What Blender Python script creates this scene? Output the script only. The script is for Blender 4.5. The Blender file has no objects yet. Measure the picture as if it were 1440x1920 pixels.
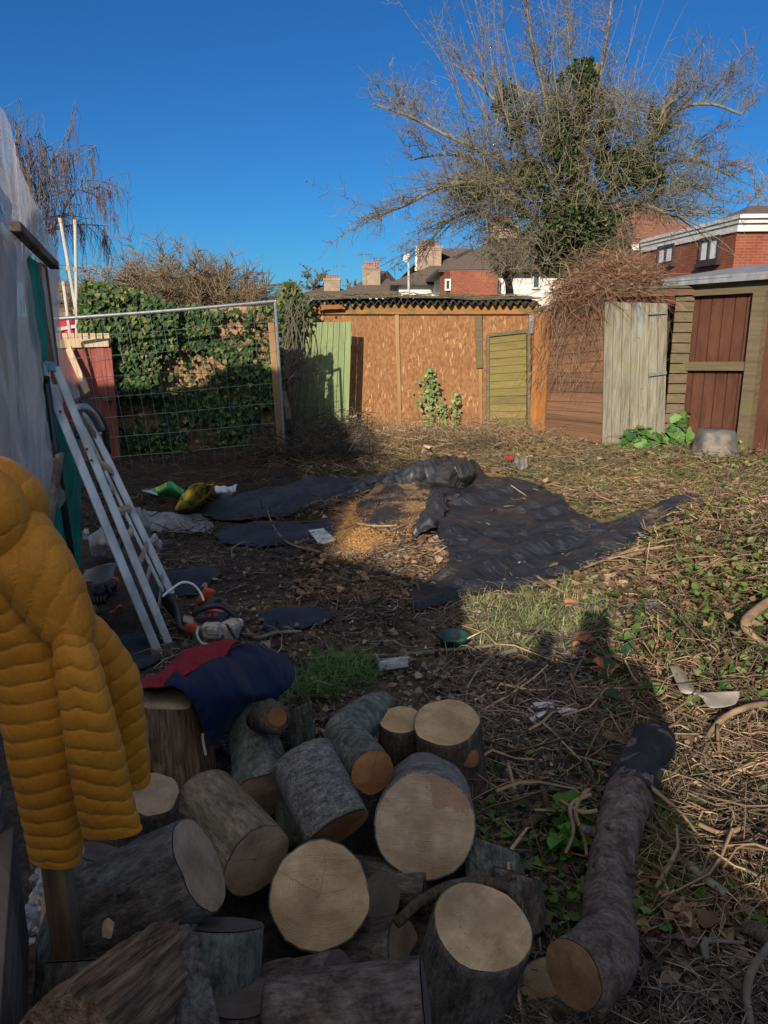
import bpy, bmesh, math, random
import numpy as np
from mathutils import Vector, Matrix, Quaternion, noise as mnoise

C = bpy.context.scene
RNG = np.random.default_rng(7)
random.seed(7)
R = math.radians

# ---------------------------------------------------------------- camera, sky, sun, exposure
PITCH = R(14.33); CAMZ = 1.65
SUN_EL = R(22.0); SUN_AZ = R(16.0)          # light travels 16 deg to the right of +Y, falling 22 deg
cam = bpy.data.cameras.new('camera'); camo = bpy.data.objects.new('camera', cam); C.collection.objects.link(camo)
camo.location = (0, 0, CAMZ); camo.rotation_euler = (R(90)-PITCH, 0, 0)
cam.sensor_fit = 'VERTICAL'; cam.sensor_height = 36; cam.lens = 27.0; cam.clip_start = .05; cam.clip_end = 3000
C.camera = camo
w = bpy.data.worlds.new('World'); C.world = w; w.use_nodes = True
nt = w.node_tree; nt.nodes.clear()
sky = nt.nodes.new('ShaderNodeTexSky'); sky.sky_type = 'NISHITA'; sky.sun_disc = False
sky.sun_elevation = SUN_EL; sky.sun_rotation = R(180)+SUN_AZ
sky.air_density = 1.0; sky.dust_density = 0.0; sky.ozone_density = 4.0; sky.altitude = 300
bg = nt.nodes.new('ShaderNodeBackground'); bg.inputs['Strength'].default_value = .068
wo = nt.nodes.new('ShaderNodeOutputWorld')
# clear deep blue sky, plus an added glow, out of view, lifting the shade
tint = nt.nodes.new('ShaderNodeMix'); tint.data_type = 'RGBA'; tint.blend_type = 'MULTIPLY'; tint.inputs[0].default_value = 1; tint.inputs[7].default_value = (.155, .48, .80, 1)
nt.links.new(sky.outputs[0], tint.inputs[6])
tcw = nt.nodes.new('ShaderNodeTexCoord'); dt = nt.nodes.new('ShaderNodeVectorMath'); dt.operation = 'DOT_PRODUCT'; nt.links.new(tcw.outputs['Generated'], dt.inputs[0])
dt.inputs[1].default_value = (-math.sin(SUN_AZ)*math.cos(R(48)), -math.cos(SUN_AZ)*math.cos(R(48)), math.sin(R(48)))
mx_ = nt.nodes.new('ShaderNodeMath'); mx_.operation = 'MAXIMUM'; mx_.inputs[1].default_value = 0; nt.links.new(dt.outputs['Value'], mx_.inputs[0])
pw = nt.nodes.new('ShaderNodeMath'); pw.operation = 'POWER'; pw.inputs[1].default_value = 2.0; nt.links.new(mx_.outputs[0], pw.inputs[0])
fill_glow = nt.nodes.new('ShaderNodeMix'); fill_glow.data_type = 'RGBA'; fill_glow.blend_type = 'ADD'; fill_glow.inputs[7].default_value = (9.6, 9.0, 8.1, 1)
nt.links.new(pw.outputs[0], fill_glow.inputs[0]); nt.links.new(tint.outputs[2], fill_glow.inputs[6]); nt.links.new(fill_glow.outputs[2], bg.inputs[0]); nt.links.new(bg.outputs[0], wo.inputs[0])
sun = bpy.data.lights.new('sun', 'SUN'); sun.energy = 4.5; sun.angle = R(.5); sun.color = (1, .88, .72)
suno = bpy.data.objects.new('sun', sun); C.collection.objects.link(suno)
suno.rotation_euler = (R(90)-SUN_EL, 0, -SUN_AZ); suno.location = (-8, -20, 12)
C.view_settings.view_transform = 'Standard'; C.view_settings.look = 'None'
C.view_settings.exposure = 0.66; C.view_settings.gamma = 1

# ---------------------------------------------------------------- geometry helpers
cP, sP = math.cos(PITCH), math.sin(PITCH)
def ray(px, py):
    a = (px-720)/1440; b = (960-py)/1440
    return np.array((a, cP+b*sP, -sP+b*cP))
def pt(px, py, d):   return ray(px, py)*d + np.array((0, 0, CAMZ))        # d metres along the optical axis
def at(px, py, Y):
    r = ray(px, py); return r*(Y/r[1]) + np.array((0, 0, CAMZ))
def gp(px, py, z=0.):
    r = ray(px, py); return r*((z-CAMZ)/r[2]) + np.array((0, 0, CAMZ))
def c2w(r, u, f):    return np.array((r, f*cP+u*sP, -f*sP+u*cP))
def to_px(p):
    p = np.asarray(p, float); x = p[..., 0]; y = p[..., 1]; z = p[..., 2]-CAMZ
    f = y*cP-z*sP; u = y*sP+z*cP
    return 720+1440*x/f, 960-1440*u/f
def nrm(v):
    v = np.asarray(v, float); return v/(np.linalg.norm(v, axis=-1, keepdims=True)+1e-12)
def _h(i, j, s):
    n = (i.astype(np.int64)*374761393 + j.astype(np.int64)*668265263 + s*974634777) & 0x7fffffff
    n = ((n ^ (n >> 13))*1274126177) & 0x7fffffff
    return ((n ^ (n >> 16)) & 0xffff)/65535.
def vn(x, y, s=0):
    x = np.asarray(x, float); y = np.asarray(y, float)
    i = np.floor(x); j = np.floor(y); u = x-i; v = y-j; u = u*u*(3-2*u); v = v*v*(3-2*v)
    a = _h(i, j, s)*(1-u)+_h(i+1, j, s)*u; b = _h(i, j+1, s)*(1-u)+_h(i+1, j+1, s)*u
    return a*(1-v)+b*v
def fbm(x, y, s=0, o=4):
    t = 0; a = .5
    for k in range(o):
        t = t + a*vn(np.asarray(x)*2**k+k*7.3, np.asarray(y)*2**k-k*3.1, s+k); a *= .5
    return t/(1-.5**o)
def inpoly(x, y, poly):
    x = np.asarray(x, float); y = np.asarray(y, float); r = np.zeros(x.shape, bool); n = len(poly)
    for i in range(n):
        x1, y1 = poly[i]; x2, y2 = poly[(i+1) % n]
        if y1 == y2: continue
        c = ((y1 > y) != (y2 > y)) & (x < (x2-x1)*(y-y1)/(y2-y1)+x1); r ^= c
    return r
ORG = {}
def link(o): C.collection.objects.link(o); return o
def tag(o, label=None, cat=None, group=None, kind=None):
    if label: o['label'] = label
    if cat: o['category'] = cat
    if group: o['group'] = group
    if kind: o['kind'] = kind
    return o
def thing(name, label, cat, loc, group=None):
    o = link(bpy.data.objects.new(name, None)); o.location = tuple(float(v) for v in loc); o.empty_display_size = .1
    ORG[o] = np.array(loc, float); return tag(o, label, cat, group)
def mesh_obj(name, me, parent=None, org=None):
    o = link(bpy.data.objects.new(name, me))
    if parent is not None: o.parent = parent; ORG[o] = ORG[parent]
    else: o.location = tuple(org); ORG[o] = np.array(org)
    return o
class MB:
    def __init__(s): s.v = []; s.f = []; s.m = []; s.c = []; s.usecol = False
    def add(s, V, F, mi=0, col=None):
        b = len(s.v); s.v.extend([tuple(map(float, p)) for p in V])
        for f in F:
            s.f.append(tuple(i+b for i in f)); s.m.append(mi); s.c.append(col or (1, 1, 1))
        if col: s.usecol = True
        return s
    def box(s, c, size, rz=0, rx=0, ry=0, mi=0, col=None):
        M = Matrix.Rotation(rz, 3, 'Z') @ Matrix.Rotation(ry, 3, 'Y') @ Matrix.Rotation(rx, 3, 'X')
        V = [np.array(c)+np.array(M @ Vector((x*size[0]/2, y*size[1]/2, z*size[2]/2))) for x in (-1, 1) for y in (-1, 1) for z in (-1, 1)]
        return s.add(V, [(0, 1, 3, 2), (4, 6, 7, 5), (0, 4, 5, 1), (2, 3, 7, 6), (0, 2, 6, 4), (1, 5, 7, 3)], mi, col)
    def slab(s, p, q, wv, tv, mi=0, col=None):
        """beam from p to q, half-width vector wv, half-thickness vector tv"""
        p, q, wv, tv = map(np.array, (p, q, wv, tv))
        V = [e+a*wv+b*tv for e in (p, q) for a, b in ((-1, -1), (1, -1), (1, 1), (-1, 1))]
        return s.add(V, [(0, 3, 2, 1), (4, 5, 6, 7), (0, 1, 5, 4), (1, 2, 6, 5), (2, 3, 7, 6), (3, 0, 4, 7)], mi, col)
    def tube(s, P, r, n=8, cap=True, mi=0, col=None, noise=0, seed=0):
        P = np.array(P, float); k = len(P); r = np.broadcast_to(np.array(r, float), (k,))
        T = nrm(np.gradient(P, axis=0)); u = np.cross(T[0], (0, 0, 1.))
        if np.linalg.norm(u) < .1: u = np.cross(T[0], (1., 0, 0))
        u = nrm(u); V = []; an = np.arange(n)*2*math.pi/n
        for i in range(k):
            u = nrm(u-T[i]*np.dot(u, T[i])); w_ = np.cross(T[i], u)
            rr = np.full(n, r[i])
            if noise: rr = rr*(1+noise*(fbm(np.cos(an)*1.5+5+seed, np.sin(an)*1.5+i*14./k+9, seed, 5)-.5)*2)
            V.extend(P[i]+rr[:, None]*(np.cos(an)[:, None]*u+np.sin(an)[:, None]*w_))
        F = [(i*n+j, i*n+(j+1) % n, (i+1)*n+(j+1) % n, (i+1)*n+j) for i in range(k-1) for j in range(n)]
        if cap: F += [tuple(range(n-1, -1, -1)), tuple(range((k-1)*n, k*n))]
        return s.add(V, F, mi, col)
    def loft(s, rings, closed=True, cap=True, mi=0, col=None):
        n = len(rings[0]); V = [p for r_ in rings for p in r_]; k = len(rings); m = n if closed else n-1
        F = [(i*n+j, i*n+(j+1) % n, (i+1)*n+(j+1) % n, (i+1)*n+j) for i in range(k-1) for j in range(m)]
        if cap and closed: F += [tuple(range(n-1, -1, -1)), tuple(range((k-1)*n, k*n))]
        return s.add(V, F, mi, col)
    def poly_prism(s, pts, dv, mi=0, col=None):
        n = len(pts); pts = [np.array(p, float) for p in pts]; dv = np.array(dv, float)
        return s.add(pts+[p+dv for p in pts], [tuple(range(n-1, -1, -1)), tuple(range(n, 2*n))]+[(i, (i+1) % n, n+(i+1) % n, n+i) for i in range(n)], mi, col)
    def build(s, name, mats, parent=None, smooth=False, bevel=0, solid=0, sub=0, org=None):
        V = np.array(s.v)
        if parent is not None: org = ORG[parent]
        elif org is None: org = np.array(((V[:, 0].min()+V[:, 0].max())/2, (V[:, 1].min()+V[:, 1].max())/2, V[:, 2].min()))
        me = bpy.data.meshes.new(name); me.from_pydata([tuple(p) for p in (V-org)], [], s.f)
        for m_ in (mats if isinstance(mats, (list, tuple)) else [mats]): me.materials.append(m_)
        me.polygons.foreach_set('material_index', s.m)
        me.polygons.foreach_set('use_smooth', [smooth]*len(s.f))
        if s.usecol:
            ca = me.color_attributes.new('col', 'FLOAT_COLOR', 'CORNER'); arr = []
            for f, c in zip(s.f, s.c): arr.extend((c[0], c[1], c[2], 1.)*len(f))
            ca.data.foreach_set('color', arr)
        bm = bmesh.new(); bm.from_mesh(me); bmesh.ops.recalc_face_normals(bm, faces=bm.faces); bm.to_mesh(me); bm.free()
        me.update(); o = mesh_obj(name, me, parent, org)
        if sub: q = o.modifiers.new('sub', 'SUBSURF'); q.levels = q.render_levels = sub
        if solid: q = o.modifiers.new('solid', 'SOLIDIFY'); q.thickness = solid; q.offset = 0
        if bevel:
            q = o.modifiers.new('bevel', 'BEVEL'); q.width = bevel; q.segments = 2; q.limit_method = 'ANGLE'
        return o
def np_mesh(name, V, tmpl, col, mat, parent=None, org=None, smooth=True):
    """V (N,k,3) copies of one small shape, tmpl its faces (all of one length), col (N,3)"""
    N, k, _ = V.shape; T = np.array(tmpl); Fn, m = T.shape
    org = ORG[parent] if parent is not None else (np.array((V[..., 0].mean(), V[..., 1].mean(), V[..., 2].min())) if org is None else np.array(org))
    me = bpy.data.meshes.new(name); me.vertices.add(N*k)
    me.vertices.foreach_set('co', (V.reshape(-1, 3)-org).astype(np.float32).ravel())
    L = (T[None]+np.arange(N)[:, None, None]*k).reshape(-1); me.loops.add(len(L)); me.loops.foreach_set('vertex_index', L.astype(np.int32))
    me.polygons.add(N*Fn); me.polygons.foreach_set('loop_start', np.arange(0, N*Fn*m, m, dtype=np.int32))
    me.polygons.foreach_set('use_smooth', np.full(N*Fn, smooth))
    me.update(calc_edges=True); me.materials.append(mat)
    ca = me.color_attributes.new('col', 'FLOAT_COLOR', 'CORNER')
    cc = np.ones((N, Fn*m, 4), np.float32); cc[..., :3] = col[:, None, :]; ca.data.foreach_set('color', cc.ravel())
    return mesh_obj(name, me, parent, org)
TW = [(i*3+j, i*3+(j+1) % 3, (i+1)*3+(j+1) % 3, (i+1)*3+j) for i in range(4) for j in range(3)]
def twigs(P, D, L, rad, bend, sag=0.):
    """N curved twigs: P start, D direction, five rings of three"""
    N = len(P); D = nrm(D); up = np.array((0, 0, 1.)); S = np.cross(D, up); S = nrm(S+1e-4); W = np.cross(S, D)
    B = S*np.cos(bend[:, 1:2])+W*np.sin(bend[:, 1:2])
    V = np.zeros((N, 15, 3)); bd2 = RNG.normal(0, .1, (N, 5, 3))
    for i in range(5):
        t = i/4; c = P+D*(L*t)[:, None]+B*(L*bend[:, 0]*4*t*(1-t))[:, None]+bd2[:, i]*L[:, None]*.35
        c[:, 2] -= sag*L*t*t
        rr = rad*(1-.6*t)
        for j in range(3):
            a = j*2.094; V[:, i*3+j] = c+(S*math.cos(a)+W*math.sin(a))*rr[:, None]
    return V
LF = [(0, 1, 2, 3), (0, 3, 4, 5)]
def leaves(P, Nn, size, fold=.25, wid=1., tipdir=None):
    N = len(P); Nn = nrm(Nn); r = nrm(RNG.normal(size=(N, 3))) if tipdir is None else nrm(tipdir+RNG.normal(0, .35, (N, 3)))
    A = nrm(r-Nn*np.sum(r*Nn, 1, keepdims=True)); B = np.cross(Nn, A)
    sh = [(0, 0, 0), (.12, -.5, fold), (.5, -.42, fold*.8), (1, 0, -.12), (.5, .42, fold*.8), (.12, .5, fold)]
    V = np.zeros((N, 6, 3))
    for i, (a, b, c) in enumerate(sh): V[:, i] = P+(A*a+B*b*wid+Nn*c*.6)*size[:, None]
    return V
GB = [(0, 1, 3, 2), (2, 3, 5, 4)]
def blades(P, H, lean, wd):
    N = len(P); a = RNG.uniform(0, 6.283, N); D = np.stack([np.cos(a), np.sin(a), 0*a], 1); S = np.stack([-np.sin(a), np.cos(a), 0*a], 1)
    V = np.zeros((N, 6, 3))
    for i, (t, ww) in enumerate(((0, 1), (.55, .8), (1, .1))):
        c = P+D*(lean*H*t*t)[:, None]; c[:, 2] += H*(t-.35*lean*t*t)
        V[:, 2*i] = c-S*(wd*ww)[:, None]; V[:, 2*i+1] = c+S*(wd*ww)[:, None]
    return V
def smooth_line(P, n):
    P = np.array(P, float); k = len(P); t = np.linspace(0, k-1, n); out = []
    for q in t:
        i = min(int(q), k-2); u = q-i; p0 = P[max(i-1, 0)]; p1 = P[i]; p2 = P[i+1]; p3 = P[min(i+2, k-1)]
        out.append(.5*((2*p1)+(-p0+p2)*u+(2*p0-5*p1+4*p2-p3)*u*u+(-p0+3*p1-3*p2+p3)*u**3))
    return np.array(out)
def surface(rows, nu, nv):
    """rows of world points -> smooth (nv,nu,3) grid"""
    A = np.array([smooth_line(r_, nu) for r_ in rows]); return np.array([smooth_line(A[:, j], nv) for j in range(nu)]).transpose(1, 0, 2)
def grid_mb(G, keep=None, mb=None):
    nv, nu, _ = G.shape; mb = mb or MB()
    F = [(i*nu+j, i*nu+j+1, (i+1)*nu+j+1, (i+1)*nu+j) for i in range(nv-1) for j in range(nu-1) if keep is None or keep[i, j]]
    used = sorted({i for f in F for i in f}); ix = {a: b for b, a in enumerate(used)}; V = G.reshape(-1, 3)
    return mb.add([V[a] for a in used], [tuple(ix[i] for i in f) for f in F])

# ---------------------------------------------------------------- materials
class G:
    def __init__(s, name, rough=.8, metallic=0, spec=.5):
        s.mat = bpy.data.materials.new(name); s.mat.use_nodes = True; s.t = s.mat.node_tree
        s.b = s.t.nodes['Principled BSDF']; s.b.inputs['Roughness'].default_value = rough; s.b.inputs['Metallic'].default_value = metallic
        s.b.inputs['Specular IOR Level'].default_value = spec
    def n(s, typ, ins=None, **kw):
        nd = s.t.nodes.new('ShaderNode'+typ)
        for k_, v in kw.items(): setattr(nd, k_, v)
        for k_, v in (ins or {}).items(): s.set(nd.inputs[k_], v)
        return nd
    def set(s, sock, v):
        if hasattr(v, 'is_output') or isinstance(v, bpy.types.NodeSocket): s.t.links.new(v, sock)
        elif isinstance(v, bpy.types.Node): s.t.links.new(v.outputs[0], sock)
        else:
            if isinstance(v, (tuple, list)) and len(v) == 3 and sock.type == 'RGBA': v = (*v, 1)
            sock.default_value = v
    def co(s, scale=(1, 1, 1), rot=(0, 0, 0), src='Object'):
        tc = s.n('TexCoord'); return s.n('Mapping', {'Vector': tc.outputs[src], 'Scale': scale, 'Rotation': rot}).outputs[0]
    def noise(s, vec, scale, detail=6, rough=.6, dist=0):
        return s.n('TexNoise', {'Vector': vec, 'Scale': scale, 'Detail': detail, 'Roughness': rough, 'Distortion': dist}).outputs['Fac']
    def ramp(s, fac, stops, interp='LINEAR'):
        r_ = s.n('ValToRGB', {'Fac': fac}); cr = r_.color_ramp; cr.interpolation = interp
        while len(cr.elements) < len(stops): cr.elements.new(.5)
        for e, (p, c) in zip(cr.elements, stops): e.position = p; e.color = (*c, 1) if len(c) == 3 else c
        return r_.outputs[0]
    def mix(s, fac, a, b, mode='MIX'):
        m = s.n('Mix', data_type='RGBA', blend_type=mode)
        s.set(m.inputs[0], fac); s.set(m.inputs[6], a); s.set(m.inputs[7], b); return m.outputs[2]
    def math(s, op, a, b=0.):
        m = s.n('Math', operation=op); s.set(m.inputs[0], a); s.set(m.inputs[1], b); return m.outputs[0]
    def bump(s, h, strength=.5, dist=.01):
        s.set(s.b.inputs['Normal'], s.n('Bump', {'Height': h, 'Strength': strength, 'Distance': dist}).outputs[0])
    def base(s, c): s.set(s.b.inputs['Base Color'], c); return s
    def col(s): return s.n('Attribute', attribute_name='col').outputs['Color']
def spread(cols, lo=.3, hi=.7):
    k = len(cols); return [(lo+(hi-lo)*i/max(1, k-1), c) for i, c in enumerate(cols)]
def nmat(name, cols, scale=8, stretch=(1, 1, 1), rough=.8, bump=.4, bdist=.006, bscale=None, metallic=0, spec=.4, detail=7, attr=False, rot=(0, 0, 0), dirt=None, dscale=2.):
    g = G(name, rough, metallic, spec); v = g.co(stretch, rot)
    c = g.ramp(g.noise(v, scale, detail), spread(cols))
    if dirt: c = g.mix(g.ramp(g.noise(g.co(), dscale, 5), [(.45, (0, 0, 0)), (.65, (1, 1, 1))]), c, dirt)
    if attr: c = g.mix(1., c, g.col(), 'MULTIPLY')
    g.base(c)
    if bump: g.bump(g.noise(v, bscale or scale*3, 6), bump, bdist)
    return g.mat
def cmat(name, rough=.75, spec=.3, trans=0.):
    """colour carried by the mesh itself (one colour per leaf, twig or chip)"""
    g = G(name, rough, 0, spec); c = g.mix(1., g.col(), g.ramp(g.noise(g.co(), 40, 3), [(.2, (.7, .7, .7)), (.8, (1.2, 1.2, 1.2))]), 'MULTIPLY'); g.base(c)
    if trans:
        td = g.n('BsdfTranslucent', {'Color': c}); ms = g.n('MixShader', {0: trans, 1: g.b.outputs[0], 2: td.outputs[0]})
        g.t.links.new(ms.outputs[0], g.t.nodes['Material Output'].inputs[0])
    return g.mat
M = {}
M['twig'] = cmat('twig_bark'); M['leaf'] = cmat('leaf', .6, .25, .15); M['grass'] = cmat('grass_blade', .6, .3, .25); M['chip'] = cmat('wood_chip', .9)
M['stone'] = cmat('pebble', .8)
def mk_ground():
    g = G('ground', .95, 0, .2); v = g.co()
    n1 = g.ramp(g.noise(v, 9, 10, .72), [(.3, (.45, .45, .45)), (.5, (.95, .95, .95)), (.7, (1.75, 1.7, 1.6))])
    n2 = g.ramp(g.noise(v, 60, 6, .7), [(.35, (.5, .5, .5)), (.65, (1.5, 1.5, 1.5))])
    g.base(g.mix(1., g.mix(1., g.col(), n1, 'MULTIPLY'), n2, 'MULTIPLY')); g.bump(g.noise(v, 45, 10, .75), 1., .03); return g.mat
M['ground'] = mk_ground()
def mk_cut(name, pale, mid, dark, stain=None, stain_amt=.5):
    g = G(name, .85, 0, .25); v = g.co(); oi = g.n('ObjectInfo')
    off = g.n('VectorMath', {0: v, 1: oi.outputs['Random']}, operation='ADD').outputs[0]
    sp = g.n('SeparateXYZ', {0: v})
    nx = g.n('TexNoise', {'Vector': off, 'Scale': 9., 'Detail': 3.})
    dv = g.n('VectorMath', {0: g.n('VectorMath', {0: nx.outputs['Color'], 1: (.5, .5, .5)}, operation='SUBTRACT').outputs[0], 1: (.05, .05, 0)}, operation='MULTIPLY').outputs[0]
    xy = g.n('CombineXYZ', {0: sp.outputs[0], 1: sp.outputs[1]}).outputs[0]
    rad = g.n('VectorMath', {0: g.n('VectorMath', {0: xy, 1: dv}, operation='ADD').outputs[0]}, operation='LENGTH').outputs['Value']
    ring = g.math('SINE', g.math('ADD', g.math('MULTIPLY', rad, 820.), g.math('MULTIPLY', g.noise(off, 14, 4), 14.)))
    big = g.noise(off, 11, 5, .6)
    c = g.ramp(big, [(.3, dark), (.48, mid), (.68, pale)])
    c = g.mix(g.math('MULTIPLY', g.math('MULTIPLY', g.math('ADD', ring, 1.), .13), g.noise(off, 5, 3)), c, dark)
    saw = g.noise(g.co((6, 130, 1), (0, 0, .5)), 2.5, 5, .7)
    c = g.mix(g.ramp(saw, [(.45, (0, 0, 0)), (.72, (.5, .5, .5))]), c, pale); c = g.mix(g.ramp(g.noise(g.co((5, 110, 1), (0, 0, .42)), 3, 5, .7), [(.5, (0, 0, 0)), (.7, (.5, .5, .5))]), c, dark)
    heart = g.ramp(rad, [(.0, (.5, .5, .5)), (.03, (.15, .15, .15)), (.06, (0, 0, 0))]); c = g.mix(heart, c, dark)
    crack = g.ramp(g.noise(g.co((3, 60, 1), (0, 0, 2.2)), 1.4, 3), [(.66, (0, 0, 0)), (.72, (.6, .6, .6))]); c = g.mix(crack, c, tuple(.45*x for x in dark))
    sw = g.ramp(g.noise(off, 70, 3), [(.66, (0, 0, 0)), (.74, (.7, .7, .7))]); c = g.mix(sw, c, tuple(.4*x for x in dark))
    ang = g.math('ARCTAN2', sp.outputs[1], sp.outputs[0]); an_ = g.math('ADD', g.math('MULTIPLY', ang, .80), g.math('ADD', g.math('MULTIPLY', oi.outputs['Random'], 9.), g.math('MULTIPLY', g.noise(off, 12, 3), .5)))
    fr = g.math('ABSOLUTE', g.math('SUBTRACT', g.math('FRACT', an_), .5)); ck = g.math('MULTIPLY', g.math('LESS_THAN', g.math('MULTIPLY', fr, rad), .0011), g.math('GREATER_THAN', g.noise(off, 9, 3), .56))
    c = g.mix(g.math('MULTIPLY', ck, .38), c, tuple(.25*x for x in dark))
    if stain:      # two older, browner cuts left of and right of a paler strip
        m1 = g.math('GREATER_THAN', g.math('ADD', sp.outputs[1], g.math('MULTIPLY', g.noise(off, 9, 6), .16)), .125); m2 = g.math('GREATER_THAN', g.math('ABSOLUTE', g.math('ADD', sp.outputs[0], g.math('MULTIPLY', g.noise(off, 10, 5), .10))), .075)
        c = g.mix(g.math('MULTIPLY', g.math('MULTIPLY', m1, m2), .55), c, stain)
    c = g.mix(g.ramp(g.noise(off, 4, 5, .7), [(.38, (0, 0, 0)), (.64, (.85, .85, .85))]), c, tuple(.48*x for x in mid))
    g.base(c); g.bump(g.math('ADD', saw, g.math('MULTIPLY', ring, .12)), .45, .004); return g.mat
M['cut_pale'] = mk_cut('cut_wood_pale', (.60, .45, .26), (.44, .31, .165), (.26, .165, .08))
M['cut_grey'] = mk_cut('cut_wood_grey', (.50, .375, .255), (.36, .255, .16), (.20, .135, .08))
M['cut_stain'] = mk_cut('cut_wood_stained', (.60, .46, .31), (.47, .34, .21), (.28, .18, .10), (.30, .11, .045), .50)
M['cut_trunk'] = mk_cut('cut_wood_brown', (.36, .22, .11), (.25, .14, .065), (.11, .06, .035))
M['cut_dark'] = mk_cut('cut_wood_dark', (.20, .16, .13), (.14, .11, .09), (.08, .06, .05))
M['cut_red'] = mk_cut('cut_wood_red', (.42, .20, .08), (.30, .13, .05), (.15, .06, .025))
def mk_bark(name, cols, scale, sx, bump, lich=None, rough=.85):
    g = G(name, rough, 0, .3); oi = g.n('ObjectInfo'); off = g.n('VectorMath', {0: g.co(), 1: oi.outputs['Random']}, operation='ADD').outputs[0]
    mp = g.n('Mapping', {'Vector': off, 'Scale': (1, 1, sx)}).outputs[0]
    c = g.ramp(g.noise(mp, scale, 10, .72), spread(cols, .36, .64))
    if lich: c = g.mix(g.ramp(g.noise(off, 14, 6, .7), [(.5, (0, 0, 0)), (.62, (.8, .8, .8))]), c, lich)
    c = g.mix(1., c, g.ramp(g.noise(g.n('Mapping', {'Vector': off, 'Scale': (1, 1, max(.25, sx*.45))}).outputs[0], scale*5, 6, .75), [(.34, (.45, .45, .45)), (.5, (1, 1, 1)), (.68, (1.6, 1.55, 1.5))]), 'MULTIPLY')
    c = g.mix(g.ramp(g.noise(off, 55, 4), [(.68, (0, 0, 0)), (.74, (.7, .7, .7))]), c, tuple(.3*x for x in cols[0]))
    g.base(c); g.bump(g.math('ADD', g.noise(mp, scale*2.2, 8, .7), g.math('MULTIPLY', g.noise(off, 8, 3), .8)), bump*1.5, .02); return g.mat
M['bark_grey'] = mk_bark('bark_grey', [(.055, .046, .038), (.115, .098, .082), (.19, .168, .14)], 17, .55, .8, (.19, .19, .165))
M['bark_silver'] = mk_bark('bark_silver', [(.14, .13, .118), (.29, .275, .25), (.45, .43, .395)], 26, 3., .8, (.13, .13, .12))
M['bark_green'] = mk_bark('bark_green', [(.06, .065, .05), (.13, .14, .115), (.22, .235, .19)], 14, .6, .8, (.18, .20, .17))
M['bark_brown'] = mk_bark('bark_brown', [(.05, .035, .022), (.10, .07, .045), (.17, .125, .085)], 16, .35, .9, (.11, .10, .07))
M['bark_tan'] = mk_bark('bark_tan', [(.10, .08, .055), (.20, .16, .11), (.29, .245, .18)], 15, .5, .6, (.20, .17, .12))
M['bark_purple'] = mk_bark('bark_purple', [(.065, .045, .034), (.17, .125, .098), (.30, .235, .19)], 15, .8, 1., (.22, .18, .165))
M['split'] = nmat('split_wood', [(.07, .042, .025), (.27, .165, .095), (.48, .33, .20)], 9, (9, 9, .7), .9, 1., .02)
M['branch'] = nmat('branch_bark', [(.10, .065, .037), (.20, .135, .078), (.29, .205, .12)], 12, (1, 1, 1), .8, .5)
M['branch_grey'] = nmat('stick_bark', [(.075, .066, .05), (.135, .12, .09), (.20, .18, .14)], 14, (1, 1, 1), .8, .5)
M['branch_green'] = nmat('green_stick', [(.07, .075, .045), (.15, .16, .10), (.22, .22, .15)], 12, (1, 1, 1), .75, .4)
def mk_boards(name, cols, pitch, axis, stretch, scale=5, rough=.85, moss=None, mossp=(.5, .62), bump=.5, gap=True, vary=.35):
    """timber with per-board tone; boards run along the other axis than `axis` (0=x/y along wall, 2=z)"""
    cols = [tuple(.66*x for x in q) for q in cols]; moss = moss and tuple(.66*x for x in moss)
    g = G(name, rough, 0, .3); tc = g.n('TexCoord'); sp = g.n('SeparateXYZ', {0: tc.outputs['Object']})
    al = g.math('ADD', sp.outputs[0], sp.outputs[1]); a = al if axis == 0 else sp.outputs[2]
    fl = g.math('FLOOR', g.math('DIVIDE', a, pitch))
    wn = g.n('TexWhiteNoise', {'W': fl}, noise_dimensions='1D').outputs[0]
    v = g.n('CombineXYZ', {0: g.math('MULTIPLY', al, stretch[0]), 1: g.math('MULTIPLY', wn, 37.), 2: g.math('MULTIPLY', sp.outputs[2], stretch[1])}).outputs[0]
    c = g.ramp(g.noise(v, scale, 8, .65, .6), spread(cols, .25, .75))
    c = g.mix(1., c, g.ramp(wn, [(0, (1-vary,)*3), (1, (1+vary,)*3)]), 'MULTIPLY')
    if moss: c = g.mix(g.ramp(g.noise(g.co(), 2.6, 6, .7), [(mossp[0], (0, 0, 0)), (mossp[1], (.9, .9, .9))]), c, moss)
    c = g.mix(g.ramp(g.noise(g.co(), 24, 2), [(.7, (0, 0, 0)), (.76, (.6, .6, .6))]), c, tuple(x*.35 for x in cols[0]))
    g.base(c); g.bump(g.noise(v, scale*2, 6), bump, .006); return g.mat
M['door_wood'] = mk_boards('weathered_door_wood', [(.09, .075, .05), (.26, .235, .175), (.40, .375, .295)], .145, 0, (14, .9), 3, moss=(.25, .27, .12), mossp=(.53, .72), vary=.12)
M['brown_board'] = mk_boards('brown_stained_board', [(.085, .03, .018), (.15, .058, .034), (.21, .09, .055)], .2, 0, (12, .8), 3, vary=.15)
M['ply_brown'] = mk_boards('brown_shiplap', [(.12, .058, .032), (.20, .105, .06), (.28, .155, .095)], .16, 2, (1.4, 13), 3, vary=.2, moss=(.17, .11, .07), mossp=(.55, .7))
M['mossy_beam'] = mk_boards('mossy_timber', [(.095, .07, .042), (.165, .125, .075), (.22, .175, .11)], 9., 2, (2, 9), 3, moss=(.16, .15, .055), mossp=(.52, .68))
M['olive_board'] = mk_boards('olive_fence_board', [(.13, .095, .035), (.22, .17, .06), (.28, .22, .085)], .11, 2, (1.2, 14), 3, moss=(.21, .185, .045), mossp=(.47, .64), vary=.16)
M['fence_tan'] = mk_boards('tan_fence_board', [(.21, .12, .055), (.34, .20, .095), (.44, .28, .15)], .11, 2, (1.4, 14), 3, vary=.25)
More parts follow.
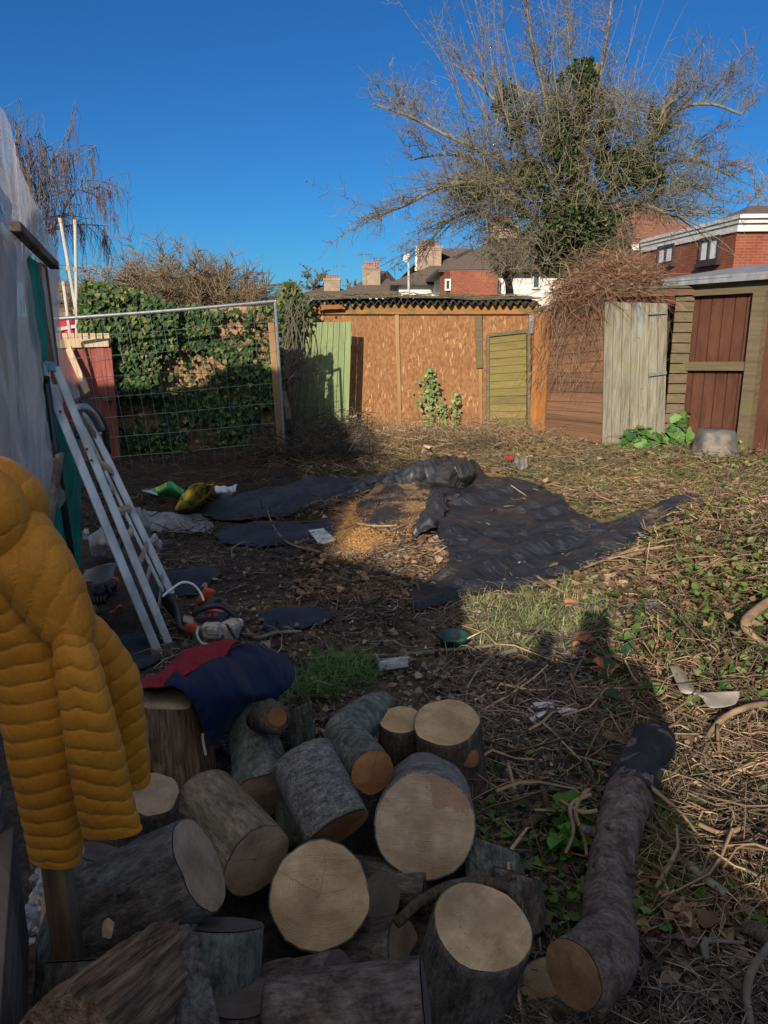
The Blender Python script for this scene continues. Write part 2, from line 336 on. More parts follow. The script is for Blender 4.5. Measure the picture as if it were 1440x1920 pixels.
M['red_board'] = mk_boards('red_fence_board', [(.17, .045, .035), (.27, .075, .055), (.33, .12, .09)], .13, 0, (12, .9), 3, vary=.2, moss=(.30, .20, .13), mossp=(.6, .7))
M['green_board'] = mk_boards('green_painted_board', [(.19, .25, .10), (.25, .32, .14), (.30, .37, .18)], .1, 0, (14, 1.2), 3, rough=.6, vary=.08)
M['orange_wood'] = mk_boards('orange_treated_timber', [(.27, .10, .025), (.40, .165, .045), (.48, .22, .07)], 9., 2, (9, 1.), 3)
M['fascia'] = mk_boards('fascia_timber', [(.24, .105, .03), (.36, .17, .05), (.42, .23, .09)], 9., 2, (1.1, 14), 3, moss=(.14, .14, .05), mossp=(.5, .62))
M['batten'] = nmat('pale_batten', [(.17, .095, .037), (.26, .155, .068), (.31, .2, .1)], 6, (1, 1, .15), .85)
M['timber_grey'] = mk_boards('weathered_timber', [(.12, .085, .06), (.26, .19, .14), (.40, .31, .235)], .12, 0, (2, 10), 3)
M['timber_post'] = nmat('post_timber', [(.05, .033, .018), (.13, .088, .05), (.23, .16, .09)], 9, (4, 4, .4), .9, .7)
M['stake'] = nmat('stake_timber', [(.17, .11, .05), (.30, .2, .09), (.4, .28, .13)], 9, (4, 4, .4), .85, .5)
M['plank'] = nmat('pale_plank', [(.27, .19, .11), (.37, .28, .175), (.43, .345, .24)], 8, (4, 4, .4), .85, .4)
def mk_osb():
    g = G('osb', .8, 0, .3); tc = g.n('TexCoord'); P = tc.outputs['Object']
    nz = g.n('TexNoise', {'Vector': P, 'Scale': 5., 'Detail': 2.}); v = g.mix(.06, P, nz.outputs['Color'])
    def flake(rot, sc, seed):
        m = g.n('Mapping', {'Vector': v, 'Rotation': (0, rot, 0), 'Scale': (sc[0], 1, sc[1]), 'Location': (seed, 0, seed)}).outputs[0]
        return g.n('TexVoronoi', {'Vector': m, 'Scale': 1., 'Randomness': 1.})
    a = flake(.5, (52, 20), 1.); b = flake(-.7, (60, 22), 5.); d = flake(.22, (38, 10), 9.)
    sa = g.n('SeparateColor', {0: a.outputs['Color']}).outputs[0]; sb = g.n('SeparateColor', {0: b.outputs['Color']}).outputs[1]; sd = g.n('SeparateColor', {0: d.outputs['Color']}).outputs[0]
    c = g.ramp(sa, [(0, (.15, .066, .026)), (.5, (.225, .108, .044)), (1, (.285, .15, .066))])
    c = g.mix(g.math('MULTIPLY', g.math('GREATER_THAN', sb, .62), .55), c, (.195, .082, .028))
    pale = g.math('MULTIPLY', g.math('GREATER_THAN', sd, .84), g.math('LESS_THAN', d.outputs['Distance'], .38)); c = g.mix(g.math('MULTIPLY', pale, .75), c, (.40, .26, .13))
    c = g.mix(g.ramp(g.noise(P, 1.3, 5), [(.45, (0, 0, 0)), (.7, (.5, .5, .5))]), c, (.15, .068, .028))
    g.base(c); g.bump(g.math('ADD', sa, sb), .2, .004); return g.mat
M['osb'] = mk_osb()
def mk_brick(name, c1, c2, mortar, sc=1.):
    g = G(name, .85, 0, .3); tc = g.n('TexCoord'); sp = g.n('SeparateXYZ', {0: tc.outputs['Object']})
    v = g.n('CombineXYZ', {0: g.math('ADD', sp.outputs[0], sp.outputs[1]), 1: sp.outputs[2]}).outputs[0]
    b = g.n('TexBrick', {'Vector': v, 'Color1': c1, 'Color2': c2, 'Mortar': mortar, 'Scale': sc, 'Mortar Size': .008, 'Brick Width': .225, 'Row Height': .075, 'Bias': -.1})
    c = g.mix(1., b.outputs[0], g.ramp(g.noise(g.co(), 1.2, 6), [(.3, (.75, .75, .75)), (.7, (1.2, 1.2, 1.2))]), 'MULTIPLY')
    g.base(c); g.bump(b.outputs['Fac'], -.3, .01); return g.mat
M['brick'] = mk_brick('red_brick', (.235, .058, .028), (.17, .04, .021), (.19, .11, .075))
M['brick_chim'] = mk_brick('chimney_brick', (.26, .19, .13), (.20, .14, .10), (.27, .23, .18))
def mk_tile(name, a, b):
    g = G(name, .8, 0, .3); tc = g.n('TexCoord'); sp = g.n('SeparateXYZ', {0: tc.outputs['Object']})
    row = g.math('FRACT', g.math('MULTIPLY', sp.outputs[2], 8.)); c = g.ramp(g.noise(g.co((3, 3, 8)), 3, 6), spread([a, b]))
    c = g.mix(g.ramp(row, [(0, (.6, .6, .6)), (.2, (0, 0, 0))]), c, tuple(.5*x for x in a)); g.base(c); g.bump(row, .5, .03); return g.mat
M['tile_brown'] = mk_tile('brown_roof_tile', (.075, .055, .042), (.13, .10, .078))
M['tile_red'] = mk_tile('red_roof_tile', (.15, .06, .038), (.23, .10, .065))
M['render_white'] = nmat('white_render', [(.50, .48, .43), (.64, .62, .57)], 3, rough=.9, bump=.2)
M['fascia_white'] = nmat('white_fascia', [(.40, .39, .36), (.66, .65, .62)], 2.5, (1, 1, 3), .7, .2)
M['frame_dark'] = nmat('dark_window_frame', [(.02, .014, .012), (.04, .028, .024)], 5, rough=.5, bump=.1)
M['curtain'] = nmat('white_curtain', [(.45, .45, .45), (.75, .75, .74)], 3, (9, 9, .2), .8, .2)
M['glass'] = nmat('window_glass', [(.02, .03, .04), (.05, .06, .07)], 2, rough=.08, bump=0, spec=.8)
M['pot_clay'] = nmat('clay_pot', [(.22, .09, .05), (.36, .16, .1)], 4, rough=.8)
M['felt'] = nmat('roof_felt', [(.10, .11, .12), (.17, .18, .195), (.23, .24, .25)], 4, (1, 3, 1), .7, .5)
M['corrugated'] = nmat('corrugated_bitumen', [(.014, .013, .012), (.03, .028, .025), (.055, .05, .04)], 6, rough=.9, bump=.6, spec=.15)
M['corr_moss'] = nmat('mossy_roofing', [(.03, .03, .024), (.065, .062, .04), (.11, .10, .06)], 7, rough=.85, bump=.8)
M['alu'] = nmat('aluminium', [(.30, .325, .325), (.41, .44, .44), (.50, .53, .53)], 5, (3, 3, .4), .38, .15, metallic=.75, dirt=(.25, .27, .27), dscale=6)
M['galv'] = nmat('galvanised_steel', [(.16, .17, .18), (.27, .285, .295)], 25, rough=.45, bump=.2, metallic=.6)
M['pole_dark'] = nmat('dark_pole', [(.02, .02, .025), (.06, .06, .07)], 8, (1, 1, .2), .35, .2, metallic=.3)
M['pole_white'] = nmat('white_pole', [(.30, .29, .265), (.46, .45, .425)], 5, (1, 1, .4), .5, .1)
M['black_plastic'] = nmat('black_plastic', [(.012, .012, .014), (.03, .03, .033)], 9, rough=.4, bump=.3)
M['crumple'] = nmat('crumpled_plastic', [(.02, .021, .024), (.045, .046, .05)], 9, rough=.3, bump=.6, bdist=.02, bscale=14, spec=.6)
M['tub'] = nmat('grey_rubber_tub', [(.05, .048, .046), (.10, .095, .09)], 9, rough=.6, bump=.4, dirt=(.17, .14, .10), dscale=7)
M['orange_plastic'] = nmat('orange_plastic', [(.55, .09, .02), (.75, .14, .03)], 9, rough=.4, bump=.15, dirt=(.22, .06, .025), dscale=14)
M['red_plastic'] = nmat('red_plastic', [(.36, .02, .025), (.5, .035, .04)], 9, rough=.45, bump=.15)
M['cream_metal'] = nmat('cream_casing', [(.34, .30, .24), (.56, .51, .42)], 18, rough=.5, bump=.2, dirt=(.16, .13, .10), dscale=20)
M['steel'] = nmat('dirty_steel', [(.14, .135, .13), (.34, .33, .32)], 25, rough=.4, bump=.3, metallic=.7)
M['cord'] = nmat('white_cord', [(.6, .6, .58), (.75, .75, .73)], 20, rough=.6)
M['terracotta'] = nmat('terracotta', [(.34, .10, .045), (.5, .17, .08)], 10, rough=.7, bump=.3, dirt=(.16, .08, .05), dscale=14)
M['pot_green'] = nmat('dark_green_pot', [(.008, .045, .035), (.015, .075, .06)], 9, rough=.45)
M['paper'] = nmat('dirty_white_plastic', [(.42, .43, .44), (.66, .67, .69)], 9, rough=.55, bump=.3, dirt=(.25, .22, .18), dscale=12)
M['grey_board'] = nmat('grey_board', [(.2, .19, .17), (.34, .32, .28)], 12, rough=.8, bump=.5)
M['shiny_strip'] = nmat('grey_plastic_strip', [(.16, .14, .11), (.3, .27, .22)], 8, rough=.3, bump=.3, spec=.7)
M['foil'] = nmat('silver_foil', [(.25, .25, .25), (.45, .45, .45)], 18, rough=.3, bump=.6, metallic=.6)
M['ivy_trunk'] = nmat('ivy_stem', [(.05, .04, .03), (.12, .1, .075)], 12, (1, 1, .4), .9, .8)
def mk_membrane(name, cols, dust, amt, rough=.42):
    g = G(name, rough, 0, .5); v = g.co(); c = g.ramp(g.noise(v, 6, 6), spread(cols))
    n = g.math('ADD', g.math('MULTIPLY', g.noise(v, 2.2, 7, .7), .75), g.math('MULTIPLY', g.noise(g.co((1.2, 3, 1)), 26, 6, .75), .3))
    m = g.ramp(n, [(amt, (0, 0, 0)), (amt+.045, (.85, .85, .85))]); c = g.mix(m, c, dust)
    sp = g.ramp(g.noise(v, 130, 2), [(.69, (0, 0, 0)), (.73, (.8, .8, .8))]); c = g.mix(sp, c, (.26, .19, .11)); g.base(c)
    wv = g.n('TexWave', {'Vector': g.co((1, 1, 1), (0, 0, .4)), 'Scale': 260., 'Distortion': .4}).outputs[1]
    g.bump(g.math('ADD', g.math('ADD', g.math('MULTIPLY', g.noise(g.co((1, 2.2, 1), (0, 0, .3)), 8, 8, .65, 1.), 1.6), g.math('MULTIPLY', m, .5)), g.math('MULTIPLY', wv, .04)), .75, .03)
    g.set(g.b.inputs['Roughness'], g.ramp(m, [(0, (rough,)*3), (1, (.9,)*3)])); return g.mat
M['membrane'] = mk_membrane('black_membrane', [(.013, .0145, .019), (.022, .0245, .031), (.034, .037, .044)], (.16, .105, .06), .60, .30)
M['membrane_dust'] = mk_membrane('dusty_membrane', [(.018, .019, .022), (.03, .031, .034)], (.30, .17, .07), .52)
M['membrane_dark'] = mk_membrane('dark_sheet', [(.013, .018, .028), (.03, .038, .054)], (.07, .055, .04), .62, .5)
def mk_plastic(name, col, alpha, rough, bumps=.5, stripes=(3, 3, .5), transl=.35):
    g = G(name, rough, 0, .55); v = g.co(stripes); n = g.noise(v, 3.2, 8, .65, .8)
    c = g.ramp(n, [(.28, tuple(.62*x for x in col)), (.5, col), (.72, tuple(min(1, 1.25*x) for x in col))]); c = g.mix(g.ramp(g.noise(g.co((2, 2, .35)), 1.6, 4), [(.45, (0, 0, 0)), (.62, (.8, .8, .8))]), c, tuple(x*y for x, y in zip(col, (.95, .82, .68)))); g.base(c); g.bump(n, bumps, .04)
    td = g.n('BsdfTranslucent', {'Color': c}); ms = g.n('MixShader', {0: transl, 1: g.b.outputs[0], 2: td.outputs[0]})
    tr = g.n('BsdfTransparent', {'Color': (.95, .96, .97)}); m2 = g.n('MixShader', {0: alpha, 1: tr.outputs[0], 2: ms.outputs[0]})
    g.t.links.new(m2.outputs[0], g.t.nodes['Material Output'].inputs[0]); return g.mat
M['poly'] = mk_plastic('milky_plastic', (.74, .74, .77), .60, .12, 1.0)
M['poly_clear'] = mk_plastic('clear_plastic', (.42, .46, .48), .6, .2, .7, (2, 2, 2))
def mk_net():
    g = G('green_netting', .6, 0, .3); v = g.co(); c = g.ramp(g.noise(v, 7, 5), [(.3, (.0, .13, .10)), (.7, (.01, .30, .225))])
    g.base(c); g.bump(g.noise(g.co((5, 5, .5)), 5, 6), .5, .02)
    td = g.n('BsdfTranslucent', {'Color': c}); ms = g.n('MixShader', {0: .45, 1: g.b.outputs[0], 2: td.outputs[0]}); g.t.links.new(ms.outputs[0], g.t.nodes['Material Output'].inputs[0]); return g.mat
M['net'] = mk_net()
def mk_cloth(name, a, b, scale=300, rough=.95):
    g = G(name, rough, 0, .15); c = g.ramp(g.noise(g.co(), 18, 4), spread([a, b])); g.base(c); g.b.inputs['Sheen Weight'].default_value = .04
    g.bump(g.math('ADD', g.noise(g.co(), scale, 2), g.math('MULTIPLY', g.noise(g.co(), 14, 4), 2.)), .35, .004); return g.mat
M['navy'] = mk_cloth('navy_fleece', (.003, .007, .03), (.006, .013, .05)); M['red_cloth'] = mk_cloth('red_fleece', (.17, .003, .012), (.25, .006, .02))
def mk_jacket():
    g = G('mustard_nylon', .6, 0, .25); v = g.co(); c = g.ramp(g.noise(v, 6, 5), spread([(.40, .155, .010), (.50, .20, .014), (.56, .23, .02)])); g.base(c)
    g.b.inputs['Sheen Weight'].default_value = .05
    g.bump(g.math('ADD', g.noise(v, 22, 6, .6, .6), g.math('MULTIPLY', g.noise(g.co((1, 1, .16)), 85, 3, .5, .4), .8)), .38, .012); return g.mat
M['jacket'] = mk_jacket()
M['sack_yellow'] = nmat('yellow_sack', [(.66, .47, .01), (.82, .62, .025)], 8, rough=.35, bump=.4, dirt=(.33, .27, .04), dscale=9)
M['sack_green'] = nmat('green_sack', [(.02, .22, .07), (.05, .34, .12)], 8, rough=.35, bump=.4)
M['sack_lime'] = nmat('lime_sack', [(.3, .42, .03), (.45, .55, .06)], 8, rough=.35, bump=.4)
M['sack_white'] = nmat('white_sack', [(.4, .42, .44), (.62, .64, .66)], 8, rough=.35, bump=.5)
M['print_black'] = nmat('black_print', [(.012, .012, .012), (.02, .02, .02)], 8, rough=.5, bump=0)
M['print_white'] = nmat('white_print', [(.6, .6, .6), (.7, .7, .7)], 8, rough=.5, bump=0)
M['skin'] = nmat('skin', [(.42, .24, .17), (.5, .3, .22)], 9, rough=.5, bump=.1); M['coat'] = nmat('dark_coat', [(.03, .03, .035), (.05, .05, .06)], 9, rough=.9)
M['antenna'] = nmat('antenna_metal', [(.1, .1, .1), (.2, .2, .2)], 9, rough=.5, metallic=.5)
#==SECTIONS==
# ---------------------------------------------------------------- ground
def gz(x, y):
    x = np.asarray(x, float); y = np.asarray(y, float)
    near = np.clip((y-.6)/1.5, 0, 1)
    z = (fbm(x*1.1, y*1.1, 3, 5)-.5)*.09*near
    z = z + .10*np.exp(-((x+1.2)**2/1.6+(y-9.4)**2/.5)) + .10*np.exp(-((x-.6)**2/3.+(y-10.6)**2/.35))   # cuttings heaped along the shed
    z = z + .34*np.exp(-((x-3.1)**2/.7+(y-4.7)**2/2.2)) + .03*np.exp(-((x-.05)**2/.3+(y-6.2)**2/.5))
    return z
def gpz(px, py, dz=0.):
    p = gp(px, py, 0.)
    for _ in range(5): p = gp(px, py, float(gz(p[0], p[1]))+dz)
    return p
SAW = [(636, 950), (700, 930), (805, 915), (835, 960), (800, 995), (745, 1010), (690, 1040), (625, 1030)]
CHIP = [(690, 1045), (745, 1010), (835, 985), (850, 1090), (790, 1115), (720, 1095)]
GRASS = [[(880, 1125), (960, 1120), (1080, 1090), (1150, 1100), (1175, 1150), (1110, 1185), (1080, 1215), (980, 1235), (890, 1215)],
         [(530, 1265), (600, 1245), (700, 1240), (725, 1275), (640, 1300), (545, 1325)], [(1205, 1480), (1260, 1470), (1320, 1500), (1310, 1555), (1200, 1600)],
         [(1090, 1390), (1300, 1330), (1330, 1390), (1230, 1420)], [(1190, 1580), (1300, 1590), (1440, 1650), (1500, 1720), (1240, 1700)]]
IVYG = [[(1180, 1000), (1260, 940), (1500, 860), (1560, 1330), (1330, 1330), (1150, 1240), (1190, 1180), (1280, 1120)], [(1290, 850), (1500, 830), (1500, 930), (1330, 900)]]
def zone(px, py, polys): 
    m = np.zeros(np.shape(px), bool)
    for p in (polys if isinstance(polys[0], list) else [polys]): m |= inpoly(px, py, p)
    return m
xs = np.concatenate([-np.geomspace(900, 6.2, 26), np.arange(-6, 6.01, .045), np.geomspace(6.2, 900, 26)])
ys = np.concatenate([-np.geomspace(900, .4, 22), np.arange(-.2, 12.5, .045), np.geomspace(12.7, 1500, 26)])
X, Y = np.meshgrid(xs, ys); Z = gz(X, Y)
fine = (np.abs(X) < 6.1) & (Y > 0) & (Y < 12.6)
Z = np.where(fine, Z+(fbm(X*9, Y*9, 11, 4)-.5)*.035+(fbm(X*3.2, Y*3.2, 17, 4)-.5)*.04, Z-.02)
def ground_col(x, y):
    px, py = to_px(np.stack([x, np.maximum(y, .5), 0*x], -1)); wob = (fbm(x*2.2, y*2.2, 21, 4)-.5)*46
    px = px+wob; py = py+wob*.6*np.clip((py-600)/600, .2, 1.5)
    n = fbm(x*.9, y*.9, 31, 5); n2 = fbm(x*3.5, y*3.5, 41, 4)
    soil = np.array((.075, .058, .044)); straw = np.array((.27, .18, .095)); green = np.array((.15, .155, .055)); dust = np.array((.17, .125, .075))
    c = soil[None, None]*(0.7+.6*n2[..., None])
    c = c*(1-.5*np.clip((690-px)/60, 0, 1)*np.clip((1010-py)/60, 0, 1))[..., None]  # soil colour darkened at the left back to deepen the shadow there
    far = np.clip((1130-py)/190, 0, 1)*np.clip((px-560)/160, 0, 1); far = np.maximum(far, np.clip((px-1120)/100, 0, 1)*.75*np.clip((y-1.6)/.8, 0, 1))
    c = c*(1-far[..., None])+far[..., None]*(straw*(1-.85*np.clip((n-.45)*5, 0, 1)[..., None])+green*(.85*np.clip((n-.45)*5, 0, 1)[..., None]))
    d = np.clip((n2-.5)*6, 0, 1)*zone(px, py, [(400, 1020), (760, 1020), (900, 1180), (860, 1440), (560, 1330), (380, 1180)])*.65
    d = np.maximum(d, np.clip((fbm(x*2.7, y*2.7, 55, 4)-.48)*6, 0, 1)*zone(px, py, [(830, 1240), (1010, 1230), (1090, 1320), (960, 1450), (880, 1440)])*.75)
    c = c*(1-d[..., None])+d[..., None]*dust
    for poly, cc, k in ((CHIP, (.21, .10, .05), .85), (SAW, (.42, .215, .075), 1.)):
        m = zone(px, py, poly)*k; c = c*(1-m[..., None])+m[..., None]*np.array(cc)
    m = zone(px, py, GRASS)*.7; c = c*(1-m[..., None])+m[..., None]*np.array((.05, .075, .02))
    m = zone(px, py, IVYG)*.5; c = c*(1-m[..., None])+m[..., None]*np.array((.10, .08, .04))
    out = ~((np.abs(x) < 6.1) & (y > 0) & (y < 12.6)); c[out] = (.07, .075, .03)
    return c
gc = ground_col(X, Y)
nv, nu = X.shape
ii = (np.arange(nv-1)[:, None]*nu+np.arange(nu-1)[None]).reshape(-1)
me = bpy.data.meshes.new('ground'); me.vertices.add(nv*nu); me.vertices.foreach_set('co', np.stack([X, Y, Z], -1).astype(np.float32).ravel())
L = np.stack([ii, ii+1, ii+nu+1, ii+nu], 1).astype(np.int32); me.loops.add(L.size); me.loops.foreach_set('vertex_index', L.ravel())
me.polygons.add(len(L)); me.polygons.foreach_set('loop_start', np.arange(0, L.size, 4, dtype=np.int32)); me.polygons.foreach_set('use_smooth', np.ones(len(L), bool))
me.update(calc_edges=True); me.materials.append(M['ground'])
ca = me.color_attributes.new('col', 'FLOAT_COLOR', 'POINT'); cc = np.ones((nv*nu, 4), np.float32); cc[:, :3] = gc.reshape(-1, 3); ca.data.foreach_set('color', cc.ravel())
tag(mesh_obj('ground', me, None, (0, 0, 0)), kind='structure')

# ---------------------------------------------------------------- the house and the person behind the camera, whose shadows fall into the picture
sd = np.array((math.cos(SUN_AZ), -math.sin(SUN_AZ), 0)); ld = np.array((math.sin(SUN_AZ), math.cos(SUN_AZ), 0)); TE = math.tan(SUN_EL)
L0 = -1.3
prof = [(-12, 4.5), (-5.6, 4.5), (-4.9, 4.62), (-4.45, 4.95), (-3.95, 5.05), (-3.5, 4.85), (-3.02, 4.42), (-2.38, 3.6), (-1.93, 2.72), (-1.80, 2.52), (-1.15, 2.40), (-.78, 2.34), (-.66, 2.15), (-.62, 2.00), (-.27, 1.98), (.2, 1.75), (.38, 1.50), (.58, 1.38), (1.2, 1.28), (3.5, 1.2)]
mb = MB(); b0 = ld*L0
mb.poly_prism([b0+sd*s+np.array((0, 0, h)) for s, h in prof]+[b0+sd*3.5, b0-sd*12], -ld*3.2)
tag(mb.build('house', M['render_white'], org=b0), 'house, whitened to bounce light, and low wall behind the photographer that shade the near garden', 'house')  # unseen house, its walls made white to bounce light into the shade
def person():
    o = np.array((-.06, -.32, 0.)); 
    J = {'pel': (0, 0, .93), 'belly': (0, 0, 1.08), 'chest': (0, 0, 1.30), 'neck': (0, .0, 1.50), 'head': (0, .02, 1.60), 'top': (0, .0, 1.74),
         'shl': (-.19, 0, 1.42), 'ell': (-.27, .05, 1.15), 'wrl': (-.14, .27, 1.38), 'shr': (.19, 0, 1.42), 'elr': (.27, .05, 1.15), 'wrr': (.13, .27, 1.38),
         'hil': (-.1, 0, .88), 'knl': (-.11, .02, .48), 'anl': (-.12, 0, .09), 'tol': (-.13, .15, .04), 'hir': (.1, 0, .88), 'knr': (.11, .02, .48), 'anr': (.12, 0, .09), 'tor': (.13, .15, .04)}
    rad = dict(pel=.15, belly=.15, chest=.17, neck=.06, head=.1, top=.075, shl=.075, ell=.055, wrl=.04, shr=.075, elr=.055, wrr=.04, hil=.1, knl=.07, anl=.05, tol=.045, hir=.1, knr=.07, anr=.05, tor=.045)
    E = [('pel', 'belly'), ('belly', 'chest'), ('chest', 'neck'), ('neck', 'head'), ('head', 'top'), ('chest', 'shl'), ('shl', 'ell'), ('ell', 'wrl'), ('chest', 'shr'), ('shr', 'elr'), ('elr', 'wrr'),
         ('pel', 'hil'), ('hil', 'knl'), ('knl', 'anl'), ('anl', 'tol'), ('pel', 'hir'), ('hir', 'knr'), ('knr', 'anr'), ('anr', 'tor')]
    for sgn, wj in ((-1, 'wrl'), (1, 'wrr')):
        wx, wy, wz = J[wj]
        for k, (dx, dz, ln) in enumerate(((-.03, .03, .07), (-.012, .045, .085), (.008, .05, .09), (.026, .045, .08), (-.05, 0, .05))):
            a, b = f'{wj}a{k}', f'{wj}b{k}'; J[a] = (wx+sgn*dx*-1, wy+.05, wz+dz*.7); J[b] = (wx+sgn*dx*-1-sgn*.01, wy+.05+ln*.5, wz+dz+ln*.4); rad[a] = rad[b] = .0095; E += [(wj, a), (a, b)]
    ks = list(J); me = bpy.data.meshes.new('person'); me.from_pydata([J[k] for k in ks], [(ks.index(a), ks.index(b)) for a, b in E], []); me.materials.append(M['coat'])
    ob = mesh_obj('person', me, None, o); ob.scale = (1.08, 1.08, 1.08); q = ob.modifiers.new('skin', 'SKIN')
    for i, k in enumerate(ks): me.skin_vertices[0].data[i].radius = (rad[k], rad[k]*(.8 if k in ('chest', 'belly', 'pel') else 1)); me.skin_vertices[0].data[i].use_root = (k == 'pel')
    q2 = ob.modifiers.new('sub', 'SUBSURF'); q2.levels = q2.render_levels = 1
    tag(ob, 'photographer in a dark coat standing with raised hands, whose shadow falls ahead', 'person')
person()

# ---------------------------------------------------------------- far houses
def bungalow(label, px0, px1, py_eave, py_ridge, Y, depth, hip_l, hip_r, walls, ov=.45, name='bungalow'):
    a = at(px0, py_eave, Y); b = at(px1, py_eave, Y); ze = a[2]; zr = at((px0+px1)/2, py_ridge, Y+depth/2)[2]
    x0, x1 = a[0], b[0]; t = thing(name, label, 'house', ((x0+x1)/2, Y, 0))
    wm = MB().box(((x0+x1)/2, Y+depth/2, ze/2), (x1-x0-2*ov, depth-2*ov, ze)); wm.build('wall', walls, t)
    r_ = MB(); e = [(x0, Y, ze), (x1, Y, ze), (x1, Y+depth, ze), (x0, Y+depth, ze)]; rl = (x0+hip_l, Y+depth/2, zr); rr = (x1-hip_r, Y+depth/2, zr)
    lo = [(p[0], p[1], p[2]-.14) for p in e]
    r_.add(e+[rl, rr]+lo, [(0, 1, 5, 4), (1, 2, 5), (2, 3, 4, 5), (3, 0, 4), (6, 7, 1, 0), (7, 8, 2, 1), (8, 9, 3, 2), (9, 6, 0, 3), (9, 8, 7, 6)])
    ro = r_.build('roof', M['tile_brown'], t)
    MB().box(((x0+x1)/2, Y-.05, ze-.09), (x1-x0, .09, .13)).build('gutter', M['frame_dark'], t)
    return t, ro
def chimney(ro, px0, px1, py0, py1, Y, npots=4, side=None, aerial=False, mat='brick_chim'):
    a = at(px0, py0, Y); b = at(px1, py1, Y); w_ = b[0]-a[0]; cx = (a[0]+b[0])/2; h = a[2]-b[2]
    m = MB().box((cx, Y, b[2]+h*.42), (w_, .9, h*1.16)).box((cx, Y, a[2]-h*.06), (w_*1.12, 1.02, h*.12)).box((cx, Y, a[2]-h*.17), (w_*1.06, .96, h*.08))
    c = m.build('chimney', M[mat], ro)
    for k in range(npots):
        x = cx+w_*(-.4+.8*(k+.5)/npots)
        MB().tube([(x, Y, a[2]), (x, Y, a[2]+.22), (x, Y, a[2]+.25), (x, Y, a[2]+.32)], [.12, .10, .13, .125], 10).build('chimney_pot', M['pot_clay'], ro)
    if side:
        MB().box((a[0]-.03, Y-.15, b[2]+h*.42), (.12, .8, h*1.1)).build('rendered_side', M['render_white'], ro)
def aerial(label, px, py0, py1, Y, arms):
    p = at(px, py0, Y); q = at(px, py1, Y); m = MB().tube([q, p], .025, 5)
    for f_, w_ in arms:
        z = q[2]+(p[2]-q[2])*f_; m.tube([(p[0]-w_, Y, z), (p[0]+w_, Y, z)], .02, 4)
        for k in np.linspace(-1, 1, 5): m.tube([(p[0]+w_*k, Y, z-.16), (p[0]+w_*k, Y, z+.16)], .013, 4)
    tag(m.build('television_aerial', M['antenna']), label, 'aerial', 'aerials on the far chimneys')
t, ro = bungalow('bungalow with red brick bay and brown hipped roof behind the fruit tree', 822, 1090, 503, 428, 34., 11, 4.2, 2.2, M['render_white'])
chimney(ro, 919, 966, 418, 472, 38.5, 3)
zb = at(880, 506, 33.2)[2]; a = at(827, 540, 33.6); b = at(931, 540, 33.6)
MB().poly_prism([(a[0], 34.5, 0), (a[0]+.35, 33.3, 0), (b[0], 33.3, 0), (b[0], 34.5, 0)], (0, 0, zb-.02)).build('brick_bay', M['brick'], t)
def win(t, px0, py0, px1, py1, Y, frame='fascia_white', pane='glass', bars=1, thick=.07):
    a = at(px0, py0, Y); b = at(px1, py1, Y); x0, x1, z1, z0 = a[0], b[0], a[2], b[2]; f = MB()
    for xx in np.linspace(x0+thick/2, x1-thick/2, bars+1) if bars else (): f.box((xx, Y-.03, (z0+z1)/2), (thick, .1, z1-z0-2*thick-.01))
    f.box(((x0+x1)/2, Y-.03, z0+thick/2), (x1-x0, .1, thick)); f.box(((x0+x1)/2, Y-.03, z1-thick/2), (x1-x0, .1, thick))
    w_ = f.build('window', M[frame], t); MB().box(((x0+x1)/2, Y-.005, (z0+z1)/2), (x1-x0-.02, .03, z1-z0-.02)).build('pane', M[pane], w_); return w_
win(t, 834, 523, 845, 545, 33.28, bars=1); win(t, 998, 513, 1012, 542, 34.40, bars=1, pane='glass')
MB().box(at(990, 514, 34.38), (.25, .08, .25)).build('wall_vent', M['frame_dark'], t)
t, ro = bungalow('white walled bungalow with brown roof and a half white chimney', 733, 960, 529, 466, 44., 11, 5.0, 4.2, M['render_white']); chimney(ro, 781, 826, 462, 503, 47., 5, side=True)
t, ro = bungalow('grey brown hipped roof with a four potted chimney left of the white bungalow', 640, 760, 547, 508, 58., 10, 3.4, 2.0, M['render_white']); chimney(ro, 680, 713, 500, 531, 60., 5)
t, ro = bungalow('farthest roof with a stubby four potted chimney above the corrugated shed', 560, 660, 551, 534, 76., 10, 3.0, 2.6, M['render_white']); chimney(ro, 608, 638, 522, 556, 78., 5)
aerial('aerial on the left side of the four potted chimney', 684, 476, 500, 60., [(.95, .5)]); aerial('aerial on the right side of the four potted chimney', 709, 482, 500, 60., [(.9, .55), (.65, .3)])
aerial('aerial rising beside the farthest stubby chimney', 637, 497, 535, 78., [(.95, .6)]); aerial('thin aerial on the white walled bungalow chimney', 783, 452, 462, 47., [(.6, .3)])
m = MB(); a = at(768, 553, 30.); b = at(766, 478, 30.); m.tube([(a[0], 30, 0), b], .045, 8); pl = thing('flagpole', 'thin white flagpole standing in front of the white bungalow', 'flagpole', (a[0], 30, 0))
m.build('pole', M['pole_white'], pl); f = at(766, 476, 30.); MB().poly_prism([f+np.array(p) for p in ((.05, 0, 0), (-.17, 0, .03), (-.2, .03, -.28), (.04, .02, -.3))], (0, .02, 0)).build('flag', M['pole_white'], pl)
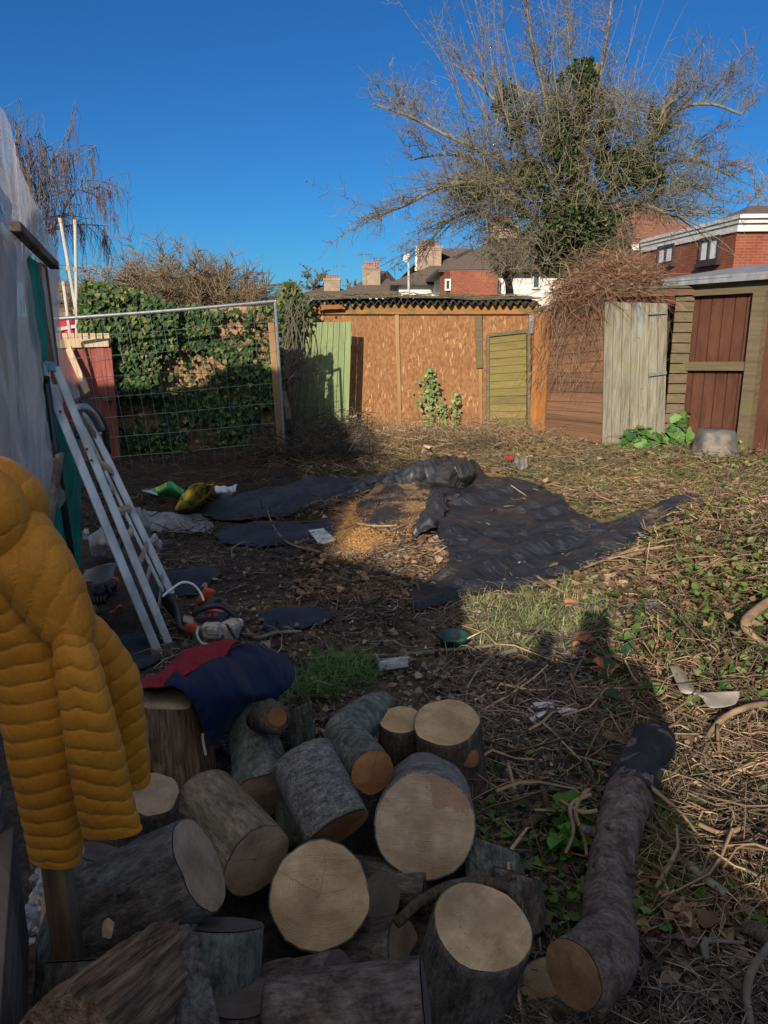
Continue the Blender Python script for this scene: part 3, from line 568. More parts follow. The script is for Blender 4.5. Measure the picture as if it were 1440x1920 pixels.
# left far: a dark roof behind the red fence
t = thing('outbuilding', 'dark roofed outbuilding partly seen behind the white poles', 'outbuilding', (at(120, 600, 17.)[0], 17, 0))
a = at(60, 532, 17.); b = at(176, 590, 17.); MB().poly_prism([(a[0], 17, 0), (b[0], 17, 0), (b[0], 17, b[2]+.25), (a[0], 17, b[2]+.25)], (0, 4, 0)).build('wall', M['timber_grey'], t)
MB().poly_prism([(a[0], 16.8, b[2]+.25), (b[0]+.2, 16.8, b[2]+.25), (b[0]-.1, 16.8, a[2]), (a[0], 16.8, a[2]+.05)], (0, 4.4, 0)).build('roof', M['tile_brown'], t)
# ---- brick house on the right
YR = 22.; YL = 29.
c0 = at(1385, 404, YR); zt = c0[2]; a = at(1206, 452, YL); a[2] = zt; rgt = at(1600, 404, YR-.6)
t = thing('brick_house', 'two storey red brick house with white parapet band on the right', 'house', (c0[0], YR, 0))
P3 = [(c0[0], YR), (rgt[0]+2, YR-.4), (rgt[0]+2, YL+6), (a[0]+1.5, YL+6), (a[0], YL)]
zc = zt-.42
MB().poly_prism([(x, y, 0) for x, y in P3], (0, 0, zc)).build('wall', M['brick'], t)
def outset(k, z): 
    cx = sum(p[0] for p in P3)/5; cy = sum(p[1] for p in P3)/5; return [(cx+(x-cx)*(1+k), cy+(y-cy)*(1+k), z) for x, y in P3]
MB().poly_prism(outset(.02, zc+.003), (0, 0, .2)).poly_prism(outset(.035, zc+.206), (0, 0, .11)).poly_prism(outset(.05, zc+.319), (0, 0, .10)).build('parapet', M['fascia_white'], t)
dv = nrm(np.array((a[0]-c0[0], YL-YR, 0))); nn = np.array((dv[1]*-1, dv[0], 0)); nn = nn if nn[1] < 0 else -nn; Lf = np.linalg.norm((a-c0)[:2])
def onwall(px, py):
    r_ = ray(px, py); A_ = np.array([[r_[0], -dv[0]], [r_[1], -dv[1]]]); k = np.linalg.solve(A_, c0[:2]); return k[1], CAMZ+r_[2]*k[0]
for (x0, y0, x1, y1) in ((1312, 442, 1354, 494), (1234, 458, 1268, 498)):
    u0, z1 = onwall(x1, (y0+y0-5)/2); u1, z0 = onwall(x0, y1); _, zb_ = onwall((x0+x1)/2, y1-2); z0 = zb_; zz = (z0+z1)/2; hh = z1-z0; wd = u1-u0
    base = c0*np.array((1, 1, 0)); fr = MB(); th = .09
    def bar(ua, ub, za, zb2, off, mb_, t_=.05): mb_.slab(base+dv*ua+nn*off+np.array((0, 0, (za+zb2)/2)), base+dv*ub+nn*off+np.array((0, 0, (za+zb2)/2)), np.array((0, 0, (zb2-za)/2)), nn*t_)
    bar(u0, u1, z0, z0+th, .03, fr); bar(u0, u1, z1-th, z1, .03, fr)
    for uu in (u0, (u0+u1)/2-th/2, u1-th): bar(uu, uu+th, z0+th+.002, z1-th-.002, .03, fr)
    bar(u0-.1, u1+.1, z0-.1, z0-.003, .05, fr, .09)
    w_ = fr.build('window', M['frame_dark'], t); pm_ = MB(); bar(u0+.05, u1-.05, z0+.05, z1-.05, .004, pm_, .012); pm_.build('pane', M['glass'], w_)
    cm = MB(); bar(u0+.1, u0+wd*.46, z0+.1, z1-.1, .026, cm, .006); bar(u1-wd*.46, u1-.1, z0+.1, z1-.1, .026, cm, .006); cm.build('curtain', M['curtain'], w_)
e0 = at(1100, 452, 33.); e1 = at(1330, 400, 33.)
def gable(name, pts, thick, mat): MB().poly_prism(pts, thick).build(name, mat, t)
rz = at(1240, 386, 33.)[2]
x0 = at(1165, 440, 33.)[0]; x1 = at(1345, 400, 33.)[0]; xm0 = at(1225, 386, 33.)[0]; xm1 = at(1252, 386, 33.)[0]; zt2 = zc
MB().add([(x0-.8, 32, zt2-.2), (x1+2, 32, zt2-.2), (x1+2, 42, zt2-.2), (x0-.8, 42, zt2-.2), (xm0, 37, rz+.7), (xm1, 37, rz+.7)], [(0, 1, 5, 4), (1, 2, 5), (2, 3, 4, 5), (3, 0, 4), (3, 2, 1, 0)]).build('roof', M['tile_red'], t)
x0 = at(1392, 398, 25.)[0]; x1 = at(1520, 340, 25.)[0]; rz = at(1500, 352, 25.)[2]
MB().add([(x0, 25, zt+.02), (x1+4, 25, zt+.02), (x1+4, 33, zt+.02), (x0, 33, zt+.02), (x1, 29, rz), (x1+3, 29, rz)], [(0, 1, 5, 4), (1, 2, 5), (2, 3, 4, 5), (3, 0, 4), (3, 2, 1, 0)]).build('roof', M['tile_brown'], t)
a2 = at(1186, 470, YL+.5); MB().box((a2[0]+.5, YL+2, a2[2]/2), (1.5, 3, a2[2])).build('side_wing', M['brick'], t); MB().box((a2[0]+.5, YL+2, a2[2]+.12), (1.7, 3.2, .22)).build('wing_band', M['fascia_white'], t)
# ---------------------------------------------------------------- sheds at the back
YS = 11.3
def X_(px, py=700, Y=YS): return float(at(px, py, Y)[0])
def Z_(py, Y=YS, px=720): return float(at(px, py, Y)[2])
sh = thing('board_shed', 'low chipboard clad shed with mossy corrugated roof and orange timber fascia', 'shed', (X_(760), YS, 0))
x0, x1 = X_(515), X_(1000); zt = Z_(588)
for a, b in ((x0, X_(747)-.004), (X_(747)+.004, X_(902)-.004), (X_(902)+.004, x1)): MB().box(((a+b)/2, YS+.02, zt/2), (b-a, .03, zt)).build('wall_panel', M['osb'], sh)
MB().box((x0+.02, YS+1.25, zt/2), (.05, 2.4, zt)).box((x1-.02, YS+1.25, zt/2), (.05, 2.4, zt)).box(((x0+x1)/2, YS+2.5, zt/2), (x1-x0, .05, zt)).build('wall', M['timber_grey'], sh)
def lean(px0, py0, px1, py1, wpx, mat, name='batten', off=-.012, t=.014, Y=YS, par=sh):
    a = at(px0, py0, Y); b = at(px1, py1, Y); a[1] += off; b[1] += off; w_ = wpx/129/2; return MB().slab(a, b, (w_, 0, 0), (0, t, 0)).build(name, mat, par)
lean(744, 590, 750, 812, 7, M['batten'], off=-.013); lean(897, 592, 899, 690, 12, M['mossy_beam'], off=-.014); lean(900, 692, 902, 808, 6, M['batten'], off=-.013)
MB().box((( X_(590)+x1)/2, YS-.025, (Z_(589)+Z_(571))/2), (x1-X_(590)+.05, .045, Z_(571)-Z_(589))).build('fascia', M['fascia'], sh)
MB().box(((X_(480)+X_(588))/2, YS-.015, Z_(572)), (X_(588)-X_(480), .03, .14)).build('fascia', M['fascia_white'], sh)
# corrugated roof sheets
NX, NY = 420, 9; xa, xb = X_(482), X_(1004); zf = Z_(567); zbk = zf+.10; Gd = np.zeros((NY, NX, 3))
for i in range(NY):
    t_ = i/(NY-1); xx = np.linspace(xa, xb, NX); amp = .03+.006*np.sin(xx*9); jag = (fbm(xx*4.5, xx*0+3, 5, 3)-.5)*.13*(1-t_)**3
    Gd[i, :, 0] = xx; Gd[i, :, 1] = YS-.16+jag+2.9*t_; Gd[i, :, 2] = zf+(zbk-zf)*t_+amp*np.sin(xx*2*math.pi/.105)+(fbm(xx*1.2, xx*0+1, 8, 3)-.5)*.05-.03*(1-t_)**6*fbm(xx*8, xx*0, 3, 2)
grid_mb(Gd).build('corrugated_roof', M['corrugated'], sh, smooth=True, solid=.012)
MB().box(((xa+xb)/2, YS+1.3, zf-.045), (xb-xa-.1, 2.5, .05)).build('dark_gap_filler', M['black_plastic'], sh)  # black slab added to stand for the dark under the roof sheets
MB().box(((xa+xb)/2, YS+.25, zf+.012), (xb-xa-.12, .05, .075)).build('dark_gap_filler', M['black_plastic'], sh)  # black strip added to hide sky showing through the corrugations
# mossy sheeting over the rear of the roof
NY = 6; Gd = np.zeros((NY, 120, 3))
for i in range(NY):
    t_ = i/(NY-1); xx = np.linspace(xa-.02, xb+.02, 120); Gd[i, :, 0] = xx; Gd[i, :, 1] = YS+.0+2.8*t_+(fbm(xx*3, xx*0, 4, 3)-.5)*.14*(1-t_); Gd[i, :, 2] = zf+.052+(zbk-zf)*t_*1.0+(fbm(xx*2.3, xx*0+i*.4, 9, 4)-.5)*.05
grid_mb(Gd).build('roof_felt', M['corr_moss'], sh, smooth=True, solid=.02)
MB().add(*(lambda P_: (P_, [(0, 1, 2, 3)]))([at(600, 572, YS-.19), at(642, 572, YS-.19), at(642, 578, YS-.17), at(600, 580, YS-.17)])).build('yellow_foam', M['orange_wood'], sh, solid=.02)
MB().box((X_(992), YS-.03, (Z_(590)+Z_(625))/2), (.09, .05, Z_(590)-Z_(625))).build('bracket_plate', M['galv'], sh)
# sticks lying on the roof
V = twigs(np.stack([RNG.uniform(xa+.8, xb-.3, 70), RNG.uniform(YS-.1, YS+.8, 70), np.full(70, zf+.10)], 1), np.stack([RNG.choice((-1, 1), 70)*np.ones(70), RNG.normal(0, .25, 70), RNG.normal(0, .02, 70)], 1), RNG.uniform(.2, .9, 70), np.full(70, .006), np.stack([RNG.uniform(0, .08, 70), RNG.uniform(0, 6, 70)], 1))
tag(np_mesh('dead_twigs', V, TW, np.tile((.17, .12, .07), (70, 1)), M['twig']), 'dead twigs scattered along the corrugated shed roof', 'twigs', kind='stuff')
# green board leaning against the shed
gb = thing('green_door', 'pale green ribbed board door standing ajar against the chipboard shed', 'door', at(600, 800, 10.95)*np.array((1, 1, 0)))
A = at(562, 605, 11.05); B = at(659, 603, 10.75); D_ = at(653, 800, 10.75); E_ = at(543, 800, 11.05); D_[2] = .02; E_[2] = .02
nb = 9
for k in range(nb):
    u0, u1 = k/nb+.004, (k+1)/nb-.004; m = MB(); off = np.array((0, -.008*(k % 2), 0))
    m.poly_prism([A+(B-A)*u0+off, A+(B-A)*u1+off, E_+(D_-E_)*u1+off, E_+(D_-E_)*u0+off], (.004, .02, 0)); m.build('board', M['green_board'], gb, bevel=.003)
for f_ in (.12, .80):
    a = A+(E_-A)*f_; b = B+(D_-B)*f_; MB().slab(a+np.array((0, .045, 0)), b+np.array((0, .045, 0)), (0, 0, .05), (0, .02, 0)).build('ledge', M['green_board'], gb)
h = B+(D_-B)*.83; MB().box(h+np.array((.03, -.005, 0)), (.14, .02, .035)).box(h+np.array((.10, -.008, .0)), (.03, .03, .06)).build('hinge', M['steel'], gb)
# olive fence panel leaning on the shed's right end
op = thing('overlap_fence', 'olive green overlap fence panel leaning on the right end of the shed', 'fence panel', (X_(952), YS-.12, 0))
A = at(914, 628, YS-.12); B = at(991, 620, YS-.16); D_ = at(991, 812, YS-.3); E_ = at(914, 812, YS-.3); D_[2] = E_[2] = .02
for k in range(13):
    f0, f1 = k/13, (k+1)/13+.012; m = MB(); m.poly_prism([A+(E_-A)*f0+np.array((.03, .012, 0)), B+(D_-B)*f0+np.array((-.03, .012, 0)), B+(D_-B)*f1+np.array((-.03, -.008, 0)), A+(E_-A)*f1+np.array((.03, -.008, 0))], (0, .012, 0)); m.build('slat', M['olive_board'], op)
for a, b, w_ in ((A, E_, (.022, 0, 0)), (B, D_, (.022, 0, 0)), (A+np.array((.024, 0, 0)), B-np.array((.024, 0, 0)), (0, 0, .025))): MB().slab(a-np.array((0, .02, 0)), b-np.array((0, .02, 0)), w_, (0, .018, 0)).build('frame', M['mossy_beam'], op)
# ---- brown shed with the bramble top
bs = thing('brown_shed', 'small brown boarded shed buried under a heap of dead bramble', 'shed', (at(1130, 832, 10.1)*np.array((1, 1, 0))))
A = at(1000, 812, 11.05); B = at(1128, 834, 10.12); Cc = at(1276, 832, 10.12); A[2] = B[2] = Cc[2] = 0; hA = Z_(588, 11.05); hB = Z_(552, 10.12)
A0, B0, C0 = A, B, Cc
nw = 14
for k in range(nw):
    f0, f1 = k/nw, (k+1)/nw+.008; dn = nrm(np.array((B[1]-A[1], A[0]-B[0], 0))); dn = dn if dn[1] < 0 else -dn
    q = [A+np.array((0, 0, hA*f0)), B+np.array((0, 0, hB*f0)), B+np.array((0, 0, hB*f1)), A+np.array((0, 0, hA*f1))]
    q = [q[0]+dn*.012, q[1]+dn*.012, q[2]-dn*.004, q[3]-dn*.004]; MB().poly_prism(q, -dn*.014).build('board', M['ply_brown'], bs)
MB().slab(A+dn*.02, A+dn*.02+np.array((0, 0, hA)), (.05, 0, 0), (0, .04, 0)).build('corner_post', M['orange_wood'], bs); MB().slab(A+dn*.035+nrm(B-A)*.16, A+nrm(B-A)*.16+np.array((0, 0, hA))+dn*.035, nrm(B-A)*.07, dn*.012).build('corner_board', M['orange_wood'], bs)
MB().slab(B+np.array((.03, 0, 0)), B+np.array((.03, 0, hB)), (.02, 0, 0), (0, .04, 0)).build('door_post', M['ply_brown'], bs)
xj0, xj1 = at(1256, 700, 10.1)[0], Cc[0]
for k in range(14): 
    z0 = .15+k*(hB-.1)/14; MB().box(((xj0+xj1)/2, 10.12+.01*(k % 2), z0+.06), (xj1-xj0, .02, .115)).build('jamb_board', M['mossy_beam'], bs)
MB().slab((B[0]+.01, 10.10, hB+.01), (xj1, 10.10, Z_(548, 10.1)+.02), (0, 0, .05), (0, .03, 0)).build('lintel', M['ply_brown'], bs)
MB().box(((B[0]+Cc[0])/2, 11.2, .9), (Cc[0]-B[0], .05, 1.8)).box((Cc[0]-.03, 10.7, .9), (.05, .95, 1.8)).build('wall', M['timber_grey'], bs)
MB().poly_prism([A+np.array((-.05, 0, hA+.01)), B+np.array((-.05, -.08, hB+.06)), Cc+np.array((0, -.08, hB+.08)), Cc+np.array((0, 1.1, hB+.02)), A+np.array((0, 1., hA+.01))], (0, 0, .03)).build('roof', M['corr_moss'], bs)
A = at(1134, 566, 10.06); B = at(1252, 569, 10.02); D_ = at(1246, 838, 10.02); E_ = at(1129, 836, 10.06)
dr = MB(); nb = 7
for k in range(nb):
    u0, u1 = k/nb+.003, (k+1)/nb-.003; o_ = np.array((0, RNG.uniform(-.004, .004), 0)); e_ = np.array((0, 0, RNG.uniform(-.012, .012)))
    dr.poly_prism([A+(B-A)*u0+o_, A+(B-A)*u1+o_, E_+(D_-E_)*u1+o_+e_, E_+(D_-E_)*u0+o_+e_], (0, .022, 0))
do = dr.build('door', M['door_wood'], bs)
a = at(1200, 568, 10.0); MB().poly_prism([at(1192, 567, 10.03), at(1203, 567, 10.03), at(1204, 600, 10.03), at(1200, 634, 10.03), at(1195, 632, 10.03), at(1197, 600, 10.03)], (0, -.008, 0)).build('torn_strip', M['felt'], do)
MB().slab(at(1218, 703, 9.985), at(1250, 699, 9.985), (0, 0, .018), (0, .006, 0)).build('hinge', M['steel'], do); MB().slab(at(1216, 588, 9.985), at(1250, 586, 9.985), (0, 0, .014), (0, .006, 0)).build('hinge', M['steel'], do)
# ---- right hand brown board shed
rs = thing('timber_shed', 'dark brown vertical boarded shed side with mossy beam and grey felt roof', 'shed', at(1340, 825, 10.)*np.array((1, 1, 0)))
def rp(px, py):                               # the wall plane runs from (1276, Y 10.25) toward the viewer on the right
    p0 = at(1276, 700, 10.25); p1 = at(1440, 700, 9.3); d_ = (p1-p0)[:2]; r_ = ray(px, py); k = np.linalg.solve(np.array([[r_[0], -d_[0]], [r_[1], -d_[1]]]), p0[:2]); return r_*k[0]+np.array((0, 0, CAMZ))
pd = nrm((rp(1440, 700)-rp(1276, 700))*np.array((1, 1, 0))); pn = np.array((pd[1], -pd[0], 0)); pn = pn if pn[1] < 0 else -pn; up = np.array((0, 0, 1.))
edges = np.linspace(1278, 1407, 7); zhi = rp(1340, 545)[2]
for k in range(6):
    a, b = rp(edges[k], 700), rp(edges[k+1], 700); a[2] = b[2] = .02; MB().poly_prism([a+pd*.009, b-pd*.009, b-pd*.009+up*zhi, a+pd*.009+up*zhi], -pn*.02).build('board', M['brown_board'], rs)
    for ee in ((edges[k+1],) if k < 5 else ()): q = rp(ee, 700); q[2] = .02; MB().slab(q-pn*.03, q-pn*.03+up*zhi, pd*.05, pn*.004).build('batten', M['brown_board'], rs)
def beam(pxa, pya, pxb, pyb, hw, off, th, mat, name): a, b = rp(pxa, pya), rp(pxb, pyb); return MB().slab(a+pn*off, b+pn*off, up*hw, pn*th).build(name, mat, rs)
beam(1276, 686, 1407, 686, .055, .055, .03, M['mossy_beam'], 'rail')
beam(1274, 546, 1500, 532, .075, .05, .04, M['mossy_beam'], 'top_beam')
for px, w_ in ((1416, .075),): q = rp(px, 700); q[2] = 0; MB().slab(q+pn*.06, q+pn*.06+up*(rp(px, 548)[2]), pd*w_, pn*.06).build('post', M['mossy_beam'], rs)
q = rp(1281, 700); q[2] = 0; MB().slab(q+pn*.03, q+pn*.03+up*zhi, pd*.03, pn*.02).build('post', M['mossy_beam'], rs)
edges = np.linspace(1422, 1600, 7)
for k in range(6):
    a, b = rp(edges[k], 700), rp(edges[k+1], 700); a[2] = b[2] = .02; MB().poly_prism([a+pd*.006, b-pd*.006, b-pd*.006+up*zhi, a+pd*.006+up*zhi], -pn*.02).build('board', M['brown_board'], rs)
a, b = rp(1262, 538), rp(1600, 514); MB().poly_prism([a+pn*.22, b+pn*.22, b+pn*.22+up*.05, a+pn*.22+up*.05], -pn*.01).build('roof_edge', M['felt'], rs)
MB().poly_prism([a+pn*.22+up*.052-pd*.2, b+pn*.22+up*.052, b-pn*1.9+up*.30, a-pn*1.9+up*.30-pd*.2], up*.03).build('roof', M['felt'], rs)
a2 = rp(1278, 700)-pn*1.8; MB().slab((a2[0], a2[1], 0), (a2[0], a2[1], zhi), pd*.03, pn*.03).build('rear_post', M['timber_grey'], rs)
# ---- dead bramble heap on the brown shed
cx = at(1120, 545, 10.6); N = 3400
th = RNG.uniform(0, 6.283, N); ph = RNG.uniform(.05, 1.45, N); rr = RNG.uniform(.55, 1., N)**.6
Pb = np.stack([cx[0]+rr*np.cos(th)*np.sin(ph)*.80+.15, 10.62+rr*np.sin(th)*np.sin(ph)*.75, hB-.02+rr*np.cos(ph)*.50-.16*np.clip(-(rr*np.cos(th)*np.sin(ph)), 0, 1)], 1)
D = np.stack([-np.sin(th)*RNG.choice((-1, 1), N)+RNG.normal(0, .5, N), np.cos(th)*.6+RNG.normal(0, .4, N), RNG.normal(-.05, .3, N)-.5*np.clip(-np.cos(th)-.3, 0, 1)], 1)
V = twigs(Pb, D+RNG.normal(0, .45, (N, 3)), RNG.uniform(.15, .62, N), RNG.uniform(.0016, .0045, N)*np.where(RNG.random(N) < .12, 2.2, 1), np.stack([RNG.uniform(-.2, .2, N), RNG.uniform(0, 6, N)], 1), .25)
K = RNG.uniform(.55, 1.35, (N, 1))*np.where(RNG.random((N, 1)) < .25, np.array([[.33, .225, .14]]), np.array([[.20, .105, .06]]))
# hanging stems down the left wall
N2 = 420; u = RNG.random(N2); wp = A0[None]+(B0-A0)[None]*u[:, None]+dn*RNG.uniform(.02, .16, (N2, 1)); wp[:, 2] = (hA+(hB-hA)*u)*RNG.uniform(.45, 1.08, N2)
V2 = twigs(wp, np.stack([RNG.normal(-.1, .55, N2), RNG.normal(-.05, .2, N2), -np.ones(N2)], 1), RNG.uniform(.12, .6, N2), RNG.uniform(.001, .0034, N2), np.stack([RNG.uniform(-.12, .12, N2), RNG.uniform(0, 6, N2)], 1))
K2 = RNG.uniform(.6, 1.3, (N2, 1))*np.where(RNG.random((N2, 1)) < .4, np.array([[.33, .24, .16]]), np.array([[.17, .09, .055]]))
N4 = 700; th = RNG.uniform(0, 6.283, N4); ph = RNG.uniform(.05, 1.5, N4); P4 = np.stack([cx[0]+np.cos(th)*np.sin(ph)*.76+.15, 10.62+np.sin(th)*np.sin(ph)*.7, hB-.02+np.cos(ph)*.45], 1)
np_leaf = leaves(P4, RNG.normal(size=(N4, 3)), RNG.uniform(.02, .06, N4)); tag(np_mesh('dead_leaves', np_leaf, LF, np.array((.20, .12, .07))*RNG.uniform(.5, 1.3, (N4, 1)), M['leaf']), 'dry leaves caught in the bramble heap on the little shed', 'dead leaves', kind='stuff')
tag(np_mesh('dead_bramble', np.concatenate([V, V2]), TW, np.concatenate([K, K2]), M['twig']), 'heap of dead brown bramble stems over the little shed roof', 'bramble')
# ---- ivy clad fence, temporary mesh panel, posts on the left
YF = 9.35
fp = thing('ivy_fence', 'tan overlap fence mostly smothered in ivy behind the mesh panel', 'fence', at(340, 860, YF)*np.array((1, 1, 0)))
xa, xb = X_(182, 700, YF), X_(522, 700, YF); ztop = Z_(578, YF)
for k in range(16):
    z0 = .02+k*(ztop-.02)/16; z1 = z0+(ztop-.02)/16+.02; MB().poly_prism([(xa, YF-.012, z0), (xb, YF-.012, z0), (xb, YF+.008, z1), (xa, YF+.008, z1)], (0, .012, 0)).build('slat', M['fence_tan'], fp)
for px in (186, 350, 516): q = X_(px, 700, YF); MB().box((q, YF+.07, ztop/2), (.09, .09, ztop)).build('post', M['timber_grey'], fp)
def ivy_leaf_set(px, py, Y, nrm_, size, cols):
    P_ = np.array([at(a, b, c) for a, b, c in zip(px, py, Y)]); return leaves(P_, nrm_, size, tipdir=np.array([[0, -.3, -1.]])), cols
N = 27000; px = RNG.uniform(148, 530, N); py = RNG.uniform(538, 890, N)
top = np.interp(px, [148, 165, 200, 260, 330, 400, 470, 530], [556, 548, 546, 552, 572, 584, 580, 566])+RNG.normal(0, 5, N)
n_ = fbm(px*.022, py*.022, 77, 4); dens = np.where(n_ > .47, 1., .10); dens = np.maximum(dens, np.where((px < 300) & (py < 740), .85, 0)); dens = np.maximum(dens, np.where((py > 745), .8*(n_ > .40), 0)); dens = np.where((px > 300) & (px < 400) & (py > 655) & (py < 725), .07, dens); dens = np.where((px > 395) & (px < 470) & (py < 640), np.minimum(dens, .5), dens)
dens = np.where((px > 200) & (px < 300) & (py > 755) & (py < 800), .06, dens); dens = np.where(zone(px+RNG.normal(0, 5, N), py+RNG.normal(0, 4, N), [[(300, 668), (330, 652), (398, 660), (440, 690), (340, 724), (298, 722)], [(392, 600), (460, 584), (478, 612), (415, 632)], [(198, 755), (300, 748), (315, 797), (208, 802)], [(340, 790), (400, 785), (410, 840), (350, 845)]]), .04, dens); dens = np.where((px < 195) & (py > 630) & (RNG.random(N) < .9), 0, dens)
k_ = (py > top) & (RNG.random(N) < dens); px, py = px[k_], py[k_]; N = len(px)
bulge = np.where((px < 330) & (py < 740), .30, .12); Yv = YF-.03-bulge*RNG.random(N)**.8
tn = RNG.random(N); col = np.where(tn[:, None] < .2, np.array([[.09, .135, .032]]), np.where(tn[:, None] < .5, np.array([[.045, .085, .022]]), np.array([[.022, .05, .015]])))*RNG.uniform(.6, 1.3, (N, 1)); col[RNG.random(N) < .06] = (.22, .17, .06)
V, col = ivy_leaf_set(px, py, Yv, np.stack([RNG.normal(0, .5, N), -1+RNG.normal(0, .3, N), .45+RNG.normal(0, .35, N)], 1), RNG.uniform(.03, .07, N), col)
iv = thing('ivy', 'dark green ivy covering the tan fence behind the mesh panel', 'ivy', at(330, 870, YF-.1)*np.array((1, 1, 0)))
np_mesh('ivy_leaves', V, LF, col, M['leaf'], iv)
N = 330; px = RNG.uniform(170, 520, N); Pq = np.array([at(a, b, YF-.04) for a, b in zip(px, RNG.uniform(600, 860, N))]); V = twigs(Pq, np.stack([RNG.normal(0, .6, N), RNG.normal(0, .05, N), np.ones(N)], 1), RNG.uniform(.2, .6, N), RNG.uniform(.002, .006, N), np.stack([RNG.uniform(-.12, .12, N), RNG.uniform(0, 6, N)], 1))
np_mesh('ivy_stems', V, TW, np.tile((.16, .12, .08), (N, 1)), M['twig'], iv)
# ivy hedge mound on the far side of the fence top
N = 6500; u = RNG.uniform(148, 330, N); v = RNG.random(N); tp = np.interp(u, [148, 160, 200, 260, 330], [546, 530, 532, 548, 578]); py = tp+(600-tp)*v+RNG.normal(0, 3, N); Yv = YF+RNG.uniform(.05, .8, N)
tn = RNG.random(N); col = np.where(tn[:, None] < .45, np.array([[.11, .12, .026]]), np.array([[.05, .08, .02]]))*RNG.uniform(.6, 1.3, (N, 1))
V, col = ivy_leaf_set(u, py, Yv, np.stack([RNG.normal(0, .6, N), -.6+RNG.normal(0, .4, N), .7+RNG.normal(0, .4, N)], 1), RNG.uniform(.03, .065, N), col)
tag(np_mesh('ivy_hedge', V, LF, col, M['leaf']), 'olive green ivy mound rising over the top of the left fence', 'ivy')
# red fence
rf = thing('red_fence', 'faded red board fence with pale toothed top at the far left', 'fence', at(150, 840, 8.9)*np.array((1, 1, 0)))
for k in range(10):
    a = at(84+k*13, 640, 8.9); zt_ = Z_(646, 8.9); MB().box((a[0], 8.9+.006*(k % 2), (zt_)/2), (.078, .02, zt_)).build('board', M['red_board'], rf); MB().box((a[0], 8.9+.004*(k % 2), zt_+.065), (.06, .02, .12)).build('top_picket', M['plank'], rf)
q0 = at(80, 646, 8.87); q1 = at(204, 642, 8.87); MB().slab(q0, q1, (0, 0, .045), (0, .015, 0)).build('top_rail', M['plank'], rf)
for a, b, wv, lab in (((128, 652), (164, 736), .03, 'pale timber plank leaning steeply against the red fence, upper'), ((152, 760), (192, 812), .03, 'pale timber plank leaning low against the red fence beside the ladder')):
    tag(MB().slab(at(*a, 8.8), at(*b, 8.7), (wv, 0, .02), (0, .012, 0)).build('plank', M['plank']), lab, 'plank', 'planks leaning on the red fence')
tag(MB().slab(at(140, 748, 8.0), at(206, 746, 8.9), (0, 0, .03), (.03, .02, 0)).build('rail', M['timber_grey']), 'short dark timber rail sticking out from the plastic shelter end', 'rail')
for (x0_, y0_, x1_, y1_), lab in zip(((113, 411, 150, 640), (141, 414, 142, 640), (119, 530, 131, 640)), ('leaning tall white pole with brown joints at the far left', 'upright tall white pole just right of the leaning one', 'short white pole nearest the plastic shelter')):
    b = at(x1_, y1_, 9.6); d = at(x0_, y0_, 9.6); b2 = b+(b-d)*(b[2]/max(.1, (d[2]-b[2]))); t = thing('white_pole', lab, 'pole', b2, 'white poles behind the red fence')
    MB().tube(smooth_line([b2, (b2+d)/2+np.array((.015, 0, 0)), d], 8), .021, 8).build('shaft', M['pole_white'], t)
    for f_ in (.62, .8, .995): q = b2+(d-b2)*f_; MB().tube([q-nrm(d-b2)*.025, q+nrm(d-b2)*.025], .025, 8).build('joint', M['plank'], t)
m = MB(); a = at(108, 598, 10.6); b = at(156, 640, 10.6); rows = [[at(108, 604, 10.6), at(130, 599, 10.5), at(152, 604, 10.6)], [at(108, 615, 10.3), at(130, 612, 10.1), at(156, 616, 10.3)], [at(108, 640, 10.2), at(130, 640, 10.), at(158, 640, 10.2)]]
rc = thing('red_cover', 'bright red cover with white stripe peeping over the red fence', 'cover', (a[0]+.2, 10.4, 0)); grid_mb(surface(rows, 12, 10)).build('sheet', M['red_plastic'], rc, smooth=True, solid=.02)
MB().slab(at(108, 618, 10.05), at(150, 610, 10.05), (0, 0, .02), (0, .02, 0)).build('stripe', M['pole_white'], rc)
# temporary mesh panel
TL, TR, BR, BL = at(95, 600, 8.25), at(516, 565, 8.75), at(535, 866, 8.75), at(150, 902, 8.15)
TL[0] -= .1; TR[2] = max(TR[2], 1.78)
hp = thing('mesh_panel', 'galvanised temporary mesh fence panel standing in front of the ivy', 'fence panel', ((TL[0]+TR[0])/2, 8.5, 0))
for a, b in ((TL, TR), (TR, BR), (BR, BL), (TL, BL)): MB().tube(smooth_line([a, (a+b)/2+np.array((0, -.02, -.012)), b], 6), .019, 8).build('frame_tube', M['galv'], hp)
m = MB(); nvx = 20
def bil(u, v): return (TL*(1-u)+TR*u)*(1-v)+(BL*(1-u)+BR*u)*v
for k in range(1, nvx): m.tube([bil(k/nvx, 0), bil(k/nvx, .5)+np.array((0, -.004, 0)), bil(k/nvx, 1)], .0017, 4, cap=False)
for v_ in (.12, .245, .37, .495, .62, .745, .87): m.tube([bil(u, v_)+np.array((0, -.005, .004*math.sin(u*9))) for u in np.linspace(0, 1, 7)], .0022, 4, cap=False)
m.build('wire_mesh', M['galv'], hp)
MB().slab(rp(1276, 700)*np.array((1, 1, 0))-pn*.06, rp(1600, 700)*np.array((1, 1, 0))-pn*.06, (0, 0, .001), pn*.002); a = at(513, 575, 9.0); b = at(527, 840, 9.0); b[2] = 0; tag(MB().slab(b, at(509, 605, 9.0), (.035, 0, 0), (0, .035, 0)).build('fence_post', M['batten']), 'square sawn fence post just left of the green door', 'post')
a = at(524, 600, 8.85); tag(MB().tube(smooth_line([gp(546, 845, 0), at(540, 790, 8.85), at(531, 735, 8.85)], 8), [.06, .06, .05, .05, .05, .045, .04, .04], 9, noise=.15).build('stump_post', M['ivy_trunk']), 'short gnarled ivy stem leaning beside the sawn fence post', 'ivy stem')
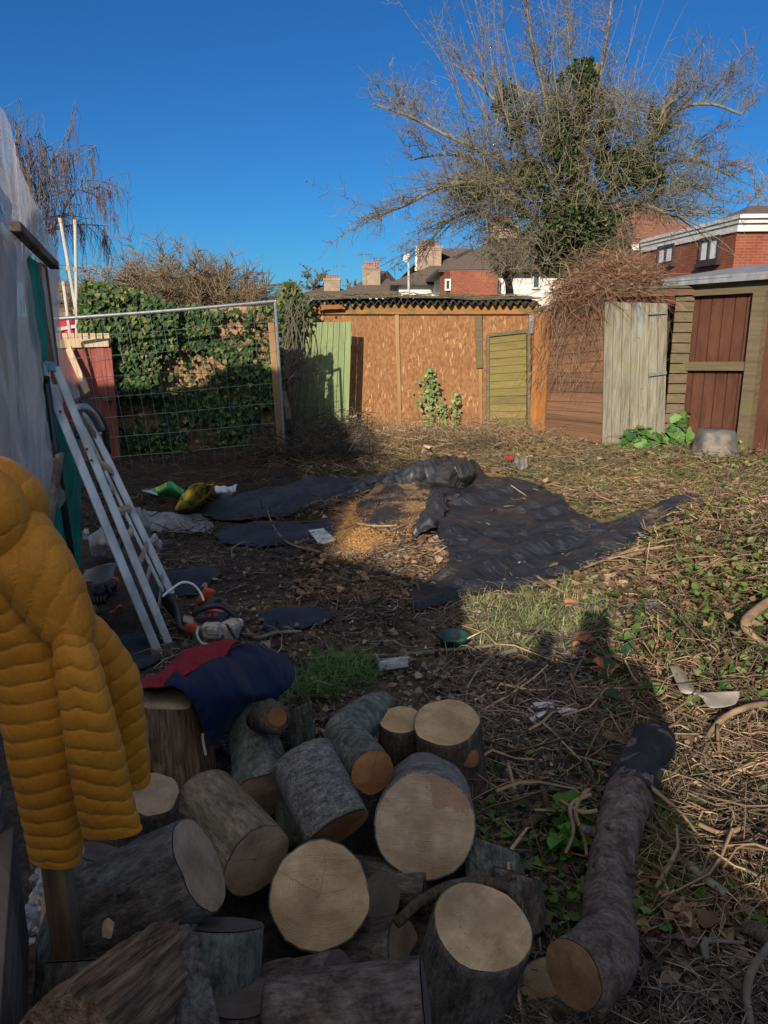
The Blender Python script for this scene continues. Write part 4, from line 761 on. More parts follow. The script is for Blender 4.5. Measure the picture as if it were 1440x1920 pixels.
# ivy column on shed corner
N = 2000; t_ = RNG.random(N); py = 528+(t_**.9)*240; cxp = np.interp(py, [528, 560, 620, 680, 770], [543, 550, 545, 533, 528]); hw = np.interp(py, [528, 545, 580, 620, 650, 700, 770], [8, 22, 34, 20, 14, 12, 10]); px = cxp+RNG.normal(0, .5, N)*hw
tn = RNG.random(N); col = np.where(tn[:, None] < .35, np.array([[.12, .11, .045]]), np.where(tn[:, None] < .6, np.array([[.07, .11, .035]]), np.array([[.04, .075, .025]])))*RNG.uniform(.6, 1.3, (N, 1))
V, col = ivy_leaf_set(px, py, 11.02-RNG.random(N)*.22, np.stack([RNG.normal(0, .6, N), -1+RNG.normal(0, .4, N), .5+RNG.normal(0, .4, N)], 1), RNG.uniform(.04, .085, N), col)
iv = thing('ivy_column', 'ragged ivy column climbing the left corner of the chipboard shed', 'ivy', at(545, 800, 10.7)*np.array((1, 1, 0))); np_mesh('ivy_leaves', V, LF, col, M['leaf'], iv)
m = MB()
for k in range(16): m.tube(smooth_line([at(545+RNG.normal(0, 6), 800, 10.6), at(542+RNG.normal(0, 12), 720, 10.6), at(550+RNG.normal(0, 18), 640, 10.7), at(552+RNG.normal(0, 18), 560, 10.7)], 12), np.linspace(.02, .006, 12)*RNG.uniform(.4, 1), 5)
m.build('ivy_stems', M['ivy_trunk'], iv)
N = 420; P_ = np.array([at(RNG.uniform(535, 600), RNG.uniform(660, 800), 10.55+RNG.random()*.2) for _ in range(N)]); V = twigs(P_, RNG.normal(0, 1, (N, 3))*np.array((1, .5, 1)), RNG.uniform(.15, .5, N), RNG.uniform(.0015, .003, N), np.stack([RNG.uniform(-.25, .25, N), RNG.uniform(0, 6, N)], 1))
tag(np_mesh('bramble', V, TW, np.tile((.20, .17, .14), (N, 1))*RNG.uniform(.6, 1.2, (N, 1)), M['twig']), 'fine grey bramble tangle in front of the green door', 'bramble')
# ---------------------------------------------------------------- trees
def rnd_perp(d):
    v = nrm(RNG.normal(size=3)); v = v-d*np.dot(v, d); return nrm(v)
def shoot(mb, p, d, L, r, nseg=6, wander=.12, up=.0, sides=4, rend=.3):
    P_ = [np.array(p, float)]; d = nrm(d); st = L/nseg
    for i in range(nseg):
        d = nrm(d+RNG.normal(0, wander, 3)+np.array((0, 0, up))); P_.append(P_[-1]+d*st)
    P_ = np.array(P_); mb.tube(P_, np.linspace(r, r*rend, len(P_)), sides, cap=False); return P_
def along(P_, t):
    q = t*(len(P_)-1); i = min(int(q), len(P_)-2); return P_[i]+(P_[i+1]-P_[i])*(q-i), nrm(P_[i+1]-P_[i])
def twig_field(bases, dirs, L, r, bendmax=.15): 
    N = len(bases); return twigs(np.array(bases), np.array(dirs), L, r, np.stack([RNG.uniform(-bendmax, bendmax, N), RNG.uniform(0, 6.28, N)], 1))
YT = 13.4
tr = thing('ivy_tree', 'big bare fruit tree with ivy clad trunk and arching branches behind the sheds', 'tree', at(1085, 560, YT)*np.array((1, 1, 0)))
b0 = at(1085, 560, YT); b0[2] = 0
trunk = MB(); crown = MB(); tb = []; td = []; tl = []
mainP = smooth_line([b0, at(1086, 520, YT), at(1078, 430, YT), at(1082, 330, YT), at(1095, 200, YT), at(1120, 120, YT)], 22)
trunk.tube(mainP, np.linspace(.3, .07, 22), 10, noise=.15)
limbs = [([(1078, 450), (1010, 350), (965, 240), (905, 165), (850, 120)], .6), ([(1080, 400), (1040, 300), (1025, 200), (1000, 90), (985, 0)], -.5), ([(1085, 360), (1120, 260), (1125, 150), (1140, 60), (1150, -40)], .3),
         ([(1085, 430), (1160, 340), (1215, 270), (1245, 205), (1270, 185)], -.3), ([(1075, 460), (990, 400), (905, 345), (830, 350), (760, 385), (715, 400)], -.6), ([(1080, 470), (1160, 410), (1240, 360), (1300, 350), (1345, 375)], .4),
         ([(1000, 330), (920, 290), (830, 250), (760, 215), (700, 195)], .2), ([(1075, 480), (985, 440), (900, 400), (840, 415), (795, 470)], .5), ([(1090, 420), (1180, 380), (1250, 400), (1275, 405)], -.6), ([(1200, 290), (1265, 210), (1330, 195), (1390, 215)], 0),
         ([(1090, 380), (1060, 250), (1070, 120), (1060, 20)], .9), ([(1060, 420), (940, 330), (850, 290), (770, 300)], 1.2), ([(1100, 400), (1200, 330), (1290, 300), (1370, 330)], 1.0)]
LP = []
for pl_, dy in limbs:
    n_ = len(pl_); P_ = smooth_line([at(a, b, YT+dy*(i/(n_-1))*1.5) for i, (a, b) in enumerate(pl_)], 20); r0 = .065*(1.1 if len(LP) < 6 else .75)*(.62 if pl_[-1][1] < 60 else 1); crown.tube(P_, np.linspace(r0, .015, 20), 6, cap=False, noise=.12); LP.append(P_)
cen = at(1075, 380, YT); sec = []
for P_ in LP:
    for k in range(27):
        t_ = RNG.uniform(.15, 1.); p, d = along(P_, t_); out = nrm(p-cen+RNG.normal(0, .5, 3)*np.array((1, 1.2, .8)))
        upb = .85 if (p[2] > at(1000, 260, YT)[2]) else (-.1 if p[2] < at(1000, 360, YT)[2] else .25)
        dd = nrm(out*.9+d*.35+np.array((0, 0, upb))+RNG.normal(0, .25, 3)); L_ = RNG.uniform(.4, 1.5)*(.72 if upb > .5 else .95)
        sec.append(shoot(crown, p, dd, L_, RNG.uniform(.006, .012), 7, .1, .03 if upb > .5 else -.02, 4, .22))
for k in range(46):          # long straight water shoots reaching up out of the crown
    px = RNG.uniform(860, 1190); p = at(px, RNG.uniform(160, 270), YT+RNG.normal(0, .7)); dd = nrm(np.array(((px-1060)/420+RNG.normal(0, .12), RNG.normal(0, .15), 1))); sec.append(shoot(crown, p, dd, RNG.uniform(1.2, 2.5), RNG.uniform(.006, .011), 7, .05, .02, 4, .25))
for si_, P_ in enumerate(sec):
    L_ = np.linalg.norm(P_[-1]-P_[0]); p, d = P_[0], 0; ws_ = si_ >= len(sec)-46
    for k in range(int(3+L_*2) if ws_ else int(7+L_*11)):
        t_ = RNG.uniform(.1, 1); p, d = along(P_, t_); sp = RNG.random(); tb.append(p); td.append(nrm(d*.6+rnd_perp(d)*.9+np.array((0, 0, .12)))); tl.append(RNG.uniform(.04, .12) if sp < .5 else RNG.uniform(.12, .42))
tw1 = twig_field(tb, td, np.array(tl), np.where(np.array(tl) < .13, .0058, .005), .2)
# second order spurs
b2 = []; d2 = []
for i in np.flatnonzero(np.array(tl) > .25):
    for k in range(2): t_ = RNG.uniform(.2, .9); b2.append(np.array(tb[i])+nrm(td[i])*tl[i]*t_); d2.append(nrm(np.array(td[i])*.7+RNG.normal(0, .7, 3)))
tw2 = twig_field(b2, d2, RNG.uniform(.05, .25, len(b2)), np.full(len(b2), .0034), .2)
trunk.build('trunk', M['ivy_trunk'], tr, smooth=True); crown.build('crown', M['branch_grey'], tr, smooth=True)
allt = np.concatenate([tw1, tw2]); pa_, pb_ = to_px(allt[:, 0]); allt = allt[~((pa_ > 1195) & (pb_ > 405) & (RNG.random(len(allt)) < .8))]; kk = RNG.random((len(allt), 1)); tag(np_mesh('twigs', allt, TW, np.where(kk < .3, np.array([[.19, .175, .10]]), np.array([[.16, .125, .092]]))*RNG.uniform(.6, 1.3, (len(allt), 1)), M['twig'], tr), kind='stuff')
# tangle in the heart of the crown
N = 9000; th = RNG.uniform(0, 6.283, N); rr = RNG.random(N)**.6; zz = RNG.uniform(-1, 1, N); px = 1090+rr*np.cos(th)*250*np.sqrt(1-zz**2*.6); py = 330+zz*170+np.abs(px-1080)*.12
P_ = np.array([at(a, b, YT+c) for a, b, c in zip(px, py, rr*np.sin(th)*1.1-.1)]); tg = twig_field(P_, RNG.normal(size=(N, 3)), RNG.uniform(.12, .55, N), RNG.uniform(.003, .007, N), .25)
N3 = 1300; P3_ = np.array([at(a, b, YT+c) for a, b, c in zip(RNG.normal(900, 50, N3), RNG.normal(365, 32, N3), RNG.normal(-.2, .5, N3))]); tg3 = twig_field(P3_, RNG.normal(size=(N3, 3))*np.array((1, .8, .7)), RNG.uniform(.1, .5, N3), RNG.uniform(.003, .006, N3), .25)
tg = np.concatenate([tg, tg3]); pa_, pb_ = to_px(tg[:, 0]); tg = tg[~((pa_ > 1185) & (pb_ > 395))]; N = len(tg); tag(np_mesh('tangled_twigs', tg, TW, np.where(RNG.random((N, 1)) < .45, np.array([[.20, .185, .105]]), np.array([[.16, .13, .092]]))*RNG.uniform(.55, 1.3, (N, 1)), M['twig'], tr), kind='stuff')
# ivy on the tree
def blob(n, cx, cy, sx, sy, dy, sdy): 
    q = nrm(RNG.normal(size=(n, 3)))*(RNG.random((n, 1))**.45); return cx+q[:, 0]*sx, cy+q[:, 1]*sy, YT+dy+q[:, 2]*sdy
parts_ = [blob(17000, 1080, 390, 98, 118, -.3, .9), blob(10500, 1092, 220, 66, 105, -.3, .6), blob(4600, 1120, 440, 55, 55, -.3, .7), blob(5000, 1060, 300, 60, 80, -.3, .7), blob(2600, 990, 280, 62, 85, .0, .5), blob(420, 945, 190, 30, 50, .3, .3), blob(3400, 1180, 325, 75, 62, -.2, .6), blob(420, 1235, 235, 28, 55, -.2, .3), blob(3200, 1030, 370, 70, 60, -.4, .6), blob(3600, 1050, 480, 45, 50, 0, .7), blob(3200, 1105, 150, 42, 48, -.1, .5), blob(900, 900, 350, 60, 32, -.2, .5), blob(900, 1150, 480, 40, 36, -.3, .5)]
px = np.concatenate([p[0] for p in parts_]); py = np.concatenate([p[1] for p in parts_]); Yv = np.concatenate([p[2] for p in parts_])
kp = fbm(px*.03+9, py*.03+Yv, 91, 4) > .485; px, py, Yv = px[kp], py[kp], Yv[kp]; N = len(px)
P_ = np.array([at(a, b, c) for a, b, c in zip(px, py, Yv)]); tn = RNG.random(N)
col = np.where(tn[:, None] < .18, np.array([[.10, .105, .036]]), np.where(tn[:, None] < .5, np.array([[.036, .06, .017]]), np.array([[.016, .036, .011]])))*RNG.uniform(.6, 1.35, (N, 1))
np_mesh('ivy', leaves(P_, RNG.normal(size=(N, 3))+np.array((0, -.7, .5)), RNG.uniform(.032, .07, N), tipdir=np.array([[0, -.2, -1.]])), LF, col, M['leaf'], tr)
def bare_tree(name, label, px, pyb, pyt, Y, wpx, n1, n2, tw, mat='branch_grey', twc=(.2, .15, .11), droop=0., trunk_r=.12, base_z=None, spread_low=.25, group=None, rt=.006):
    b = at(px, pyb, Y); b = np.array((b[0], Y, b[2] if base_z is None else base_z)); top = at(px, pyt, Y); H = top[2]-b[2]; W = wpx/1440*Y/2
    t = thing(name, label, 'tree', b, group); m1 = MB(); P0 = shoot(m1, b, (0, 0, 1), H*.55, trunk_r, 8, .05, .05, 7, .5); m1.build('trunk', M['ivy_trunk'], t, smooth=True); cr = MB(); tb_ = []; td_ = []; tl_ = []
    for k in range(n1):
        p, d = along(P0, RNG.uniform(spread_low, 1)); a = RNG.uniform(0, 6.283); dd = np.array((math.cos(a)*W*.95, math.sin(a)*W*.8, RNG.uniform(.25, 1.)*H*.55)); L_ = np.linalg.norm(dd)*RNG.uniform(.7, 1.05); Q = shoot(cr, p, dd, L_, trunk_r*.35, 7, .12, -.0 if not droop else -.05, 5, .2)
        for j in range(n2):
            p2, d_ = along(Q, RNG.uniform(.2, 1)); Q2 = shoot(cr, p2, d_*.8+rnd_perp(d_)*.7+np.array((0, 0, .15)), L_*RNG.uniform(.2, .45), trunk_r*.1, 5, .12, -.16*bool(droop), 3, .3)
            for i in range(tw):
                p3, d3 = along(Q2, RNG.uniform(.1, 1)); tb_.append(p3); td_.append((d3*.7+rnd_perp(d3)*.7) if not droop else np.array((RNG.normal(0, .12), RNG.normal(0, .12), -1))); tl_.append(RNG.uniform(.25, 1.)*L_*(.16 if not droop else droop))
    cr.build('crown', M[mat], t, smooth=True); N = len(tb_); tag(np_mesh('twigs', twig_field(tb_, td_, np.array(tl_), np.full(N, rt), .15), TW, np.tile(twc, (N, 1))*RNG.uniform(.6, 1.3, (N, 1)), M['twig'], t), kind='stuff'); return t
bare_tree('weeping_birch', 'weeping birch with hanging purple brown twigs behind the plastic shelter', 66, 620, 165, 20., 340, 26, 11, 9, 'branch_grey', (.13, .09, .082), .36, .12, rt=.008)
bare_tree('fruit_tree', 'small pruned bare fruit tree in front of the bungalow with brick bay', 955, 556, 450, 16., 110, 7, 5, 7, 'branch', (.2, .16, .09), 0, .09, rt=.006)
bare_tree('bare_tree', 'pale bare tree at the right edge above the brick house roof', 1436, 470, 245, 40., 200, 14, 8, 9, 'branch_grey', (.24, .2, .16), 0, .2, base_z=0., spread_low=.5, rt=.02)
bare_tree('bare_tree', 'hazy bare tree between the two bungalow chimneys', 868, 545, 436, 75., 120, 12, 7, 9, 'branch_grey', (.2, .17, .13), 0, .25, rt=.035)
bare_tree('bare_tree', 'small grey tree with bunched branches above the shed roof left of the chimneys', 592, 556, 506, 80., 62, 12, 7, 10, 'branch_grey', (.12, .11, .09), 0, .3, rt=.045)
bare_tree('bare_tree', 'low grey tree just left of the bunched grey tree', 535, 556, 521, 82., 60, 9, 6, 9, 'branch_grey', (.13, .12, .1), 0, .3, rt=.04)
bare_tree('bare_tree', 'faint tree crown between the two smaller far chimneys', 664, 556, 514, 95., 44, 9, 6, 9, 'branch_grey', (.17, .14, .11), 0, .3, rt=.05)
# twiggy shrub beyond the ivy fence
sb = thing('shrub', 'large rounded reddish brown twiggy shrub behind the ivy fence', 'shrub', at(320, 570, 11.5)*np.array((1, 1, 0)))
b = at(318, 570, 11.5); cr = MB(); tb_ = []; td_ = []; tl_ = []
for k in range(230):
    a = RNG.uniform(0, 6.283); rho = RNG.random()**.5; base = np.array((b[0]+rho*math.cos(a)*.8, 11.5+rho*math.sin(a)*.5, 1.15)); dd = np.array((math.cos(a)*rho*1.25, math.sin(a)*rho*.8, 1.0)); L_ = RNG.uniform(1.0, 1.75)*(1-.28*rho)
    Q = shoot(cr, base, dd, L_, .012, 7, .1, .0, 4, .25)
    for i in range(62): p3, d3 = along(Q, RNG.uniform(.3, 1)); tb_.append(p3); td_.append(d3*.6+rnd_perp(d3)*.8); tl_.append(RNG.uniform(.08, .34))
cr.build('stems', M['branch'], sb, smooth=True); N = len(tb_); tag(np_mesh('twigs', twig_field(tb_, td_, np.array(tl_), np.full(N, .0062), .15), TW, np.where(RNG.random((N, 1)) < .6, np.array([[.22, .155, .09]]), np.array([[.16, .13, .082]]))*RNG.uniform(.6, 1.3, (N, 1)), M['twig'], sb), kind='stuff')
# ---------------------------------------------------------------- leafy plants by the sheds
def leafy(name, label, base, W, D, H, n, size, cols, cat='plant'):
    t = thing(name, label, cat, base); q = nrm(RNG.normal(size=(n, 3)))*(RNG.random((n, 1))**.4); q[:, 2] = np.abs(q[:, 2]); P_ = np.array(base)+q*np.array((W, D, H))
    c = np.array(cols)[RNG.integers(0, len(cols), n)]*RNG.uniform(.65, 1.3, (n, 1)); np_mesh('leaves', leaves(P_, q*np.array((1, 1, .6))+np.array((0, -.5, .6))+RNG.normal(0, .3, (n, 3)), RNG.uniform(.6, 1.25, n)*size, .2, 1.15), LF, c, M['leaf'], t)
    m = MB(); 
    for p in P_[::max(1, n//14)]: m.tube([np.array(base), (np.array(base)+p)/2+np.array((0, 0, .04)), p], .004, 5)
    m.build('stems', M['branch_green'], t)
G1 = [(.05, .13, .025), (.085, .18, .04), (.12, .2, .06), (.035, .095, .02)]
leafy('leafy_plant', 'tall clump of broad green leaves at the white shed door, right clump', gpz(1272, 832), .30, .22, .52, 150, .13, G1); leafy('leafy_plant', 'low clump of broad pale green leaves at the foot of the white shed door', gpz(1205, 838), .33, .16, .26, 80, .11, G1)
def climber(label, px, py0, py1, w_, n):
    b = at(px, py1, YS-.2); t = thing('climbing_weed', label, 'plant', (b[0], b[1], 0)); u = RNG.random(n); py = py0+(py1-py0)*u; ww = w_*np.sin(np.pi*np.clip(.12+u*.8, 0, 1)); P_ = np.array([at(px+x_, y_, YS-.08-RNG.random()*.14) for x_, y_ in zip(RNG.normal(0, .5, n)*ww, py)])
    c = np.array([(.17, .24, .08), (.12, .19, .06), (.22, .27, .11)])[RNG.integers(0, 3, n)]*RNG.uniform(.6, 1.25, (n, 1)); np_mesh('leaves', leaves(P_, np.stack([RNG.normal(0, .5, n), -np.ones(n), RNG.normal(.4, .4, n)], 1), RNG.uniform(.03, .065, n)), LF, c, M['leaf'], t)
    MB().tube(smooth_line([at(px, py1+8, YS-.12), at(px+2, (py0+py1)/2, YS-.12), at(px, py0, YS-.1)], 8), [.006]*8, 5).build('stem', M['branch_green'], t)
climber('tallest leafy weed climbing the middle of the chipboard wall', 804, 694, 806, 24, 190); climber('slim leafy weed to the right on the chipboard wall', 853, 736, 806, 11, 70); climber('shortest leafy weed between the two taller ones on the chipboard', 831, 756, 806, 10, 50)
climber('green weed on the orange corner post of the brown shed', 1030, 700, 812, 30, 90); climber('small green weed in the middle of the brown shed wall', 1078, 712, 760, 16, 40)
# ---------------------------------------------------------------- log pile
def log(label, px, py, d, diam, L, axis, bark='bark_grey', cut='cut_pale', taper=0., seed=1, oval=1., roll=0., tilt=(0, 0), irr=.07, notch=None, name='log', group='cut logs in the pile', knot=None):
    c = pt(px, py, d); ax = nrm(c2w(axis[0], axis[1], 0)+axis[2]*nrm(ray(px, py))); ctr = c+ax*L/2
    q = Vector(-ax).to_track_quat('Z', 'Y') @ Quaternion((0, 0, 1), roll)
    t = thing(name, label, 'log', ctr, group); t.rotation_mode = 'QUATERNION'; t.rotation_quaternion = q; ORG[t] = np.zeros(3)
    n = 64; an = np.arange(n)*2*math.pi/n; R0 = diam/2; kr = 16
    out = 1+irr*2*(fbm(np.cos(an)*1.1+seed*3.7, np.sin(an)*1.1+seed*1.3, seed, 3)-.5)+.02*(fbm(np.cos(an)*6+seed, np.sin(an)*6, seed+5, 2)-.5)
    if notch: out = out*(1-notch[1]*np.exp(-((an-notch[0]+math.pi) % (2*math.pi)-math.pi)**2/notch[2]))
    cx, cy = np.cos(an)*oval, np.sin(an)/oval
    def ring(z, s, zt=0.): 
        f = (z+L/2)/L; rr = R0*s*out*(1+taper*(1-f))*(1+.05*(fbm(np.cos(an)*2+seed, np.sin(an)*2+z*6+9, seed+2, 4)-.5)*2)
        if knot:
            dz_ = z-knot[0]*L/2; da = ((an-knot[1]+math.pi) % (2*math.pi))-math.pi; rr = rr+knot[2]*np.exp(-(dz_**2/.0016+da**2/.12))
        x, y = rr*cx, rr*cy; return np.stack([x, y, z+zt*(tilt[0]*x+tilt[1]*y)+0*x], 1)
    zs = np.linspace(-L/2, L/2, kr); w_ = np.clip((zs/L+.5)*1.5-.5, 0, 1); rings = [ring(-L/2, .96)]+[ring(z, 1., a) for z, a in zip(zs, w_)]+[ring(L/2, .962, 1.)]
    b = MB(); b.loft(rings, cap=False); bo = b.build('bark', M[bark], t, smooth=True)
    for zz, sg, nm in ((L/2, 1, 'cut_face'), (-L/2, -1, 'cut_face')):
        f = MB(); rs_ = []
        for s in (1., .97, .85, .68, .5, .32, .16): p = ring(zz, .968*s, 1. if sg > 0 else 0.); p[:, 2] += sg*.0025+(fbm(p[:, 0]*22+seed, p[:, 1]*22, seed, 3)-.5)*.006*(s < .97); rs_.append(p)
        f.loft(rs_, cap=False); k = len(f.v); f.add([np.mean(rs_[-1], 0)], []); f.f += [(k-n+i, k-n+(i+1) % n, k) for i in range(n)]; f.m += [0]*n; f.c += [(1, 1, 1)]*n; f.build(nm, M[cut], t, smooth=True)
    return t
# px, py of the sawn face, distance, diameter, length, direction from the face into the pile (right, up, forward)
log('biggest round pale sawn log facing the camera at the centre front', 600, 1677, 2.00, .268, .34, (-.07, -.08, 1), 'bark_grey', 'cut_pale', seed=1, irr=.07)
log('large log with two rusty stained patches on its sawn face', 797, 1546, 2.22, .292, .34, (.02, .24, 1), 'bark_silver', 'cut_stain', seed=2, irr=.055)
log('thick upright log with pale oval top right of the round front log', 905, 1735, 1.86, .250, .36, (-.28, -.88, .52), 'bark_grey', 'cut_pale', .10, 3, irr=.04, oval=1.02)
log('big blue grey log lying on its side with a broken edge, under the jacket', 372, 1622, 1.80, .225, .31, (-.95, -.50, .06), 'bark_grey', 'cut_grey', .10, 4, notch=(2.6, .16, .10))
log('brown barked log slanting down to a shadowed grey face, left of the silver log', 482, 1612, 2.12, .215, .30, (-.50, .55, .75), 'bark_tan', 'cut_grey', .02, 5, irr=.07)
log('silvery flecked short log pointing down at the round front log', 634, 1556, 2.18, .195, .24, (-.40, .80, .55), 'bark_silver', 'cut_red', .02, 6, irr=.06)
log('small upright stub with split pale top beside the larger stump', 751, 1350, 2.72, .15, .26, (.02, -.85, .5), 'bark_brown', 'cut_pale', .04, 8, oval=1.04)
log('upright stump with swirled pale top and a round knot on its bark', 838, 1353, 2.66, .232, .30, (.10, -.85, .5), 'bark_brown', 'cut_pale', .06, 9, irr=.08)
log('shaggy dark barked stump with bumpy pale top under the jacket sleeve', 280, 1488, 2.12, .165, .30, (-.05, -.85, .5), 'bark_brown', 'cut_grey', .0, 11, irr=.16)
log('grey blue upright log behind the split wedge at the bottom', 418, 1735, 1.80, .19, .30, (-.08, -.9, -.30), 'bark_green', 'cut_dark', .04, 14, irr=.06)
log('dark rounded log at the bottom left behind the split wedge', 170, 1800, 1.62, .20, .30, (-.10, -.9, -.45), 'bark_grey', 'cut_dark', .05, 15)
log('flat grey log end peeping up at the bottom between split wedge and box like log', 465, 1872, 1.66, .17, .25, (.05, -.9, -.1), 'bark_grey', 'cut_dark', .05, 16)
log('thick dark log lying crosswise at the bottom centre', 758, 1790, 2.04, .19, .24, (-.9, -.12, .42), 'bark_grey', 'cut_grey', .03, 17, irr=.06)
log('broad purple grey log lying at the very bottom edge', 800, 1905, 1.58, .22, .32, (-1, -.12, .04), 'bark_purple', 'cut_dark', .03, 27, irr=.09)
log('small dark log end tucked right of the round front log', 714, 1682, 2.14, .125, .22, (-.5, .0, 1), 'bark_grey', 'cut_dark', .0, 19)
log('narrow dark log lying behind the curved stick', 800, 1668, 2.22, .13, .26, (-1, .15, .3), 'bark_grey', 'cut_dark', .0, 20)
log('greenish split chunk standing right of the stained log', 918, 1582, 2.28, .145, .18, (.1, -.9, -.15), 'bark_green', 'cut_dark', .1, 21, oval=1.2, irr=.2, tilt=(.5, .2))
log('small grey chunk at the right end of the curved stick', 968, 1640, 2.16, .11, .15, (.1, -.9, -.1), 'bark_grey', 'cut_dark', .1, 22, oval=1.2, irr=.2, tilt=(.5, .3))
log('round pale log under the sawn end of the long trunk', 1056, 1900, 1.87, .27, .28, (-.05, -.45, 1), 'bark_grey', 'cut_pale', .0, 23, irr=.06)
log('greenish log behind the silver log, leaning upright', 553, 1420, 2.50, .12, .26, (.05, -.95, -.1), 'bark_green', 'cut_dark', .05, 24, oval=1.15, tilt=(-.6, .2))
log('green barked wedge standing just below the end of the fleece', 560, 1325, 2.85, .09, .2, (.1, -.95, .3), 'bark_green', 'cut_grey', .05, 25, tilt=(.7, .2), irr=.15)
log('dark log wedged under the jacket behind the big blue grey log', 190, 1600, 1.95, .16, .26, (-.3, -.9, -.2), 'bark_green', 'cut_dark', .05, 26)
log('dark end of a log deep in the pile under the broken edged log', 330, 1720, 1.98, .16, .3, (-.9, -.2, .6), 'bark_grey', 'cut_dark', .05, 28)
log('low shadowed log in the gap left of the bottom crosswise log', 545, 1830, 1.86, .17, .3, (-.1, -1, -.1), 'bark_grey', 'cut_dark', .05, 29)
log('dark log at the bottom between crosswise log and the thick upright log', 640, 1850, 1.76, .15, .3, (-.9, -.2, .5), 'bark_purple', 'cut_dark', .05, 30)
log('short sawn offcut lying on the bare soil beyond the pile', 678, 1128, 4.3, .055, .09, (.9, .2, .3), 'bark_brown', 'cut_red', .0, 31, group=None)
# curved log
def bent(label, path, radii, bark, cut, nz=.1, seed=3, name='log', group='cut logs in the pile', ends=(1, 1)):
    P_ = smooth_line(path, 64); rr = np.interp(np.linspace(0, 1, 64), np.linspace(0, 1, len(radii)), radii); t = thing(name, label, 'log', (P_[32][0], P_[32][1], P_[:, 2].min()), group)
    m = MB(); m.tube(P_, rr, 40, cap=False, noise=nz, seed=seed); V = np.array(m.v).reshape(64, 40, 3); m.build('bark', M[bark], t, smooth=True)
    for e, (i, j) in enumerate(((0, 1), (63, 62))):
        if not ends[e]: continue
        ring_ = V[i]; c = ring_.mean(0); dv_ = nrm(P_[i]-P_[j]); e_ = thing('x', None, None, c+dv_*.001); bpy.data.objects.remove(e_); f = MB(); rs_ = [c+(ring_-c)*s+dv_*(.002+.004*(s < .9)*fbm(ring_[:, :1]*30, ring_[:, 1:2]*30, 5, 2)) for s in (.99, .93, .75, .5, .25)]
        f.loft(rs_, cap=False); k = len(f.v); f.add([c+dv_*.004], []); f.f += [(k-40+q, k-40+(q+1) % 40, k) for q in range(40)]; f.m += [0]*40; f.c += [(1, 1, 1)]*40
        # own local frame so the rings centre on the face
        q_ = Vector(dv_).to_track_quat('Z', 'Y'); R_ = np.array(q_.to_matrix()); Vl = (np.array(f.v)-c) @ R_; me = bpy.data.meshes.new('cut_face'); me.from_pydata([tuple(p) for p in Vl], [], f.f); me.materials.append(M[cut]); me.polygons.foreach_set('use_smooth', [True]*len(f.f))
        bm = bmesh.new(); bm.from_mesh(me); bmesh.ops.recalc_face_normals(bm, faces=bm.faces); bm.to_mesh(me); bm.free()
        o = link(bpy.data.objects.new('cut_face', me)); o.parent = t; o.location = tuple(c-ORG[t]); o.rotation_mode = 'QUATERNION'; o.rotation_quaternion = q_; ORG[o] = c
    return t
bent('curved greenish log with an orange brown sawn end above the silver log', [pt(698, 1447, 2.30), pt(672, 1415, 2.42), pt(650, 1380, 2.55), pt(672, 1352, 2.7), pt(715, 1325, 2.85)], [.068, .07, .072, .068, .06], 'bark_green', 'cut_red')
t = bent('stout green barked bough standing upright under the fleece with a broken knot', [pt(497, 1490, 2.42), pt(485, 1430, 2.52), pt(474, 1370, 2.6), pt(480, 1318, 2.66)], [.10, .088, .082, .07], 'bark_green', 'cut_grey', .12, 7)
P_ = [pt(490, 1350, 2.55), pt(505, 1347, 2.48), pt(519, 1346, 2.42)]; m = MB(); m.tube(smooth_line(P_, 6), [.05, .05, .048, .05, .052, .045], 16, noise=.2); kb = m.build('knot', M['bark_brown'], t, smooth=True)
m = MB(); dv_ = nrm(P_[2]-P_[1]); m.tube([P_[2]-dv_*.004, P_[2]+dv_*.004], [.034, .03], 14, noise=.25); m.build('broken_wood', M['cut_red'], kb)
# knot on the stump
c = pt(880, 1424, 2.60); bs_ = thing('log_knot', 'round orange knot on the side of the swirled stump', 'knot', c); m = MB(); m.tube([c+np.array((0, .03, 0)), c, c+np.array((.0, -.012, .004))], [.036, .034, .026], 18, noise=.1); m.build('knot', M['cut_red'], bs_, smooth=True)
st = next(o for o in C.objects if o.get('label', '').startswith('upright stump')); bpy.context.view_layer.update()
kn = next(o for o in bs_.children); kn.parent = st; kn.matrix_parent_inverse = st.matrix_world.inverted(); kn.location = tuple(c); bpy.data.objects.remove(bs_)
# split block under the fleece
bk = thing('split_block', 'big squared split block with flat pale top under the fleece', 'log', pt(315, 1450, 2.35)*np.array((1, 1, 0)), 'cut logs in the pile')
zt = .40; tp = [gp(a_, b_, zt+RNG.normal(0, .004)) for a_, b_ in ((256, 1326), (258, 1290), (345, 1284), (380, 1300), (352, 1330), (300, 1330))]
cnt = np.mean(tp, 0); bt = [np.array((cnt[0]+(p[0]-cnt[0])*1.12+.03, cnt[1]+(p[1]-cnt[1])*1.08, 0)) for p in tp]; rows = []
for k in range(9):
    f_ = k/8; ring_ = []
    for i in range(6):
        for s in np.linspace(0, 1, 7)[:-1]: a = tp[i]*(1-s)+tp[(i+1) % 6]*s; b = bt[i]*(1-s)+bt[(i+1) % 6]*s; p = a*(1-f_)+b*f_; p = p+np.array((fbm(p[2]*9+i, s*3, 4, 3)-.5, fbm(p[2]*9, s*3+i, 6, 3)-.5, 0))*.03; ring_.append(p)
    rows.append(ring_)
MB().loft(rows, cap=False).build('side', M['split'], bk, smooth=False); m = MB(); tpc = np.mean(rows[0], 0); m.loft([[p for p in rows[0]], [tpc+(p-tpc)*.5+np.array((0, 0, .004)) for p in rows[0]], [tpc+(p-tpc)*.05+np.array((0, 0, .006)) for p in rows[0]]]); m.build('cut_face', M['cut_grey'], bk, smooth=True)
